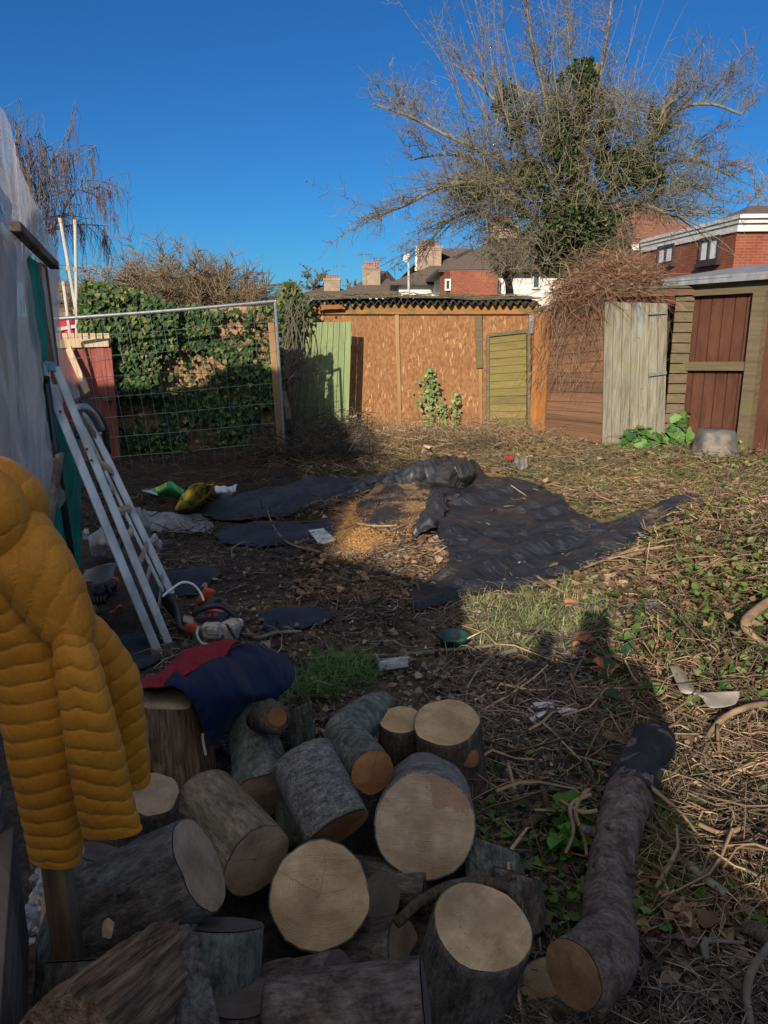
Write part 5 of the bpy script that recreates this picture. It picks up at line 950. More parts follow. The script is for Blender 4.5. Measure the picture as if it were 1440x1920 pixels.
# split wedge at the bottom left
sw = thing('split_log', 'rough split log with splintered reddish wood across the bottom left corner', 'log', pt(220, 1860, 1.42), 'cut logs in the pile')
sw.rotation_mode = 'QUATERNION'
E0 = pt(315, 1785, 1.60); E1 = pt(110, 1960, 1.16); axd = nrm(E1-E0); Rr = np.array((1., 0, 0)); Rr = nrm(Rr-axd*np.dot(Rr, axd)); Uu = np.cross(axd, Rr); Uu = Uu if Uu[2] > 0 else -Uu
sec_ = [(-.085, -.01), (-.055, .045), (-.02, .062), (.01, .075), (.03, .055), (.055, .058), (.08, .02), (.085, -.03), (.06, -.09), (.0, -.12), (-.06, -.08)]; sec_ = smooth_line([(a, b, 0) for a, b in sec_+sec_[:1]], 56)[:-1]; rows = []
for k in range(34):
    f_ = k/33; c = E0+(E1-E0)*f_; ring_ = []
    for i, (a, b, _) in enumerate(sec_):
        j_ = .030*(fbm(i*.55, f_*2.4, 3, 4)-.5)*2+.012*(fbm(i*2.1, f_*3, 8, 2)-.5)*2; end = (fbm(i*.9, 3, 12, 3)-.5)*.12 if k == 0 else ((fbm(i*.9, 3, 12, 3)-.5)*.05 if k == 1 else 0); s = .72+.28*min(1, f_*5+.25); ring_.append(c+Rr*a*s*(1+j_*6)+Uu*b*s*(1+j_*7)+axd*end)
    rows.append(ring_)
MX_ = np.stack([Rr, np.cross(axd, Rr), axd], 1); sw.rotation_quaternion = Matrix([list(map(float, r_)) for r_ in MX_]).to_quaternion(); ow_ = ORG[sw]; ORG[sw] = np.zeros(3); MB().loft([[(p-ow_) @ MX_ for p in r_] for r_ in rows]).build('wood', M['split'], sw, smooth=False)
# flat plank-like facet on the wedge
tag(MB().poly_prism([pt(372, 1770, 1.50), pt(395, 1840, 1.48), pt(420, 1950, 1.42), pt(330, 1950, 1.40), pt(330, 1790, 1.48)], c2w(-.05, -.02, .12)).build('split_log', M['bark_grey'], bevel=.006), 'smooth grey split slab leaning right of the rough splintered log', 'log', 'cut logs in the pile')
# chips
tag(MB().poly_prism([pt(190, 1745, 1.62), pt(199, 1738, 1.62), pt(212, 1748, 1.62), pt(208, 1762, 1.62), pt(190, 1758, 1.62)], (0, .015, .012)).build('wood_chip', M['plank'], bevel=.002), 'small pale yellow chip in the dark gap left of the pile', 'wood chip', 'pale wood chips in the pile')
tag(MB().poly_prism([pt(137, 1600, 1.62), pt(147, 1592, 1.62), pt(158, 1604, 1.62), pt(150, 1608, 1.62)], (0, .012, .01)).build('wood_chip', M['plank'], bevel=.002), 'pale splinter chip under the hem of the jacket', 'wood chip', 'pale wood chips in the pile')
# long trunk lying at the right
zg = .085
lt = bent('long purple brown trunk lying right of the pile, charred at its far end', [gp(1228, 1392, .11), gp(1196, 1440, .10), gp(1175, 1500, .095), gp(1150, 1600, .09), gp(1138, 1690, .10), gp(1142, 1755, .12), pt(1116, 1805, 1.80), pt(1076, 1828, 1.74)], [.074, .070, .080, .067, .062, .074, .084, .074], 'bark_purple', 'cut_trunk', .14, 12, 'fallen_trunk', None)
P_ = smooth_line([gp(1230, 1388, .11), gp(1196, 1440, .10), gp(1178, 1492, .097)], 16); m = MB(); m.tube(P_, np.linspace(.079, .079, 16), 34, cap=True, noise=.13, seed=12); m.v = [tuple(np.array(v_)+(np.array((0, .05, .012))*(fbm(np.array(i_*.37), np.array(2.), 5, 3)-.4) if i_ < 34 else 0)+RNG.normal(0, .0025, 3)) for i_, v_ in enumerate(m.v)]; m.build('charred_end', nmat('charred_bark', [(.008, .008, .009), (.02, .019, .02), (.045, .04, .04)], 12, rough=.85, bump=.9), lt, smooth=True)
m = MB(); m.poly_prism([gp(1222, 1418, .12), gp(1231, 1450, .10), gp(1222, 1490, .08), gp(1207, 1478, .12), gp(1208, 1430, .15)], (.012, 0, .0)); m.build('torn_wood', M['orange_wood'], lt, bevel=.004)
for k, (a_, b_, r_) in enumerate(((gp(1112, 1560, .12), gp(1090, 1552, .15), .013), (gp(1172, 1640, .12), gp(1192, 1630, .16), .014))): MB().tube(smooth_line([a_, a_*.4+b_*.6, b_], 6), [r_*1.5, r_*1.15, r_, r_, r_*.95, r_*.8], 12, noise=.25, seed=k).build('branch_stub', M['bark_purple'], lt, smooth=True)
for k, (px, py) in enumerate(((1128, 1615), (1150, 1545))): c = gp(px, py, .163); MB().tube([c-np.array((0, 0, .03)), c, c+np.array((0, 0, .012))], [.026, .020, .007], 12, noise=.2, seed=k).build('knot', M['bark_purple'], lt, smooth=True)

# ---------------------------------------------------------------- sticks and branches one can point to
def stick(label, path, radii, mat='branch_grey', name='stick', cat='stick', group='sticks lying on the ground', forks=()):
    P_ = smooth_line(path, max(10, 5*len(path))); rr = np.interp(np.linspace(0, 1, len(P_)), np.linspace(0, 1, len(radii)), radii); m = MB().tube(P_, rr, 8, noise=.15)
    for f_ in forks: Q = smooth_line(f_[0], 8); m.tube(Q, np.linspace(f_[1], f_[1]*.5, 8), 6, noise=.1)
    return tag(m.build(name, M[mat], smooth=True), label, cat, group)
def gl(pts, dz=.02): return [gpz(a, b, dz) for a, b in pts]
stick('long straight grey stick lying across the soil left of the green pot', gl([(560, 1236), (640, 1230), (740, 1228), (850, 1218), (962, 1206)], .02), [.006, .009, .011])
stick('bent grey stick curving below the straight one toward the grass', gl([(870, 1300), (890, 1265), (925, 1232), (975, 1218), (1030, 1222)], .025), [.007, .011, .010])
stick('thin pale stick running from the white scraps to the charred trunk end', gl([(1098, 1262), (1125, 1296), (1132, 1325), (1152, 1352), (1180, 1378)], .02), [.005, .008, .006], 'branch')
stick('green grey straight branch lying right of the long trunk', gl([(1212, 1545), (1260, 1598), (1312, 1640), (1362, 1678)], .04), [.009, .012, .016], 'branch_green')
stick('dark curved stick draped over the pile behind the thick upright log', [pt(742, 1732, 1.98), pt(790, 1690, 2.02), pt(850, 1662, 2.05), pt(920, 1655, 2.08), pt(952, 1668, 2.08)], [.014, .016, .017, .016], 'bark_brown', forks=[([pt(930, 1656, 2.08), pt(965, 1640, 2.12), pt(1000, 1612, 2.2)], .012)])
stick('stubby forked brown stick left of the long trunk', gl([(982, 1548), (1015, 1530), (1050, 1520), (1085, 1512)], .03), [.016, .019, .014], 'bark_brown', forks=[(gl([(1030, 1525), (1018, 1480), (1003, 1450), (1008, 1420)], .05), .012)])
stick('pale arching stick on the dark sheet beside the white plastic', gl([(498, 945), (512, 985), (540, 1018), (600, 1035)], .05), [.005, .008, .008], 'branch')
stick('pale stick lying across the sawdust', gl([(655, 978), (700, 986), (745, 985)], .04), [.007, .010, .008], 'branch'); stick('short pale stick angled up to the tear in the sheet', gl([(738, 992), (770, 980), (795, 966)], .04), [.006, .008, .007], 'branch')
stick('short stick poking up from the lower edge of the black sheet', gl([(1006, 1080), (1030, 1096), (1056, 1110)], .05), [.008, .008], 'branch')
stick('long straw coloured stick along the right edge of the black sheet', gl([(1096, 1064), (1150, 1044), (1220, 1018), (1280, 1010)], .06), [.007, .010, .010], 'branch')
stick('second straw coloured stick crossing the tip of the black sheet', gl([(1226, 990), (1260, 982), (1300, 975)], .08), [.010, .013, .012], 'branch')
stick('thick tan rotten stick lying right of the black sheet', gl([(1165, 1046), (1220, 1030), (1290, 1022), (1310, 1020)], .05), [.017, .022, .020], 'branch')
stick('forked tan branch arching in from the right edge of the picture', [gpz(1470, 1110, .22), gpz(1425, 1140, .22), gpz(1398, 1168, .20), gpz(1418, 1200, .12), gpz(1450, 1222, .10)], [.02, .024, .027, .024, .02], 'branch', 'branch', 'branch', None, forks=[([gpz(1400, 1175, .18), gpz(1380, 1195, .1), gpz(1375, 1225, .03)], .016), ([gpz(1412, 1192, .13), gpz(1415, 1240, .06), gpz(1400, 1300, .03)], .016), ([gpz(1405, 1165, .2), gpz(1430, 1175, .15), gpz(1470, 1210, .05)], .02)])
stick('long looping tan vine on the sunlit soil at the right', [gpz(1450, 1318, .08), gpz(1400, 1326, .12), gpz(1352, 1350, .10), gpz(1318, 1395, .05), gpz(1280, 1455, .02)], [.012, .013, .013, .010, .008], 'branch', 'vine', 'vine', 'vines at the right', forks=[([gpz(1345, 1360, .1), gpz(1350, 1420, .05), gpz(1375, 1470, .02)], .008)])
stick('grey vine looping down in the shade at the right bottom corner', [gpz(1445, 1770, .10), gpz(1412, 1815, .10), gpz(1400, 1860, .06), gpz(1408, 1925, .02)], [.009, .011, .011, .009], 'branch_grey', 'vine', 'vine', 'vines at the right')
stick('pale curled root left of the bottom right vine', gl([(1322, 1760), (1325, 1800), (1318, 1770), (1345, 1765), (1395, 1768)], .03), [.008, .007, .005], 'branch_grey'); stick('thick stub of root at the right edge below the sunlit soil', gl([(1395, 1735), (1430, 1755), (1460, 1790)], .05), [.022, .020, .018], 'bark_brown')
stick('sunlit reddish stick at the right above the shadow edge', gl([(1310, 1555), (1370, 1566), (1440, 1568)], .03), [.012, .013, .012], 'branch'); stick('leaning forked stick in the lit litter below the vine', gl([(1310, 1545), (1352, 1562), (1392, 1552)], .06), [.008, .008], 'branch')
for k, pth in enumerate(([(1105, 1480), (1085, 1500), (1080, 1530), (1095, 1570), (1100, 1605)], [(1108, 1490), (1070, 1510), (1075, 1560), (1060, 1600)], [(1120, 1520), (1088, 1522), (1050, 1500)])):
    stick(('tangled pale root hugging the trunk, longest strand', 'tangled pale root hugging the trunk, left strand', 'tangled pale root hugging the trunk, short upper strand')[k], gl(pth, .10), [.008, .007, .005], 'branch', 'root', 'root', 'roots beside the long trunk')
stick('snaking grey stick right of the chainsaw', gl([(418, 1130), (432, 1142), (445, 1155), (452, 1150)], .02), [.009, .009, .007], 'branch_grey'); stick('grey root running right from the chainsaw handle', gl([(462, 1180), (480, 1196), (520, 1186), (566, 1184)], .03), [.010, .012, .008], 'branch_grey')
# ---------------------------------------------------------------- sheets on the ground
def sheet(name, label, cat, rows, nu, nv, mat, fold=.05, fs=3., seed=1, thick=.004, keep=None, lift=.025, edge=.015, crease=1.):
    W_ = [[gpz(a, b, (c[0] if c else 0)+lift) for a, b, *c in r_] for r_ in rows]; Gd = surface(W_, nu, nv); x, y = Gd[..., 0], Gd[..., 1]
    a_ = x*.8+y*.6; b_ = -x*.6+y*.8; n1 = fbm(a_*fs, b_*fs*.35, seed, 5); n2 = fbm(x*fs*2.4, y*fs*2.4, seed+9, 4); rid = 1-np.abs(2*fbm(b_*fs*.8+3, a_*fs*.4, seed+4, 3)-1)
    iv_ = np.minimum(np.minimum(np.arange(nv)[:, None], nv-1-np.arange(nv)[:, None])/nv, np.minimum(np.arange(nu)[None], nu-1-np.arange(nu)[None])/nu)
    wx_ = (fbm(x*2, y*2, seed+41, 3)-.5)*.9; cr1 = np.abs(fbm(a_*fs*.45+5+wx_, b_*fs*2.6+wx_, seed+21, 2)-.5); cr2 = np.abs(fbm(a_*fs*3.2+wx_, b_*fs*.8+7, seed+31, 2)-.5); h = ((n1-.5)*.6-(cr1-.12)*3.0-(cr2-.12)*.75*crease)*fold+(np.clip(rid-.72, 0, 1)*fold*2.0 if crease <= 1 else 0); Gd[..., 2] += np.maximum(h, -lift*.6)*np.clip(iv_*14, .15, 1)
    Gd[..., 0] += (vn(y*7, x*2, seed)+vn(y*23, x*5, seed+1)*.6-.8)*edge*4*(iv_ < .02); Gd[..., 1] += (vn(x*7, y*2, seed+3)+vn(x*23, y*5, seed+6)*.6-.8)*edge*6*(iv_ < .02)
    return tag(grid_mb(Gd, keep).build(name, M[mat] if isinstance(mat, str) else mat, smooth=True, solid=thick), label, cat)
sheet('membrane', 'broad black ground sheet in the sun with brown dust on it', 'ground sheet',
      [[(800, 905), (850, 886), (900, 892), (990, 902), (1035, 928), (1060, 950), (1120, 978), (1200, 962, ), (1260, 938), (1326, 934)],
       [(835, 950), (870, 930), (930, 935), (1000, 945), (1060, 965), (1110, 990), (1160, 985), (1215, 975), (1262, 960), (1318, 946)],
       [(810, 990), (860, 985), (920, 990), (1000, 1000), (1060, 1012), (1120, 1015), (1160, 1008), (1210, 992), (1250, 978), (1300, 958)],
       [(838, 1050), (870, 1050), (920, 1050), (990, 1052), (1050, 1048), (1100, 1038), (1140, 1025), (1190, 1005), (1235, 988), (1280, 968)],
       [(762, 1122), (830, 1105), (900, 1090), (960, 1076), (1020, 1068), (1070, 1055), (1120, 1038), (1170, 1018), (1220, 1000), (1262, 978)],
       [(790, 1143), (850, 1128), (905, 1110), (960, 1108), (1010, 1107), (1058, 1090), (1110, 1062), (1160, 1038), (1210, 1010), (1250, 990)]], 220, 140, 'membrane', .085, 1.9, 3)
sheet('membrane', 'black ground sheet piece sprinkled with orange sawdust left of the tear', 'ground sheet',
      [[(680, 935), (720, 905), (780, 893), (830, 898)], [(665, 960), (720, 935), (780, 922), (822, 925)], [(690, 985), (735, 965), (785, 950), (812, 950)], [(735, 1010), (760, 995), (790, 985), (800, 978)]], 70, 50, 'membrane_dust', .04, 2.2, 13)
sheet('crumpled_sheet', 'crumpled black plastic heap at the far edge of the ground sheet', 'ground sheet',
      [[(690, 902), (760, 880), (800, 862), (850, 858), (890, 870), (905, 885)], [(690, 908, .03), (760, 890, .06), (812, 882, .15), (850, 880, .20), (880, 885, .16), (900, 892, .03)], [(700, 914), (770, 902, .04), (820, 900, .11), (850, 903, .10), (870, 906, .07), (890, 903)], [(720, 918), (780, 910), (825, 915), (850, 915), (868, 914), (880, 908)]], 150, 90, 'crumple', .13, 3.4, 23, crease=1.8)
sheet('crumpled_sheet', 'torn black plastic fold standing up in the middle of the ground sheet', 'ground sheet',
      [[(800, 925), (815, 918), (835, 925)], [(800, 950, .02), (818, 940, .10), (838, 950, .03)], [(780, 985, .02), (808, 970, .09), (830, 975, .03)], [(770, 1010), (800, 990, .08), (825, 992)]], 60, 80, 'crumple', .09, 4.5, 33, crease=1.8)
sheet('dark_sheet', 'dark blue black sheet in the shade left of the sawdust, far strip', 'ground sheet',
      [[(385, 948), (450, 925), (560, 905), (640, 898), (700, 895), (770, 885)], [(385, 958), (460, 940, .05), (560, 922, .06), (640, 912, .05), (690, 910, .03), (735, 902)], [(380, 968), (460, 958), (540, 945, .05), (620, 932, .03), (665, 925), (700, 915)], [(410, 975), (470, 975), (540, 965), (600, 950), (650, 938), (690, 925)]], 110, 50, 'membrane_dark', .10, 2.6, 43)
sheet('dark_sheet', 'dark blue black sheet strip in the shade between the sticks, near strip', 'ground sheet',
      [[(415, 985), (500, 985), (570, 978), (640, 972)], [(410, 1002, .02), (500, 1000, .04), (570, 996, .03), (625, 995)], [(412, 1022), (490, 1024), (560, 1018), (625, 1010)]], 80, 34, 'membrane_dark', .06, 2.6, 53)
sheet('dark_sheet', 'dark blue sheet scrap lying behind the chainsaw', 'ground sheet', [[(300, 1078), (350, 1062), (412, 1072)], [(290, 1100), (350, 1090), (405, 1084)], [(290, 1125), (340, 1115), (380, 1105)]], 50, 30, 'membrane_dark', .05, 3., 63)
sheet('dark_sheet', 'small dark blue sheet scrap half buried right of the chainsaw', 'ground sheet', [[(500, 1150), (560, 1142), (620, 1140)], [(495, 1168), (560, 1162), (625, 1155)], [(500, 1182), (555, 1176), (600, 1168)]], 50, 24, 'membrane_dark', .03, 4., 73)
sheet('dark_sheet', 'dark blue sheet scrap between ladder foot and fleece', 'ground sheet', [[(205, 1200), (260, 1190), (300, 1195)], [(200, 1225), (250, 1222), (300, 1220)], [(210, 1255), (250, 1250), (290, 1245)]], 40, 24, 'membrane_dark', .03, 4., 83)
# sawdust mound
N = 42000; px = RNG.uniform(600, 880, N); py = RNG.uniform(900, 1110, N); k_ = zone(px+RNG.normal(0, 8, N), py+RNG.normal(0, 5, N), [SAW, [(625, 950), (700, 930), (720, 1000), (690, 1040), (560, 1062), (600, 1025)]]); px, py = px[k_], py[k_]; P_ = np.array([gpz(a, b, .012+RNG.random()*.035) for a, b in zip(px, py)]); n = len(P_)
tag(np_mesh('sawdust', leaves(P_, RNG.normal(0, .6, (n, 3))+np.array((0, -.5, 1)), RNG.uniform(.003, .009, n), 0, .6), LF, np.array((.52, .29, .11))*RNG.uniform(.5, 1.25, (n, 1)), M['chip']), 'orange sawdust spread over the torn ground sheet', 'sawdust', kind='stuff')
# scraps
def scrap(name, label, cat, pts, mat, thick=.006, dz=.03, crumple=.0, group=None):
    W_ = [gpz(a, b, dz+(c[0] if c else 0)) for a, b, *c in pts]; h = len(W_)//2; rows = [W_[:h], W_[h:][::-1]]; Gd = surface([rows[0], [(a+b)/2+np.array((0, 0, crumple*.4)) for a, b in zip(*rows)], rows[1]], 18, 12)
    Gd[..., 2] += (fbm(Gd[..., 0]*22, Gd[..., 1]*22, int(pts[0][0]) % 97, 3)-.5)*(crumple+.008); return tag(grid_mb(Gd).build(name, M[mat], smooth=True, solid=thick), label, cat, group)
scrap('white_tray', 'flat white plastic lid lying on the dark sheet by the sawdust', 'plastic lid', [(578, 995, .03), (606, 991, .03), (631, 1012), (600, 1023)], 'paper')
wt = thing('plastic_tray', 'broken white plastic tray with dirt in it on the shaded soil', 'tray', gpz(735, 1243)); A, B, Cc, D_ = gpz(704, 1240, .03), gpz(760, 1232, .03), gpz(766, 1250, .03), gpz(712, 1258, .03)
MB().poly_prism([A, B, Cc, D_], (0, 0, .008)).build('base', M['grey_board'], wt); 
for a, b in ((D_, Cc), (A, D_), (Cc, B)): MB().poly_prism([a, b, b+np.array((0, 0, .05)), a+np.array((0, -.01, .05))], (0, .006, 0)).build('side', M['paper'], wt)
gpot = thing('plant_pot', 'dark green plastic pot sunk in the soil by the lit grass', 'pot', gpz(850, 1205)); c = gpz(850, 1214)-np.array((0, 0, .055)); MB().loft([[c+np.array((r_*math.cos(a), r_*math.sin(a), z)) for a in np.linspace(0, 6.283, 25)[:-1]] for r_, z in ((.062, 0), (.072, .11), (.078, .112), (.078, .128), (.071, .128), (.060, .02))], cap=False).build('wall', M['pot_green'], gpot, smooth=True); MB().loft([[c+np.array((r_*math.cos(a), r_*math.sin(a), z)) for a in np.linspace(0, 6.283, 25)[:-1]] for r_, z in ((.064, .07), (.03, .075), (.002, .075))], cap=False).build('soil', M['bark_brown'], gpot)
def shard(label, px, py, r_, yaw, arc=2.6, h=.11, mat='terracotta', cat='pot shard'):
    c = gpz(px, py, .02); G_ = np.zeros((8, 14, 3))
    for i, z in enumerate(np.linspace(0, h, 8)):
        for j, a in enumerate(np.linspace(-arc/2, arc/2, 14)): rr = r_*(.75+.25*i/7)+(.006 if i > 5 else 0); G_[i, j] = (rr*math.sin(a)+.01*fbm(i*.7, j*.7, 3, 2), z, rr*math.cos(a)-r_*.3)
    Rz = np.array(Matrix.Rotation(yaw, 3, 'Z')); return tag(grid_mb(G_ @ Rz.T+c).build('pot_shard', M[mat], smooth=True, solid=.007), label, cat, 'terracotta pot pieces')
shard('orange pot shard at the shadow edge, brightest of them', 1157, 1262, .062, .6); shard('red brown pot shard inside the head shaped shadow', 1085, 1212, .05, -.4, mat='terracotta'); shard('small orange pot shard upright in the lit grass', 1086, 1135, .045, 1.2, h=.08)
t = thing('plastic_strip', 'bent L shaped grey plastic strip glinting in the sunlit litter', 'plastic strip', gpz(1310, 1300))
rows = [[gpz(1256, 1250, .12), gpz(1268, 1280, .11), gpz(1282, 1300, .11), gpz(1330, 1298, .11), gpz(1386, 1296, .12)], [gpz(1270, 1248, .11), gpz(1282, 1276, .12), gpz(1296, 1296, .12), gpz(1335, 1310, .10), gpz(1386, 1308, .10)], [gpz(1284, 1258, .09), gpz(1296, 1284, .10), gpz(1312, 1296, .10), gpz(1330, 1326, .09), gpz(1378, 1322, .09)]]; grid_mb(surface(rows, 30, 10)).build('strip', M['shiny_strip'], t, smooth=True, solid=.005)
scrap('white_scrap', 'largest white torn plastic scrap on the shaded soil', 'scrap', [(996, 1318), (1030, 1312), (1040, 1326), (1008, 1328)], 'paper', .003, .025, .02, 'white scraps on the soil'); scrap('white_scrap', 'narrow white scrap below the largest one', 'scrap', [(990, 1346), (1020, 1334), (1024, 1340), (998, 1352)], 'paper', .003, .025, .02, 'white scraps on the soil'); scrap('white_scrap', 'string of white scrap right of the largest one', 'scrap', [(1044, 1330), (1084, 1330), (1080, 1338), (1046, 1336)], 'paper', .003, .025, .03, 'white scraps on the soil')
scrap('foil_scrap', 'silver grey crumpled wrapper in the sunlit litter right of the sheet', 'wrapper', [(1200, 1128), (1235, 1126), (1250, 1148), (1215, 1150)], 'foil', .003, .05, .05)
scrap('black_rag', 'crumpled grey rag lying on the pale heap in the lit back area', 'rag', [(962, 860, .08), (984, 858, .10), (990, 876), (966, 878)], 'tub', .01, .06, .12); scrap('red_scrap', 'small red scrap next to the grey rag', 'scrap', [(948, 856), (960, 852), (962, 862), (950, 864)], 'red_plastic', .004, .05, .03)
scrap('pale_stone', 'pale broken stone in the litter left of the pale heap', 'stone', [(796, 836, .12), (806, 838, .12), (812, 850), (790, 850)], 'plank', .03, .08, .05)
# upturned tub
tb_ = thing('tub', 'upturned grey rubber builder tub beside the brown shed', 'tub', gpz(1352, 862)); c = gpz(1352, 858); 
def rrect(w_, d_, z, n=36, dz=0): return [c+np.array((w_*np.sign(math.cos(a))*abs(math.cos(a))**.5, .2+d_*np.sign(math.sin(a))*abs(math.sin(a))**.5, z+dz*math.cos(a*2))) for a in np.linspace(0, 6.283, n+1)[:-1]]
MB().loft([rrect(.265, .21, 0), rrect(.265, .21, .025), rrect(.245, .19, .03), rrect(.232, .178, .15), rrect(.212, .16, .27), rrect(.19, .14, .305), rrect(.05, .04, .31)]).build('body', M['tub'], tb_, smooth=True, bevel=0); MB().box(c+np.array((0, -.012, .022)), (.16, .02, .05)).build('handle', M['tub'], tb_, bevel=.006)
tag(MB().poly_prism([gpz(1396, 838, .03), gpz(1404, 834, .06), gpz(1402, 846, .05)], (.0, .02, .01)).build('orange_scrap', M['orange_plastic'], bevel=.003), 'tiny orange scrap right of the upturned tub', 'scrap')
# sacks
def sack(label, rows, mat, nm='plastic_sack', nu=40, nv=26, cr=.05, seed=3):
    Gd = surface([[gpz(a, b, c) for a, b, c in r_] for r_ in rows], nu, nv); Gd[..., 2] += (fbm(Gd[..., 0]*9, Gd[..., 1]*9, seed, 4)-.5)*cr; t = thing(nm, label, 'sack', (Gd[..., 0].mean(), Gd[..., 1].mean(), 0), 'plastic compost sacks'); grid_mb(Gd).build('sheet', M[mat], t, smooth=True, solid=.004); return t, Gd
ys_, Gy = sack('crumpled yellow sack with black lettering beside the mesh fence', [[(330, 950, .02), (340, 934, .22), (356, 912, .34), (375, 907, .35), (402, 908, .26)], [(328, 955, .02), (345, 944, .20), (365, 926, .26), (385, 918, .24), (399, 914, .18)], [(332, 960, .01), (350, 953, .10), (370, 942, .12), (388, 930, .1), (396, 920, .08)], [(340, 960, 0), (355, 956, .01), (375, 946, .01), (390, 934, .01), (398, 922, .02)]], 'sack_yellow')
def letter(parent, Gd, txt, uv0, size, rot, mat='print_black', name='lettering'):
    cu = bpy.data.curves.new(name, 'FONT'); cu.body = txt; cu.align_x = 'CENTER'; cu.align_y = 'CENTER'; ob = bpy.data.objects.new(name, cu); C.collection.objects.link(ob); dg = bpy.context.evaluated_depsgraph_get(); dg.update(); me = bpy.data.meshes.new_from_object(ob.evaluated_get(dg)); V = np.array([v.co[:] for v in me.vertices]); F = [tuple(p.vertices) for p in me.polygons]; bpy.data.objects.remove(ob); bpy.data.curves.remove(cu)
    nv_, nu_, _ = Gd.shape; cr_, sr_ = math.cos(rot), math.sin(rot); out = []
    for x, y, _ in V:
        u = uv0[0]+size[0]*(x*cr_-y*sr_); v = uv0[1]-size[1]*(x*sr_+y*cr_); fu = min(max(u, 0), .999)*(nu_-1); fv = min(max(v, 0), .999)*(nv_-1); i, j = min(int(fv), nv_-2), min(int(fu), nu_-2); a, b = fv-i, fu-j
        p = (Gd[i, j]*(1-b)+Gd[i, j+1]*b)*(1-a)+(Gd[i+1, j]*(1-b)+Gd[i+1, j+1]*b)*a; n_ = nrm(np.cross(Gd[i, j+1]-Gd[i, j], Gd[i+1, j]-Gd[i, j])); n_ = n_ if np.dot(n_, np.array((0, 0, CAMZ))-p) > 0 else -n_; out.append(p+n_*.012)
    MB().add(out, F).build(name, M[mat], parent)
letter(ys_, Gy, 'L', (.38, .50), (.22, .40), .2); letter(ys_, Gy, 'S', (.55, .42), (.24, .42), .2); letter(ys_, Gy, 'O', (.71, .36), (.24, .42), .2); letter(ys_, Gy, 'P', (.86, .28), (.22, .38), .2); letter(ys_, Gy, 'PURPOSE', (.74, .72), (.085, .17), .12); letter(ys_, Gy, 'T', (.28, .25), (.14, .3), .3)
gs, Gg = sack('flattened green and lime sack left of the yellow one', [[(272, 916, .05), (300, 912, .12), (318, 902, .22), (330, 908, .20), (345, 918, .14)], [(266, 920, .04), (298, 922, .10), (318, 916, .16), (332, 922, .14), (345, 928, .1)], [(272, 924, .02), (300, 930, .05), (318, 932, .06), (330, 936, .05), (340, 934, .04)]], 'sack_green', seed=8, cr=.04)
for rows_, mt_ in (([[(290, 915, .13), (300, 911, .16), (312, 905, .24)], [(292, 921, .12), (302, 920, .14), (311, 914, .22)]], 'sack_lime'), ([[(266, 919, .07), (280, 919, .10), (292, 923, .11)], [(268, 922, .05), (282, 925, .08), (296, 929, .09)]], 'sack_white')):
    grid_mb(surface([[gpz(a, b, c+.015) for a, b, c in r_] for r_ in rows_], 10, 6)).build('printed_panel', M[mt_], gs, smooth=True, solid=.004)
sack('pale pinkish crumpled sack right of the yellow one', [[(402, 912, .12), (420, 910, .14), (446, 914, .06)], [(404, 922, .10), (422, 922, .12), (440, 922, .05)], [(408, 934, .02), (420, 936, .03), (432, 930, .02)]], 'sack_white', seed=12, cr=.12)
tag(MB().poly_prism([gpz(268, 926, .02), gpz(335, 938, .02), gpz(325, 945, 0), gpz(280, 940, 0)], (0, 0, .02)).build('black_tray', M['black_plastic']), 'black tray edge under the green sack', 'tray')
# clear plastic and rubbish below the ladder
def clear(label, rows, seed, mat='poly_clear', cr=.08): 
    Gd = surface([[gpz(a, b, c) for a, b, c in r_] for r_ in rows], 40, 24); Gd[..., 2] += np.abs(fbm(Gd[..., 0]*11, Gd[..., 1]*11, seed, 4)-.5)*cr*2; tag(grid_mb(Gd).build('plastic_bag', M[mat], smooth=True, solid=.002), label, 'plastic bag', 'clear plastic scraps beside the ladder')
clear('wide flat clear plastic sheet right of the ladder', [[(252, 956, .10), (300, 962, .06), (345, 966, .03), (376, 968, .02)], [(262, 975, .05), (310, 978, .05), (350, 978, .04), (400, 985, .02)], [(268, 1000, .02), (310, 998, .02), (350, 1000, .02), (396, 1002, .02)]], 5, cr=.05)
clear('crumpled milky bag left of the ladder rails', [[(166, 1012, .16), (188, 996, .2), (215, 1008, .12)], [(168, 1028, .12), (190, 1022, .18), (222, 1028, .12)], [(172, 1045, .02), (200, 1044, .03), (225, 1040, .02)]], 6, 'poly'); clear('thin clear bag standing between the ladder rails', [[(246, 955, .3), (262, 956, .3), (278, 966, .22)], [(240, 985, .18), (262, 988, .2), (284, 995, .14)], [(250, 1010, .02), (270, 1012, .04), (284, 1012, .02)]], 7); clear('small white bag at the right of the ladder rails', [[(284, 1010, .14), (292, 1006, .16), (304, 1022, .08)], [(270, 1024, .10), (288, 1024, .14), (304, 1032, .04)], [(268, 1036, .02), (284, 1038, .02), (298, 1036, .02)]], 9, 'poly'); clear('tiny white bag at the foot of the green netting', [[(156, 998, .12), (166, 994, .14)], [(154, 1004, .10), (168, 1003, .12)], [(156, 1012, .02), (168, 1012, .02)]], 10, 'poly')
scrap('grey_board', 'grey warped board tilted on the rubbish left of the ladder', 'board', [(160, 1068, .16), (195, 1058, .22), (220, 1056, .20), (212, 1080, .14), (185, 1095, .10), (156, 1088, .12)], 'grey_board', .014, .02, .03)
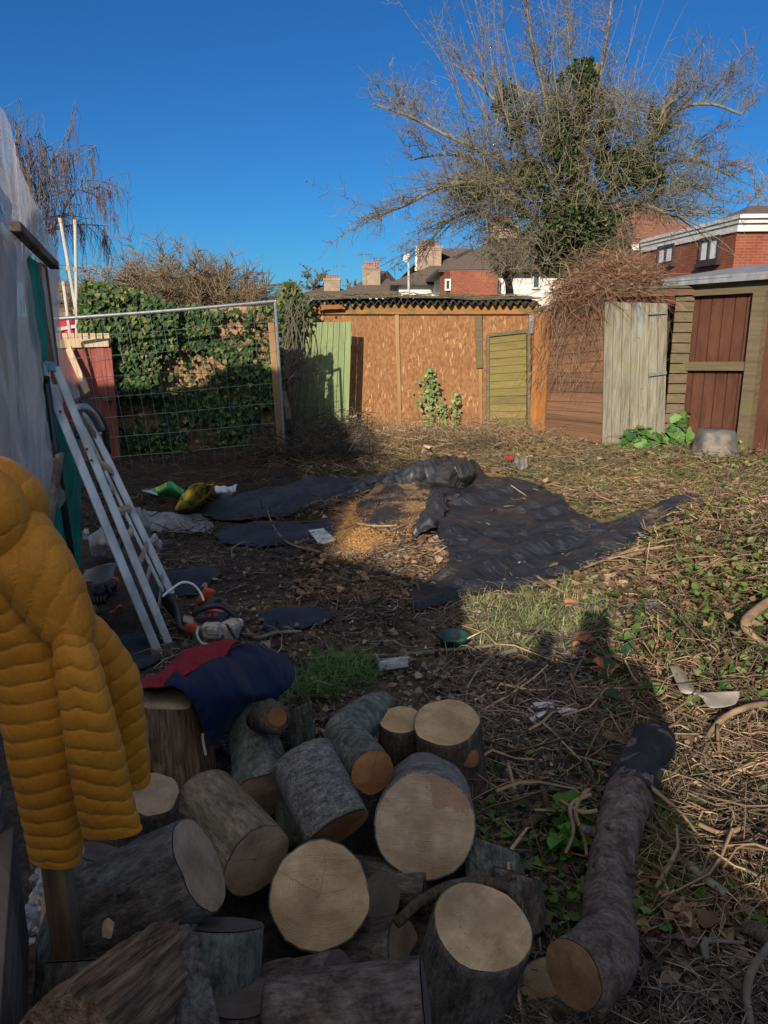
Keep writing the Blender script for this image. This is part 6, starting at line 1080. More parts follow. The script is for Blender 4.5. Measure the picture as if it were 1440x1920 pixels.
def glove(label, px, py, yaw):
    c = gpz(px, py, .06); t = thing('glove', label, 'glove', c, 'work gloves in the rubbish'); ca_, sa_ = math.cos(yaw), math.sin(yaw); f = np.array((ca_, sa_, -.2)); s_ = np.array((-sa_, ca_, 0)); m = MB(); m.tube([c, c+f*.05, c+f*.10], [.032, .042, .038], 12)
    for k in range(4): b = c+f*.10+s_*(.028-.019*k); m.tube([b, b+f*.035, b+f*.06-np.array((0, 0, .02))], [.011, .011, .008], 7)
    b = c+f*.04+s_*.04; m.tube([b, b+f*.03+s_*.025, b+f*.055+s_*.025], [.013, .012, .009], 7); m.build('palm', M['black_plastic'], t, smooth=True); MB().tube([c-f*.012, c+f*.004], [.037, .036], 12).build('cuff', M['orange_plastic'], t, smooth=True)
glove('black glove with orange cuff lying by the grey board', 184, 1100, -1.2); glove('second black glove with orange cuff nearer the ladder', 212, 1092, -1.7)
tag(MB().box(gpz(168, 1160, .02), (.06, .35, .03), rz=.3).build('plank', M['timber_grey']), 'short grey plank on the ground at the foot of the netting', 'plank'); scrap('orange_scrap', 'orange scrap on the soil below the gloves', 'scrap', [(205, 1148, .05), (228, 1142, .06), (232, 1152), (210, 1158)], 'terracotta', .01, .03, .05); tag(MB().tube(smooth_line([gpz(274, 1046, .05), gpz(286, 1046, .08), gpz(296, 1038, .08)], 6), [.012]*6, 7).build('orange_hook', M['orange_plastic'], smooth=True), 'small orange hook shaped bit behind the ladder rails', 'scrap')
# ---------------------------------------------------------------- plastic shelter on the left
def wpl(px, py, off=0.):
    p0 = np.array((-1.74-off, 4.2)); d_ = np.array((.47, -1.85)); r_ = ray(px, py); k = np.linalg.solve(np.array([[r_[0], -d_[0]], [r_[1], -d_[1]]]), p0); return r_*k[0]+np.array((0, 0, CAMZ))
sh2 = thing('plastic_shelter', 'timber framed shelter wrapped in torn milky plastic sheeting at the left', 'shelter', (-1.6, 3.4, 0))
def hang(name, rows, mat, off=0., amp=.035, fs=9., seed=1, nu=60, nv=60):
    Gd = surface([[wpl(a, b, off) for a, b in r_] for r_ in rows], nu, nv); s_ = Gd[..., 1]; z = Gd[..., 2]; n_ = np.array((1.85, .47, 0)); n_ = n_/np.linalg.norm(n_)
    h = (fbm(s_*fs+(z*.9), z*.9, seed, 4)-.5)*amp*2+(fbm(s_*fs*2.2-z*1.3, z*1.5, seed+5, 4)-.5)*amp; Gd = Gd+h[..., None]*n_; return grid_mb(Gd).build(name, M[mat], sh2, smooth=True)
hang('plastic_sheet', [[(-120, 30), (-60, 100), (0, 200), (30, 288), (72, 392), (112, 492)], [(-120, 200), (-60, 260), (0, 330), (32, 390), (70, 450), (113, 510)], [(-120, 330), (-60, 370), (0, 410), (30, 432), (66, 475), (110, 532)]], 'poly', 0, .03, 6, 2, 80, 60)
hang('plastic_sheet', [[(-120, 320), (-40, 380), (0, 402), (30, 428)], [(-120, 560), (-40, 560), (10, 560), (50, 565)], [(-120, 720), (-40, 720), (20, 715), (66, 705)], [(-120, 860), (-40, 860), (30, 858), (84, 850)], [(-120, 1020), (-40, 1020), (30, 1016), (104, 880)], [(-120, 1200), (-40, 1150), (30, 1060), (96, 1006)]], 'poly', .02, .085, 5, 3, 120, 100)
hang('plastic_sheet', [[(76, 498), (92, 505), (112, 520)], [(84, 570), (96, 570), (106, 560)], [(96, 640), (108, 640), (119, 640)], [(108, 720), (125, 725), (136, 700)], [(120, 742), (136, 748), (150, 744)]], 'poly', .03, .012, 8, 4, 30, 50)
hang('inner_sheet', [[(10, 400), (60, 440), (110, 500)], [(20, 700), (70, 700), (115, 690)], [(30, 1000), (90, 960), (125, 900)], [(30, 1200), (95, 1180), (150, 1165)]], 'poly', .22, .02, 4, 5)
def bm_(a, b, wv, tv, mat, nm, off=-.02): return MB().slab(wpl(*a, off), wpl(*b, off), wv, tv).build(nm, M[mat], sh2, bevel=.004)
bm_((28, 424), (102, 498), (0, 0, .019), (.02, .008, 0), 'timber_grey', 'eaves_batten', -.05); bm_((12, 440), (20, 1000), (.0, .03, 0), (.03, 0, 0), 'timber_post', 'frame_post', .07); bm_((-40, 330), (-30, 1000), (.0, .03, 0), (.03, 0, 0), 'timber_post', 'frame_post', .07); bm_((78, 492), (106, 720), (.0, .022, 0), (.02, 0, 0), 'timber_post', 'frame_post', .05); bm_((112, 850), (88, 1006), (.0, .03, 0), (.012, 0, 0), 'timber_grey', 'loose_board', -.04)
nb = hang('green_netting', [[(48, 492), (58, 480), (72, 492)], [(44, 560), (64, 560), (84, 560)], [(56, 640), (76, 645), (92, 640)], [(66, 680), (82, 690), (96, 690)], [(72, 760), (92, 760), (104, 760)], [(98, 850), (128, 845), (154, 838)], [(92, 960), (125, 950), (152, 930)], [(94, 1060), (125, 1080), (152, 1060)], [(112, 1172), (135, 1178), (160, 1166)]], 'net', .0, .02, 7, 6, 40, 90)
pole = thing('dark_pole', 'dark metal pole leaning against the corner of the plastic shelter', 'pole', gp(152, 1172, 0)); p0, p1 = gp(152, 1172, 0), pt(86, 715, 3.55); p0[0] += .0; MB().tube([p0, p1], .018, 10).build('shaft', M['pole_dark'], pole, smooth=True); MB().tube([p1, p1+nrm(p1-p0)*.02], .021, 10).build('end_cap', M['black_plastic'], pole)
nt_ = thing('rolled_netting', 'rolled green mesh tray resting at the foot of the shelter behind the jacket', 'netting', pt(75, 1060, 3.2)); G_ = surface([[pt(55, 1012, 3.2), pt(75, 1015, 3.2), pt(98, 1012, 3.25)], [pt(56, 1032, 3.1), pt(76, 1036, 3.1), pt(96, 1034, 3.1)], [pt(58, 1048, 3.15), pt(78, 1055, 3.15), pt(94, 1056, 3.15)], [pt(62, 1100, 3.2), pt(80, 1105, 3.2), pt(94, 1110, 3.2)]], 20, 26); grid_mb(G_).build('mesh', M['net'], nt_, smooth=True, solid=.004); MB().tube([pt(78, 1032, 3.12), pt(97, 1030, 3.14)], .05, 14).build('roll', M['pot_green'], nt_, smooth=True)
# ---------------------------------------------------------------- ladder
ld_ = thing('folding_ladder', 'folded aluminium ladder leaning against the plastic shelter', 'ladder', gp(305, 1220, 0))
def rail(a, da, b, db, w_=.026, th=.014, mat='alu', nm='stile'):
    p, q = pt(*a, da), pt(*b, db); d_ = nrm(q-p); vw = nrm(np.array((0, 0, CAMZ))-p); s_ = nrm(np.cross(d_, vw)); n_ = np.cross(s_, d_); m = MB()
    m.slab(p, q, s_*w_, n_*.003); m.slab(p+s_*w_-n_*th, q+s_*w_-n_*th, s_*.003, n_*(th-.0035)); m.slab(p-s_*w_-n_*th, q-s_*w_-n_*th, s_*.003, n_*(th-.0035)); return m.build(nm, M[mat], ld_, bevel=.0015), p, q
S1 = rail((74, 682), 3.72, (294, 1218), 3.86, .019, .03); S2 = rail((104, 688), 3.80, (316, 1206), 3.92, .018, .03)
S3 = rail((146, 778), 4.0, (306, 1110), 4.12, .007, .02); S4 = rail((160, 774), 4.14, (322, 1114), 4.25, .017, .03)
def rung(k, A_, B_, f): a = A_[1]+(A_[2]-A_[1])*f; b = B_[1]+(B_[2]-B_[1])*f; MB().slab(a+(b-a)*.02, b, nrm(A_[2]-A_[1])*.014, (0, .0, .012)).build('rung', M['alu'], ld_, bevel=.002)
for f in (.12, .32, .52, .72, .9): rung(0, S2, S4, f+.0)
for f in (.2, .42, .64, .85): rung(0, S1, S3, f)
for S_, nm in ((S1, 'foot'), (S2, 'foot')): d_ = nrm(S_[2]-S_[1]); MB().slab(S_[2]-d_*.004, S_[2]+d_*.025, (.028, 0, 0), (0, .018, 0)).build(nm, M['tub'], ld_)
MB().slab(S1[1], S2[1], nrm(S1[2]-S1[1])*.02, (0, .012, .004)).build('top_cap', M['alu'], ld_, bevel=.003); MB().tube(smooth_line([pt(138, 768, 3.9), pt(158, 764, 3.95), pt(176, 780, 4.05), pt(190, 806, 4.12)], 10), .022, 10).build('hinge', M['alu'], ld_, smooth=True)
for px, py, d_ in ((113, 772, 3.7), (145, 815, 3.78), (163, 842, 3.8), (172, 863, 3.82), (303, 1195, 3.88)): c = pt(px, py, d_-.02); MB().tube([c, c+nrm(c-np.array((0, 0, CAMZ)))*.02], .007, 8).build('bolt', M['pole_dark'], ld_)
tag(MB().tube(smooth_line([pt(152, 752, 4.1), pt(178, 772, 4.1), pt(196, 800, 4.15), pt(202, 850, 4.2)], 10), .02, 8).build('black_hose', M['black_plastic'], smooth=True), 'black hose curling behind the ladder hinge', 'hose')
# ---------------------------------------------------------------- fleece over the block
def cloth(name, rows, mat, par, amp=.02, seed=1, nu=60, nv=40, push=0.):
    Gd = surface([[pt(a, b, c) for a, b, c in r_] for r_ in rows], nu, nv); x, z = Gd[..., 0]*1.+Gd[..., 1]*.4, Gd[..., 2]; fo = np.abs(fbm(x*6+z*5, z*3-x*1.5, seed, 3)-.5)+.5*np.abs(fbm(x*13-z*4, z*7, seed+7, 3)-.5); Gd[..., 2] += (fo-.16)*amp*2.6+(fbm(x*4, z*2.5, seed+2, 3)-.5)*amp; Gd[..., 1] -= push+(fo-.16)*amp*2; return grid_mb(Gd).build(name, M[mat], par, smooth=True, solid=.005, sub=1)
fl = thing('fleece', 'navy and red fleece jacket thrown over the split block', 'fleece', pt(420, 1300, 2.7))
cloth('red_panel', [[(250, 1280, 2.78), (300, 1262, 2.9), (340, 1228, 3.05), (385, 1208, 3.12), (447, 1202, 3.14)], [(252, 1287, 2.62), (305, 1274, 2.7), (350, 1250, 2.8), (395, 1228, 2.9), (440, 1212, 3.0)], [(256, 1297, 2.5), (305, 1292, 2.52), (340, 1282, 2.56), (375, 1254, 2.7), (425, 1230, 2.82)]], 'red_cloth', fl, .035, 4)
cloth('navy_panel', [[(440, 1207, 3.14), (475, 1207, 3.14), (510, 1214, 3.12), (538, 1224, 3.05), (550, 1240, 2.98)], [(410, 1234, 2.85), (450, 1226, 2.9), (500, 1230, 2.88), (535, 1245, 2.84), (552, 1258, 2.85)], [(330, 1266, 2.62), (400, 1262, 2.62), (460, 1262, 2.64), (515, 1272, 2.68), (547, 1278, 2.74)], [(306, 1284, 2.50), (370, 1296, 2.44), (430, 1300, 2.46), (490, 1298, 2.56), (530, 1296, 2.68)], [(345, 1292, 2.46), (378, 1336, 2.40), (425, 1334, 2.44), (470, 1318, 2.58), (505, 1312, 2.68)], [(368, 1300, 2.52), (388, 1392, 2.42), (405, 1392, 2.46), (440, 1345, 2.62), (470, 1328, 2.7)]], 'navy', fl, .055, 9, 90, 80)
tag(MB().tube(smooth_line([pt(380, 1376, 2.3), pt(381, 1392, 2.3), pt(386, 1416, 2.3)], 6), .004, 6).build('twig_stub', M['plank']), 'pale twig stub sticking out below the fleece', 'twig')
# ---------------------------------------------------------------- chainsaw
cs = thing('chainsaw', 'orange and cream chainsaw with black handles resting on the soil by the ladder', 'chainsaw', gp(400, 1215, 0)); dC = 4.0
def cp(px, py, dd=0.): return pt(px, py, dC+dd)
def blobbox(name, c, size, mat, rz=0, rx=0, ry=0, bev=.012, par=cs): return MB().box(c, size, rz, rx, ry).build(name, M[mat], par, bevel=bev)
blobbox('crankcase', cp(402, 1188, .05), (.19, .16, .12), 'steel', -.2, 0, .1, .02); blobbox('cylinder_cover', cp(398, 1182, -.05), (.10, .06, .085), 'cream_metal', -.1, .1, -.05, .02); blobbox('muffler_plate', cp(399, 1184, -.085), (.062, .014, .035), 'cream_metal', -.1, .1, -.05, .005)
blobbox('starter_cover', cp(432, 1182, .02), (.075, .14, .12), 'cream_metal', -.5, 0, .25, .025)
for k in range(6): blobbox('vent_slot', cp(426+k*3, 1172+k*5, -.075), (.024, .01, .006), 'black_plastic', -.5, 0, .35, .001)
blobbox('top_cover', cp(398, 1160, .06), (.16, .12, .05), 'black_plastic', -.15, 0, 0, .015); blobbox('orange_cover', cp(412, 1146, .14), (.13, .10, .05), 'orange_plastic', -.3, 0, .2, .02); blobbox('chain_cover', cp(360, 1172, .02), (.085, .10, .055), 'orange_plastic', .35, .2, .5, .018); blobbox('fuel_cap', cp(353, 1163, -.01), (.06, .05, .02), 'grey_board', .35, .2, .5, .008); blobbox('hand_guard', cp(386, 1118, .3), (.07, .03, .10), 'orange_plastic', .6, .3, .5, .01)
for px, py in ((381, 1156), (392, 1154), (404, 1153)): blobbox('cover_clip', cp(px, py, -.012), (.022, .012, .014), 'red_plastic', 0, 0, 0, .003)
MB().tube(smooth_line([cp(362, 1150), cp(385, 1139, .0), cp(412, 1136, .02), cp(436, 1150, .04), cp(450, 1175, .05), cp(455, 1205, .06)], 18), .017, 10).build('front_handle', M['black_plastic'], cs, smooth=True); MB().tube(smooth_line([cp(388, 1136, .1), cp(400, 1126, .2), cp(408, 1128, .3), cp(395, 1122, .4)], 10), .02, 10).build('rear_handle', M['black_plastic'], cs, smooth=True)
bar = [cp(352, 1176, .05), cp(340, 1172, .05), cp(312, 1140, .12), cp(300, 1122, .16)]; G_ = surface([[p+np.array((0, 0, .0)) for p in bar], [p+np.array((.05, -.02, .045)) for p in bar]], 14, 4); grid_mb(G_).build('guide_bar', M['black_plastic'], cs, smooth=True, solid=.014)
MB().tube(smooth_line([cp(300, 1122, .16), cp(318, 1120, .1), cp(332, 1140, .05), cp(338, 1172, .0), cp(345, 1180, 0)], 14), .022, 10).build('bar_sleeve', M['black_plastic'], cs, smooth=True); MB().tube(smooth_line([cp(305, 1118, .05), cp(322, 1104, .1), cp(342, 1092, .15), cp(362, 1096, .2), cp(376, 1112, .22), cp(382, 1127, .2)], 16), .007, 7).build('starter_cord', M['cord'], cs, smooth=True)
m = MB(); m.tube(smooth_line([cp(372, 1176, -.07), cp(369, 1190, -.1), cp(378, 1206, -.1), cp(395, 1208, -.1)], 10), .008, 7); m.build('front_spike', M['cream_metal'], cs, smooth=True)
# ---------------------------------------------------------------- mustard quilted jacket on its post
jk = thing('puffer_jacket', 'mustard yellow quilted puffer jacket hanging from a timber post at the left', 'jacket', pt(110, 1300, 1.42))
def quilt(name, spine, hw, thick, baffle, ang=0., nseg=340, n=64, chev=0., seed=1, puff=.10, depth_dir=None, s0=0.):
    P_ = smooth_line(spine, nseg); k = np.linspace(0, 1, nseg); w_ = np.interp(k, np.linspace(0, 1, len(hw)), hw); th_ = np.interp(k, np.linspace(0, 1, len(thick)), thick); w_ = np.convolve(np.pad(w_, 8, 'edge'), np.ones(17)/17, 'valid'); th_ = np.convolve(np.pad(th_, 8, 'edge'), np.ones(17)/17, 'valid')
    T = nrm(np.gradient(P_, axis=0)); s_ = np.concatenate([[0], np.cumsum(np.linalg.norm(np.diff(P_, axis=0), axis=1))])+s0; an = np.arange(n)*2*math.pi/n; rings = []; vw = c2w(0, 0, 1.)
    for i in range(nseg):
        S_ = nrm(np.cross(T[i], vw)); D_ = np.cross(S_, T[i]); S_ = S_ if S_[0] > 0 else -S_; D_ = D_ if np.dot(D_, vw) < 0 else -D_
        u = np.cos(an); ph = (s_[i]+ang*u*w_[i]+chev*np.abs(u)*w_[i]+.012*(fbm(u*1.7+seed, np.sin(an)*1.2+s_[i]*7, seed+2, 3)-.5)*2)/baffle; fr = ph-np.floor(ph); pf = np.abs(np.sin(math.pi*fr))**.36-.75
        sc = 1+.05*(fbm(u*3+seed, s_[i]*26, seed, 4)-.5)+.09*(fbm(u*1.4+seed, s_[i]*6+np.sin(an), seed+7, 3)-.5); endt = min(1, .55+.45*min(1, (nseg-1-i)/3.)) if i > nseg-4 else 1
        rings.append(P_[i]+((w_[i]*u*sc*endt)[:, None]*S_+(th_[i]*np.sign(np.sin(an))*np.abs(np.sin(an))**.8*sc*endt)[:, None]*D_)+((u*S_[:, None]).T*(pf*puff*.10)[:, None])+((np.sin(an)*D_[:, None]).T*(pf*puff*.15)[:, None]))
    return MB().loft(rings).build(name, M['jacket'], jk, smooth=True)
quilt('body', [at(-30, 960, 1.27), at(8, 1040, 1.25), at(40, 1130, 1.24), at(62, 1230, 1.23), at(74, 1330, 1.22), at(84, 1430, 1.22), at(98, 1530, 1.23), at(105, 1612, 1.24)], [.085, .09, .088, .075, .068, .062, .055, .046], [.06, .065, .06, .05, .042, .038, .034, .026], .0335, .18, seed=2, puff=.032)
quilt('front_panel', [at(122, 1170, 1.19), at(142, 1235, 1.17), at(160, 1320, 1.16), at(178, 1410, 1.16), at(196, 1500, 1.17), at(212, 1560, 1.18)], [.020, .034, .040, .046, .049, .051], [.026, .03, .03, .028, .026, .02], .0335, -.12, chev=-.30, seed=5, puff=.032)
quilt('sleeve', [at(112, 1140, 1.31), at(165, 1210, 1.32), at(207, 1278, 1.33), at(226, 1335, 1.34), at(240, 1400, 1.35), at(249, 1468, 1.36)], [.035, .052, .056, .044, .038, .034], [.026, .036, .036, .032, .03, .026], .0335, .30, seed=8, puff=.032)
quilt('shoulder', [at(20, 985, 1.24), at(62, 1060, 1.21), at(100, 1125, 1.20), at(132, 1185, 1.19), at(146, 1230, 1.19)], [.055, .062, .058, .042, .016], [.042, .05, .045, .034, .018], .04, .7, seed=11, puff=.032)
quilt('hood', [at(-45, 880, 1.27), at(-2, 888, 1.25), at(40, 922, 1.25), at(53, 962, 1.26), at(34, 1005, 1.26), at(20, 1050, 1.27)], [.024, .03, .031, .03, .026, .016], [.035, .042, .042, .036, .03, .022], .05, .3, seed=14, puff=.03)
quilt('hood', [at(-70, 905, 1.22), at(-20, 925, 1.21), at(6, 970, 1.20), at(18, 1030, 1.21), at(26, 1085, 1.22)], [.042, .045, .040, .032, .018], [.042, .046, .042, .034, .022], .055, .2, seed=17, puff=.03)
po = thing('hanging_post', 'dark timber post the mustard jacket hangs from', 'post', gp(118, 1730, 0)); b = at(110, 1640, 1.33); m = MB(); m.slab((b[0], b[1], 0), (b[0]-.0, b[1], 1.36), (.024, 0, 0), (0, .024, 0)); m.build('timber', M['timber_post'], po, bevel=.004)
# timber rails, gravel strip and stake at the left bottom corner
tf = thing('timber_fence', 'weathered timber post and rail at the left bottom corner', 'fence', pt(15, 1700, 1.2)*np.array((1, 1, 0)))
a = pt(8, 1480, 1.22); q = pt(44, 1500, 1.36); zt_ = a[2]
P0_ = np.array((pt(0, 1480, 1.5)[0], pt(0, 1480, 1.5)[1], 0)); P1_ = np.array((pt(-50, 1900, 1.0)[0], pt(-50, 1900, 1.0)[1], 0)); dv_ = nrm(P1_-P0_)
for z0, z1, off, mt in ((.02, .30, .0, 'timber_post'), (.315, .60, -.012, 'timber_grey')):
    p, q = P0_-dv_*.1, P1_+dv_*.4; nn_ = np.array((-dv_[1], dv_[0], 0)); nn_ = nn_ if nn_[0] > 0 else -nn_; MB().slab(p+nn_*off+np.array((0, 0, (z0+z1)/2)), q+nn_*off+np.array((0, 0, (z0+z1)/2)), (0, 0, (z1-z0)/2), nn_*.016).build('board', M[mt], tf, bevel=.003)
p = P0_-dv_*.13-nn_*.06; MB().slab(p, p+np.array((0, 0, .66)), nn_*.045, dv_*.045).build('post', M['timber_grey'], tf, bevel=.005)
e0, e1 = gp(70, 1940, .05), gp(94, 1672, .05); tag(MB().slab(e0, e1, nrm(np.cross(e1-e0, (0, 0, 1)))*.011, (0, 0, .05)).build('edging_board', M['stake'], bevel=.003), 'thin sawn edging board along the gravel strip', 'edging'); tag(MB().poly_prism([pt(93, 1690, 1.62), pt(104, 1688, 1.64), pt(110, 1702, 1.66), pt(98, 1712, 1.64)], (0, .012, .006)).build('wood_chip', M['orange_wood'], bevel=.002), 'orange chip catching the light at the end of the edging board', 'wood chip')
tag(MB().tube([pt(50, 1570, 1.45), pt(61, 1628, 1.5)], .003, 6).build('twig_stub', M['plank']), 'thin pale stalk left of the jacket hem', 'twig')
N = 420; px = RNG.uniform(20, 95, N); py = RNG.uniform(1630, 1930, N); k_ = (px > 62-(py-1630)*.12) & (px < 92-(py-1650)*.09); px, py = px[k_], py[k_]
ico = bpy.data.meshes.new('x'); bm = bmesh.new(); bmesh.ops.create_icosphere(bm, subdivisions=1, radius=1); IV = np.array([v.co[:] for v in bm.verts]); IF = [tuple(v.index for v in f.verts) for f in bm.faces]; bm.free(); bpy.data.meshes.remove(ico); Vs = []
for a, b in zip(px, py): s_ = RNG.uniform(.009, .022); Vs.append(gp(a, b, .045+RNG.random()*.015)+IV*s_*RNG.uniform(.6, 1.2, 3)*(1+RNG.normal(0, .08, (len(IV), 1))))
tag(np_mesh('gravel', np.array(Vs), IF, np.where(RNG.random((len(Vs), 1)) < .3, np.array([[.42, .38, .33]]), np.array([[.22, .23, .25]]))*RNG.uniform(.5, 1.3, (len(Vs), 1)), M['stone'], smooth=False), 'pale grey gravel strip beside the timber fence', 'gravel', kind='stuff')
# ---------------------------------------------------------------- ground litter
def scatter_px(n, x0, x1, y0, y1, dz=(0, .02)):
    px = RNG.uniform(x0, x1, n); py = RNG.uniform(y0, y1, n); r0 = ray(0, 0)
    a = (px-720)/1440; b = (960-py)/1440; rx, ry, rz_ = a, cP+b*sP, -sP+b*cP; z = np.zeros(n)
    for _ in range(4): t_ = (z-CAMZ)/rz_; x, y = rx*t_, ry*t_; z = gz(x, y)
    return px, py, np.stack([x, y, z+(fbm(x*3.2, y*3.2, 17, 4)-.5)*.04+RNG.uniform(*dz, n)], 1)
def lit(px, py): return np.clip((1130-py)/190, 0, 1)*np.clip((px-560)/160, 0, 1)
SHEETS = [[(680, 935), (720, 905), (780, 893), (832, 898), (822, 925), (812, 950), (800, 978), (735, 1000), (690, 985)], [(415, 985), (640, 972), (625, 1010), (412, 1022)], [(300, 1078), (412, 1070), (380, 1105), (290, 1125)], [(500, 1150), (620, 1140), (600, 1168), (500, 1182)], [(268, 958), (376, 968), (396, 1002), (268, 1000)], [(205, 1195), (300, 1192), (290, 1250), (210, 1255)], [(800, 905), (850, 886), (990, 902), (1060, 950), (1120, 978), (1260, 938), (1326, 940), (1250, 990), (1058, 1090), (905, 1110), (790, 1143), (762, 1122), (838, 1050), (810, 990)], [(385, 948), (560, 905), (770, 885), (690, 925), (540, 965), (410, 975)]]
def litter(n, x0, x1, y0, y1, Lr, rr, cols, bend=.12, dz=(0, .03), tilt=.12, avoid=True, lo=1.):
    px, py, P_ = scatter_px(n, x0, x1, y0, y1, dz); k_ = np.ones(n, bool)
    if avoid: k_ &= ~(zone(px, py, SHEETS) & (RNG.random(n) < .96)) & ~(zone(px, py, [SAW]) & (RNG.random(n) < .95))
    px_, py_ = px[k_], py[k_]; P_ = P_[k_]; v_ = fbm(P_[:, 0]*1.6+3, P_[:, 1]*1.6, 61, 4); kk = RNG.random(len(P_)) < np.clip(.35+(v_-.42)*6, .22, 1); P_ = P_[kk]; v_ = v_[kk]; n = len(P_); a = RNG.uniform(0, 6.283, n); D = np.stack([np.cos(a), np.sin(a), RNG.normal(.02, tilt, n)], 1); cs_ = np.array(cols); v2 = fbm(P_[:, 0]*2.3, P_[:, 1]*2.3+9, 71, 4)[:, None]; c = cs_[RNG.integers(0, len(cs_), n)]*RNG.uniform(.55, 1.35, (n, 1))*(1+np.clip((v2-.5)*4, -.5, .5)*np.array([[.05, -.1, -.22]]))*np.clip(.75+(v2-.4)*1.6, .6, 1.25); L_ = RNG.uniform(*Lr, n)*RNG.uniform(.4, 1, n)
    return twigs(P_-D*L_[:, None]*.5, D, L_, RNG.uniform(*rr, n), np.stack([RNG.normal(0, bend, n), RNG.uniform(0, 6.283, n)], 1)), c
BR = [(.13, .085, .055), (.19, .125, .08), (.09, .06, .042), (.25, .17, .105)]; ST = [(.31, .215, .125), (.22, .15, .088), (.39, .30, .19), (.16, .105, .068), (.23, .178, .105)]; GY = [(.13, .105, .085), (.21, .17, .135), (.075, .058, .048), (.30, .245, .19)]
LT = [litter(9000, 560, 1560, 805, 960, (.06, .34), (.0018, .005), ST, .12, (0, .08), .18), litter(4200, 900, 1640, 900, 1130, (.08, .42), (.002, .005), ST, .12, (0, .05)), litter(5600, 1120, 1680, 1000, 1720, (.05, .34), (.0015, .0045), ST+BR, .14, (0, .07), .2),
      litter(3600, 150, 720, 850, 1010, (.10, .5), (.002, .006), [tuple(.55*x for x in q) for q in BR], .14, (0, .06), .2), litter(8500, 300, 1250, 1000, 1420, (.05, .34), (.0015, .0045), GY, .15, (0, .035)), litter(5200, 850, 1640, 1350, 2000, (.04, .28), (.001, .0035), GY, .18, (0, .03)), litter(2600, 560, 900, 1010, 1130, (.05, .28), (.0015, .004), ST, .12, (0, .03), .1)]  # left back twigs get dimmed colours that deepen the shade
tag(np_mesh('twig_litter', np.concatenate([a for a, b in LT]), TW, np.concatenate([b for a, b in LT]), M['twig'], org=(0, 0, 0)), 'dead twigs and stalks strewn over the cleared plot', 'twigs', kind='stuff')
# heaped cuttings along the shed and fence foot
H1, c1 = litter(1500, 470, 700, 790, 880, (.2, .7), (.002, .006), [tuple(.42*x for x in q) for q in GY], .2, (0, .30), .5); H2, c2 = litter(2300, 660, 1010, 785, 850, (.15, .6), (.002, .005), ST, .2, (0, .20), .5); H4, c4 = litter(3000, 1200, 1620, 930, 1330, (.1, .45), (.002, .0055), BR+ST[:2], .2, (0, .16), .5); H5, c5 = litter(420, 900, 1640, 840, 1700, (.3, .95), (.004, .010), ST+BR, .12, (0, .07), .2); H3, c3 = litter(900, 1000, 1560, 815, 860, (.12, .45), (.002, .005), ST, .2, (0, .12), .5)  # first heap's colours are dimmed to deepen the shade it lies in
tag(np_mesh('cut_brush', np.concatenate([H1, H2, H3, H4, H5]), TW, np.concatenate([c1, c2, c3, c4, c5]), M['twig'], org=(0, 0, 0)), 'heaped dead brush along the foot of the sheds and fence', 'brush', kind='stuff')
def leaf_litter(n, x0, x1, y0, y1, size, cols, dz=(0, .03), up_=1.2, mask=None):
    px, py, P_ = scatter_px(n, x0, x1, y0, y1, dz); k_ = ~(zone(px, py, SHEETS) & (RNG.random(n) < .97)) & ~(zone(px, py, [SAW]) & (RNG.random(n) < .96))
    if mask is not None: k_ &= zone(px+RNG.normal(0, 14, n), py+RNG.normal(0, 9, n), mask)
    P_ = P_[k_]; n = len(P_); c = np.array(cols)[RNG.integers(0, len(cols), n)]*RNG.uniform(.6, 1.35, (n, 1)); return leaves(P_, RNG.normal(0, .5, (n, 3))+np.array((0, 0, up_)), RNG.uniform(*size, n), .35), c
DL = [(.16, .09, .05), (.24, .145, .08), (.10, .06, .038), (.32, .22, .14)]; GL = [(.075, .12, .028), (.12, .165, .04), (.045, .085, .02), (.17, .19, .065)]
LL = [leaf_litter(8000, 560, 1640, 810, 1130, (.02, .07), DL), leaf_litter(6500, 1120, 1680, 1000, 1750, (.015, .065), DL), leaf_litter(3800, 300, 1250, 1000, 1420, (.012, .045), [(.11, .075, .055), (.17, .12, .09), (.07, .05, .038), (.24, .19, .14)]), leaf_litter(3000, 850, 1640, 1350, 2000, (.008, .035), [(.10, .07, .05), (.15, .11, .08), (.065, .047, .036)])]
tag(np_mesh('leaf_litter', np.concatenate([a for a, b in LL]), LF, np.concatenate([b for a, b in LL]), M['leaf'], org=(0, 0, 0)), 'dry brown leaves lying over the cleared plot', 'leaf litter', kind='stuff')
GLs = [leaf_litter(5200, 600, 1640, 815, 1130, (.015, .045), GL, (.0, .05), 1.2, [[(880, 820), (1700, 820), (1700, 1130), (1090, 1130), (1060, 980), (900, 880)]]), leaf_litter(4600, 1150, 1680, 830, 1340, (.02, .055), GL+GL+DL[:2], (0, .16), .7, IVYG), leaf_litter(260, 1100, 1560, 1150, 1350, (.03, .075), [(.03, .08, .03), (.07, .14, .035)], (0, .10), .8), leaf_litter(650, 860, 1500, 1400, 1760, (.012, .045), [(.05, .11, .025), (.10, .17, .03)], (0, .04)), leaf_litter(60, 1040, 1090, 1540, 1620, (.03, .06), [(.06, .16, .02), (.10, .2, .03)], (.02, .09), .8)]
tag(np_mesh('weeds', np.concatenate([a for a, b in GLs]), LF, np.concatenate([b for a, b in GLs]), M['leaf'], org=(0, 0, 0)), 'low green weeds and creeping ivy among the litter', 'weeds', kind='stuff')
Gs = []
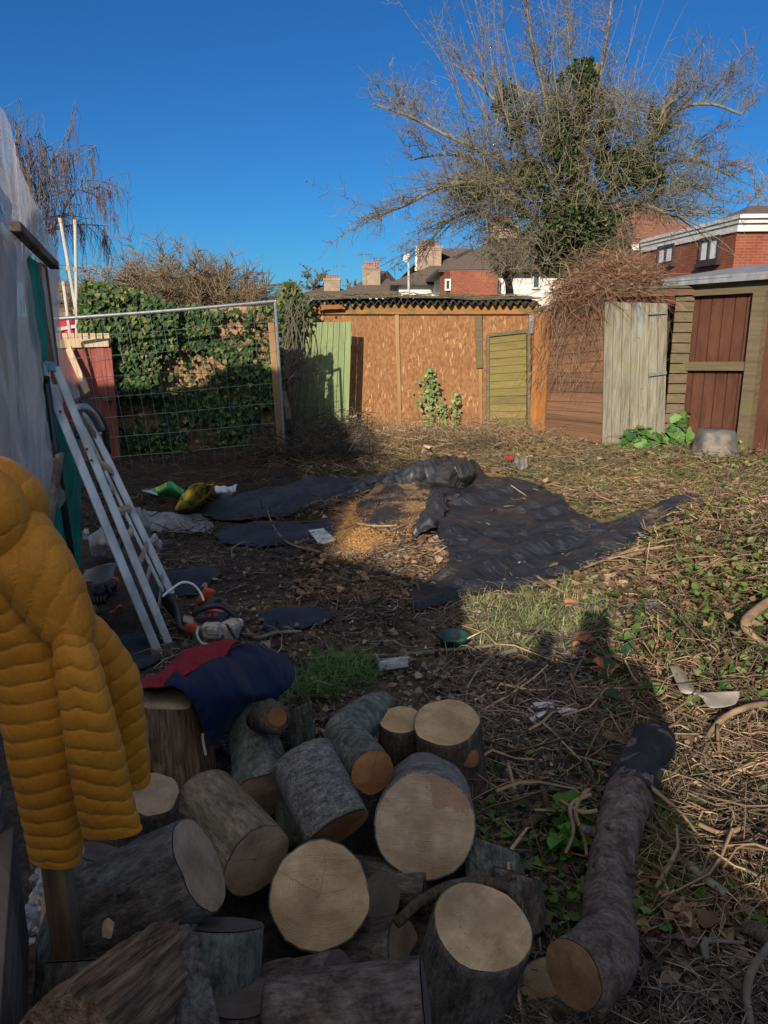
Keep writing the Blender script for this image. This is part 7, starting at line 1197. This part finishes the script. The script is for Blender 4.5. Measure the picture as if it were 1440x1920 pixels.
for poly, n, h, cols in ((GRASS[0], 2900, (.03, .11), [(.17, .26, .06), (.24, .32, .09), (.34, .34, .16), (.36, .30, .18)]), (GRASS[1], 1100, (.05, .14), [(.06, .14, .03), (.10, .18, .045)]), (GRASS[2], 1700, (.04, .12), [(.10, .18, .03), (.15, .22, .05)]), (GRASS[3], 900, (.03, .08), [(.09, .15, .03), (.13, .17, .05)]), (GRASS[4], 900, (.03, .09), [(.06, .13, .03), (.08, .15, .03)]),
                         ([(620, 830), (1500, 820), (1560, 960), (1130, 960), (1000, 890), (840, 850)], 9500, (.03, .09), [(.14, .18, .05), (.20, .19, .08), (.26, .2, .1)]), ([(860, 1250), (1250, 1380), (1100, 1900), (930, 1560), (880, 1400)], 1200, (.02, .07), [(.05, .10, .03), (.08, .12, .03)])):
    xs_ = [p[0] for p in poly]; ys_ = [p[1] for p in poly]; px, py, P_ = scatter_px(n*2, min(xs_)-20, max(xs_)+20, min(ys_)-12, max(ys_)+12, (-.01, .01)); k_ = zone(px+RNG.normal(0, 12, len(px)), py+RNG.normal(0, 8, len(px)), [poly]) & (fbm(P_[:, 0]*5, P_[:, 1]*5, 19, 3) > .42) & ~zone(px, py, SHEETS); P_ = P_[k_][:n]; m_ = len(P_)
    Gs.append((blades(P_, RNG.uniform(*h, m_), RNG.uniform(.5, 1.9, m_), RNG.uniform(.0014, .0032, m_)), np.array(cols)[RNG.integers(0, len(cols), m_)]*RNG.uniform(.7, 1.3, (m_, 1))))
tag(np_mesh('grass', np.concatenate([a for a, b in Gs]), GB, np.concatenate([b for a, b in Gs]), M['grass'], org=(0, 0, 0)), 'tufts of green grass growing through the litter', 'grass', kind='stuff')
# pale chips and crumbs on the soil
px, py, P_ = scatter_px(3800, 300, 1300, 1000, 1500, (.005, .03)); n = len(P_); tag(np_mesh('wood_crumbs', leaves(P_, RNG.normal(0, .5, (n, 3))+np.array((0, 0, 1)), RNG.uniform(.006, .03, n)*RNG.uniform(.4, 1, n), .1, .5), LF, np.array([(.30, .22, .13), (.4, .33, .24), (.2, .14, .09)])[RNG.integers(0, 3, n)]*RNG.uniform(.5, 1.2, (n, 1)), M['chip'], org=(0, 0, 0)), 'pale chips and crumbs of wood on the shaded soil', 'wood chips', kind='stuff')
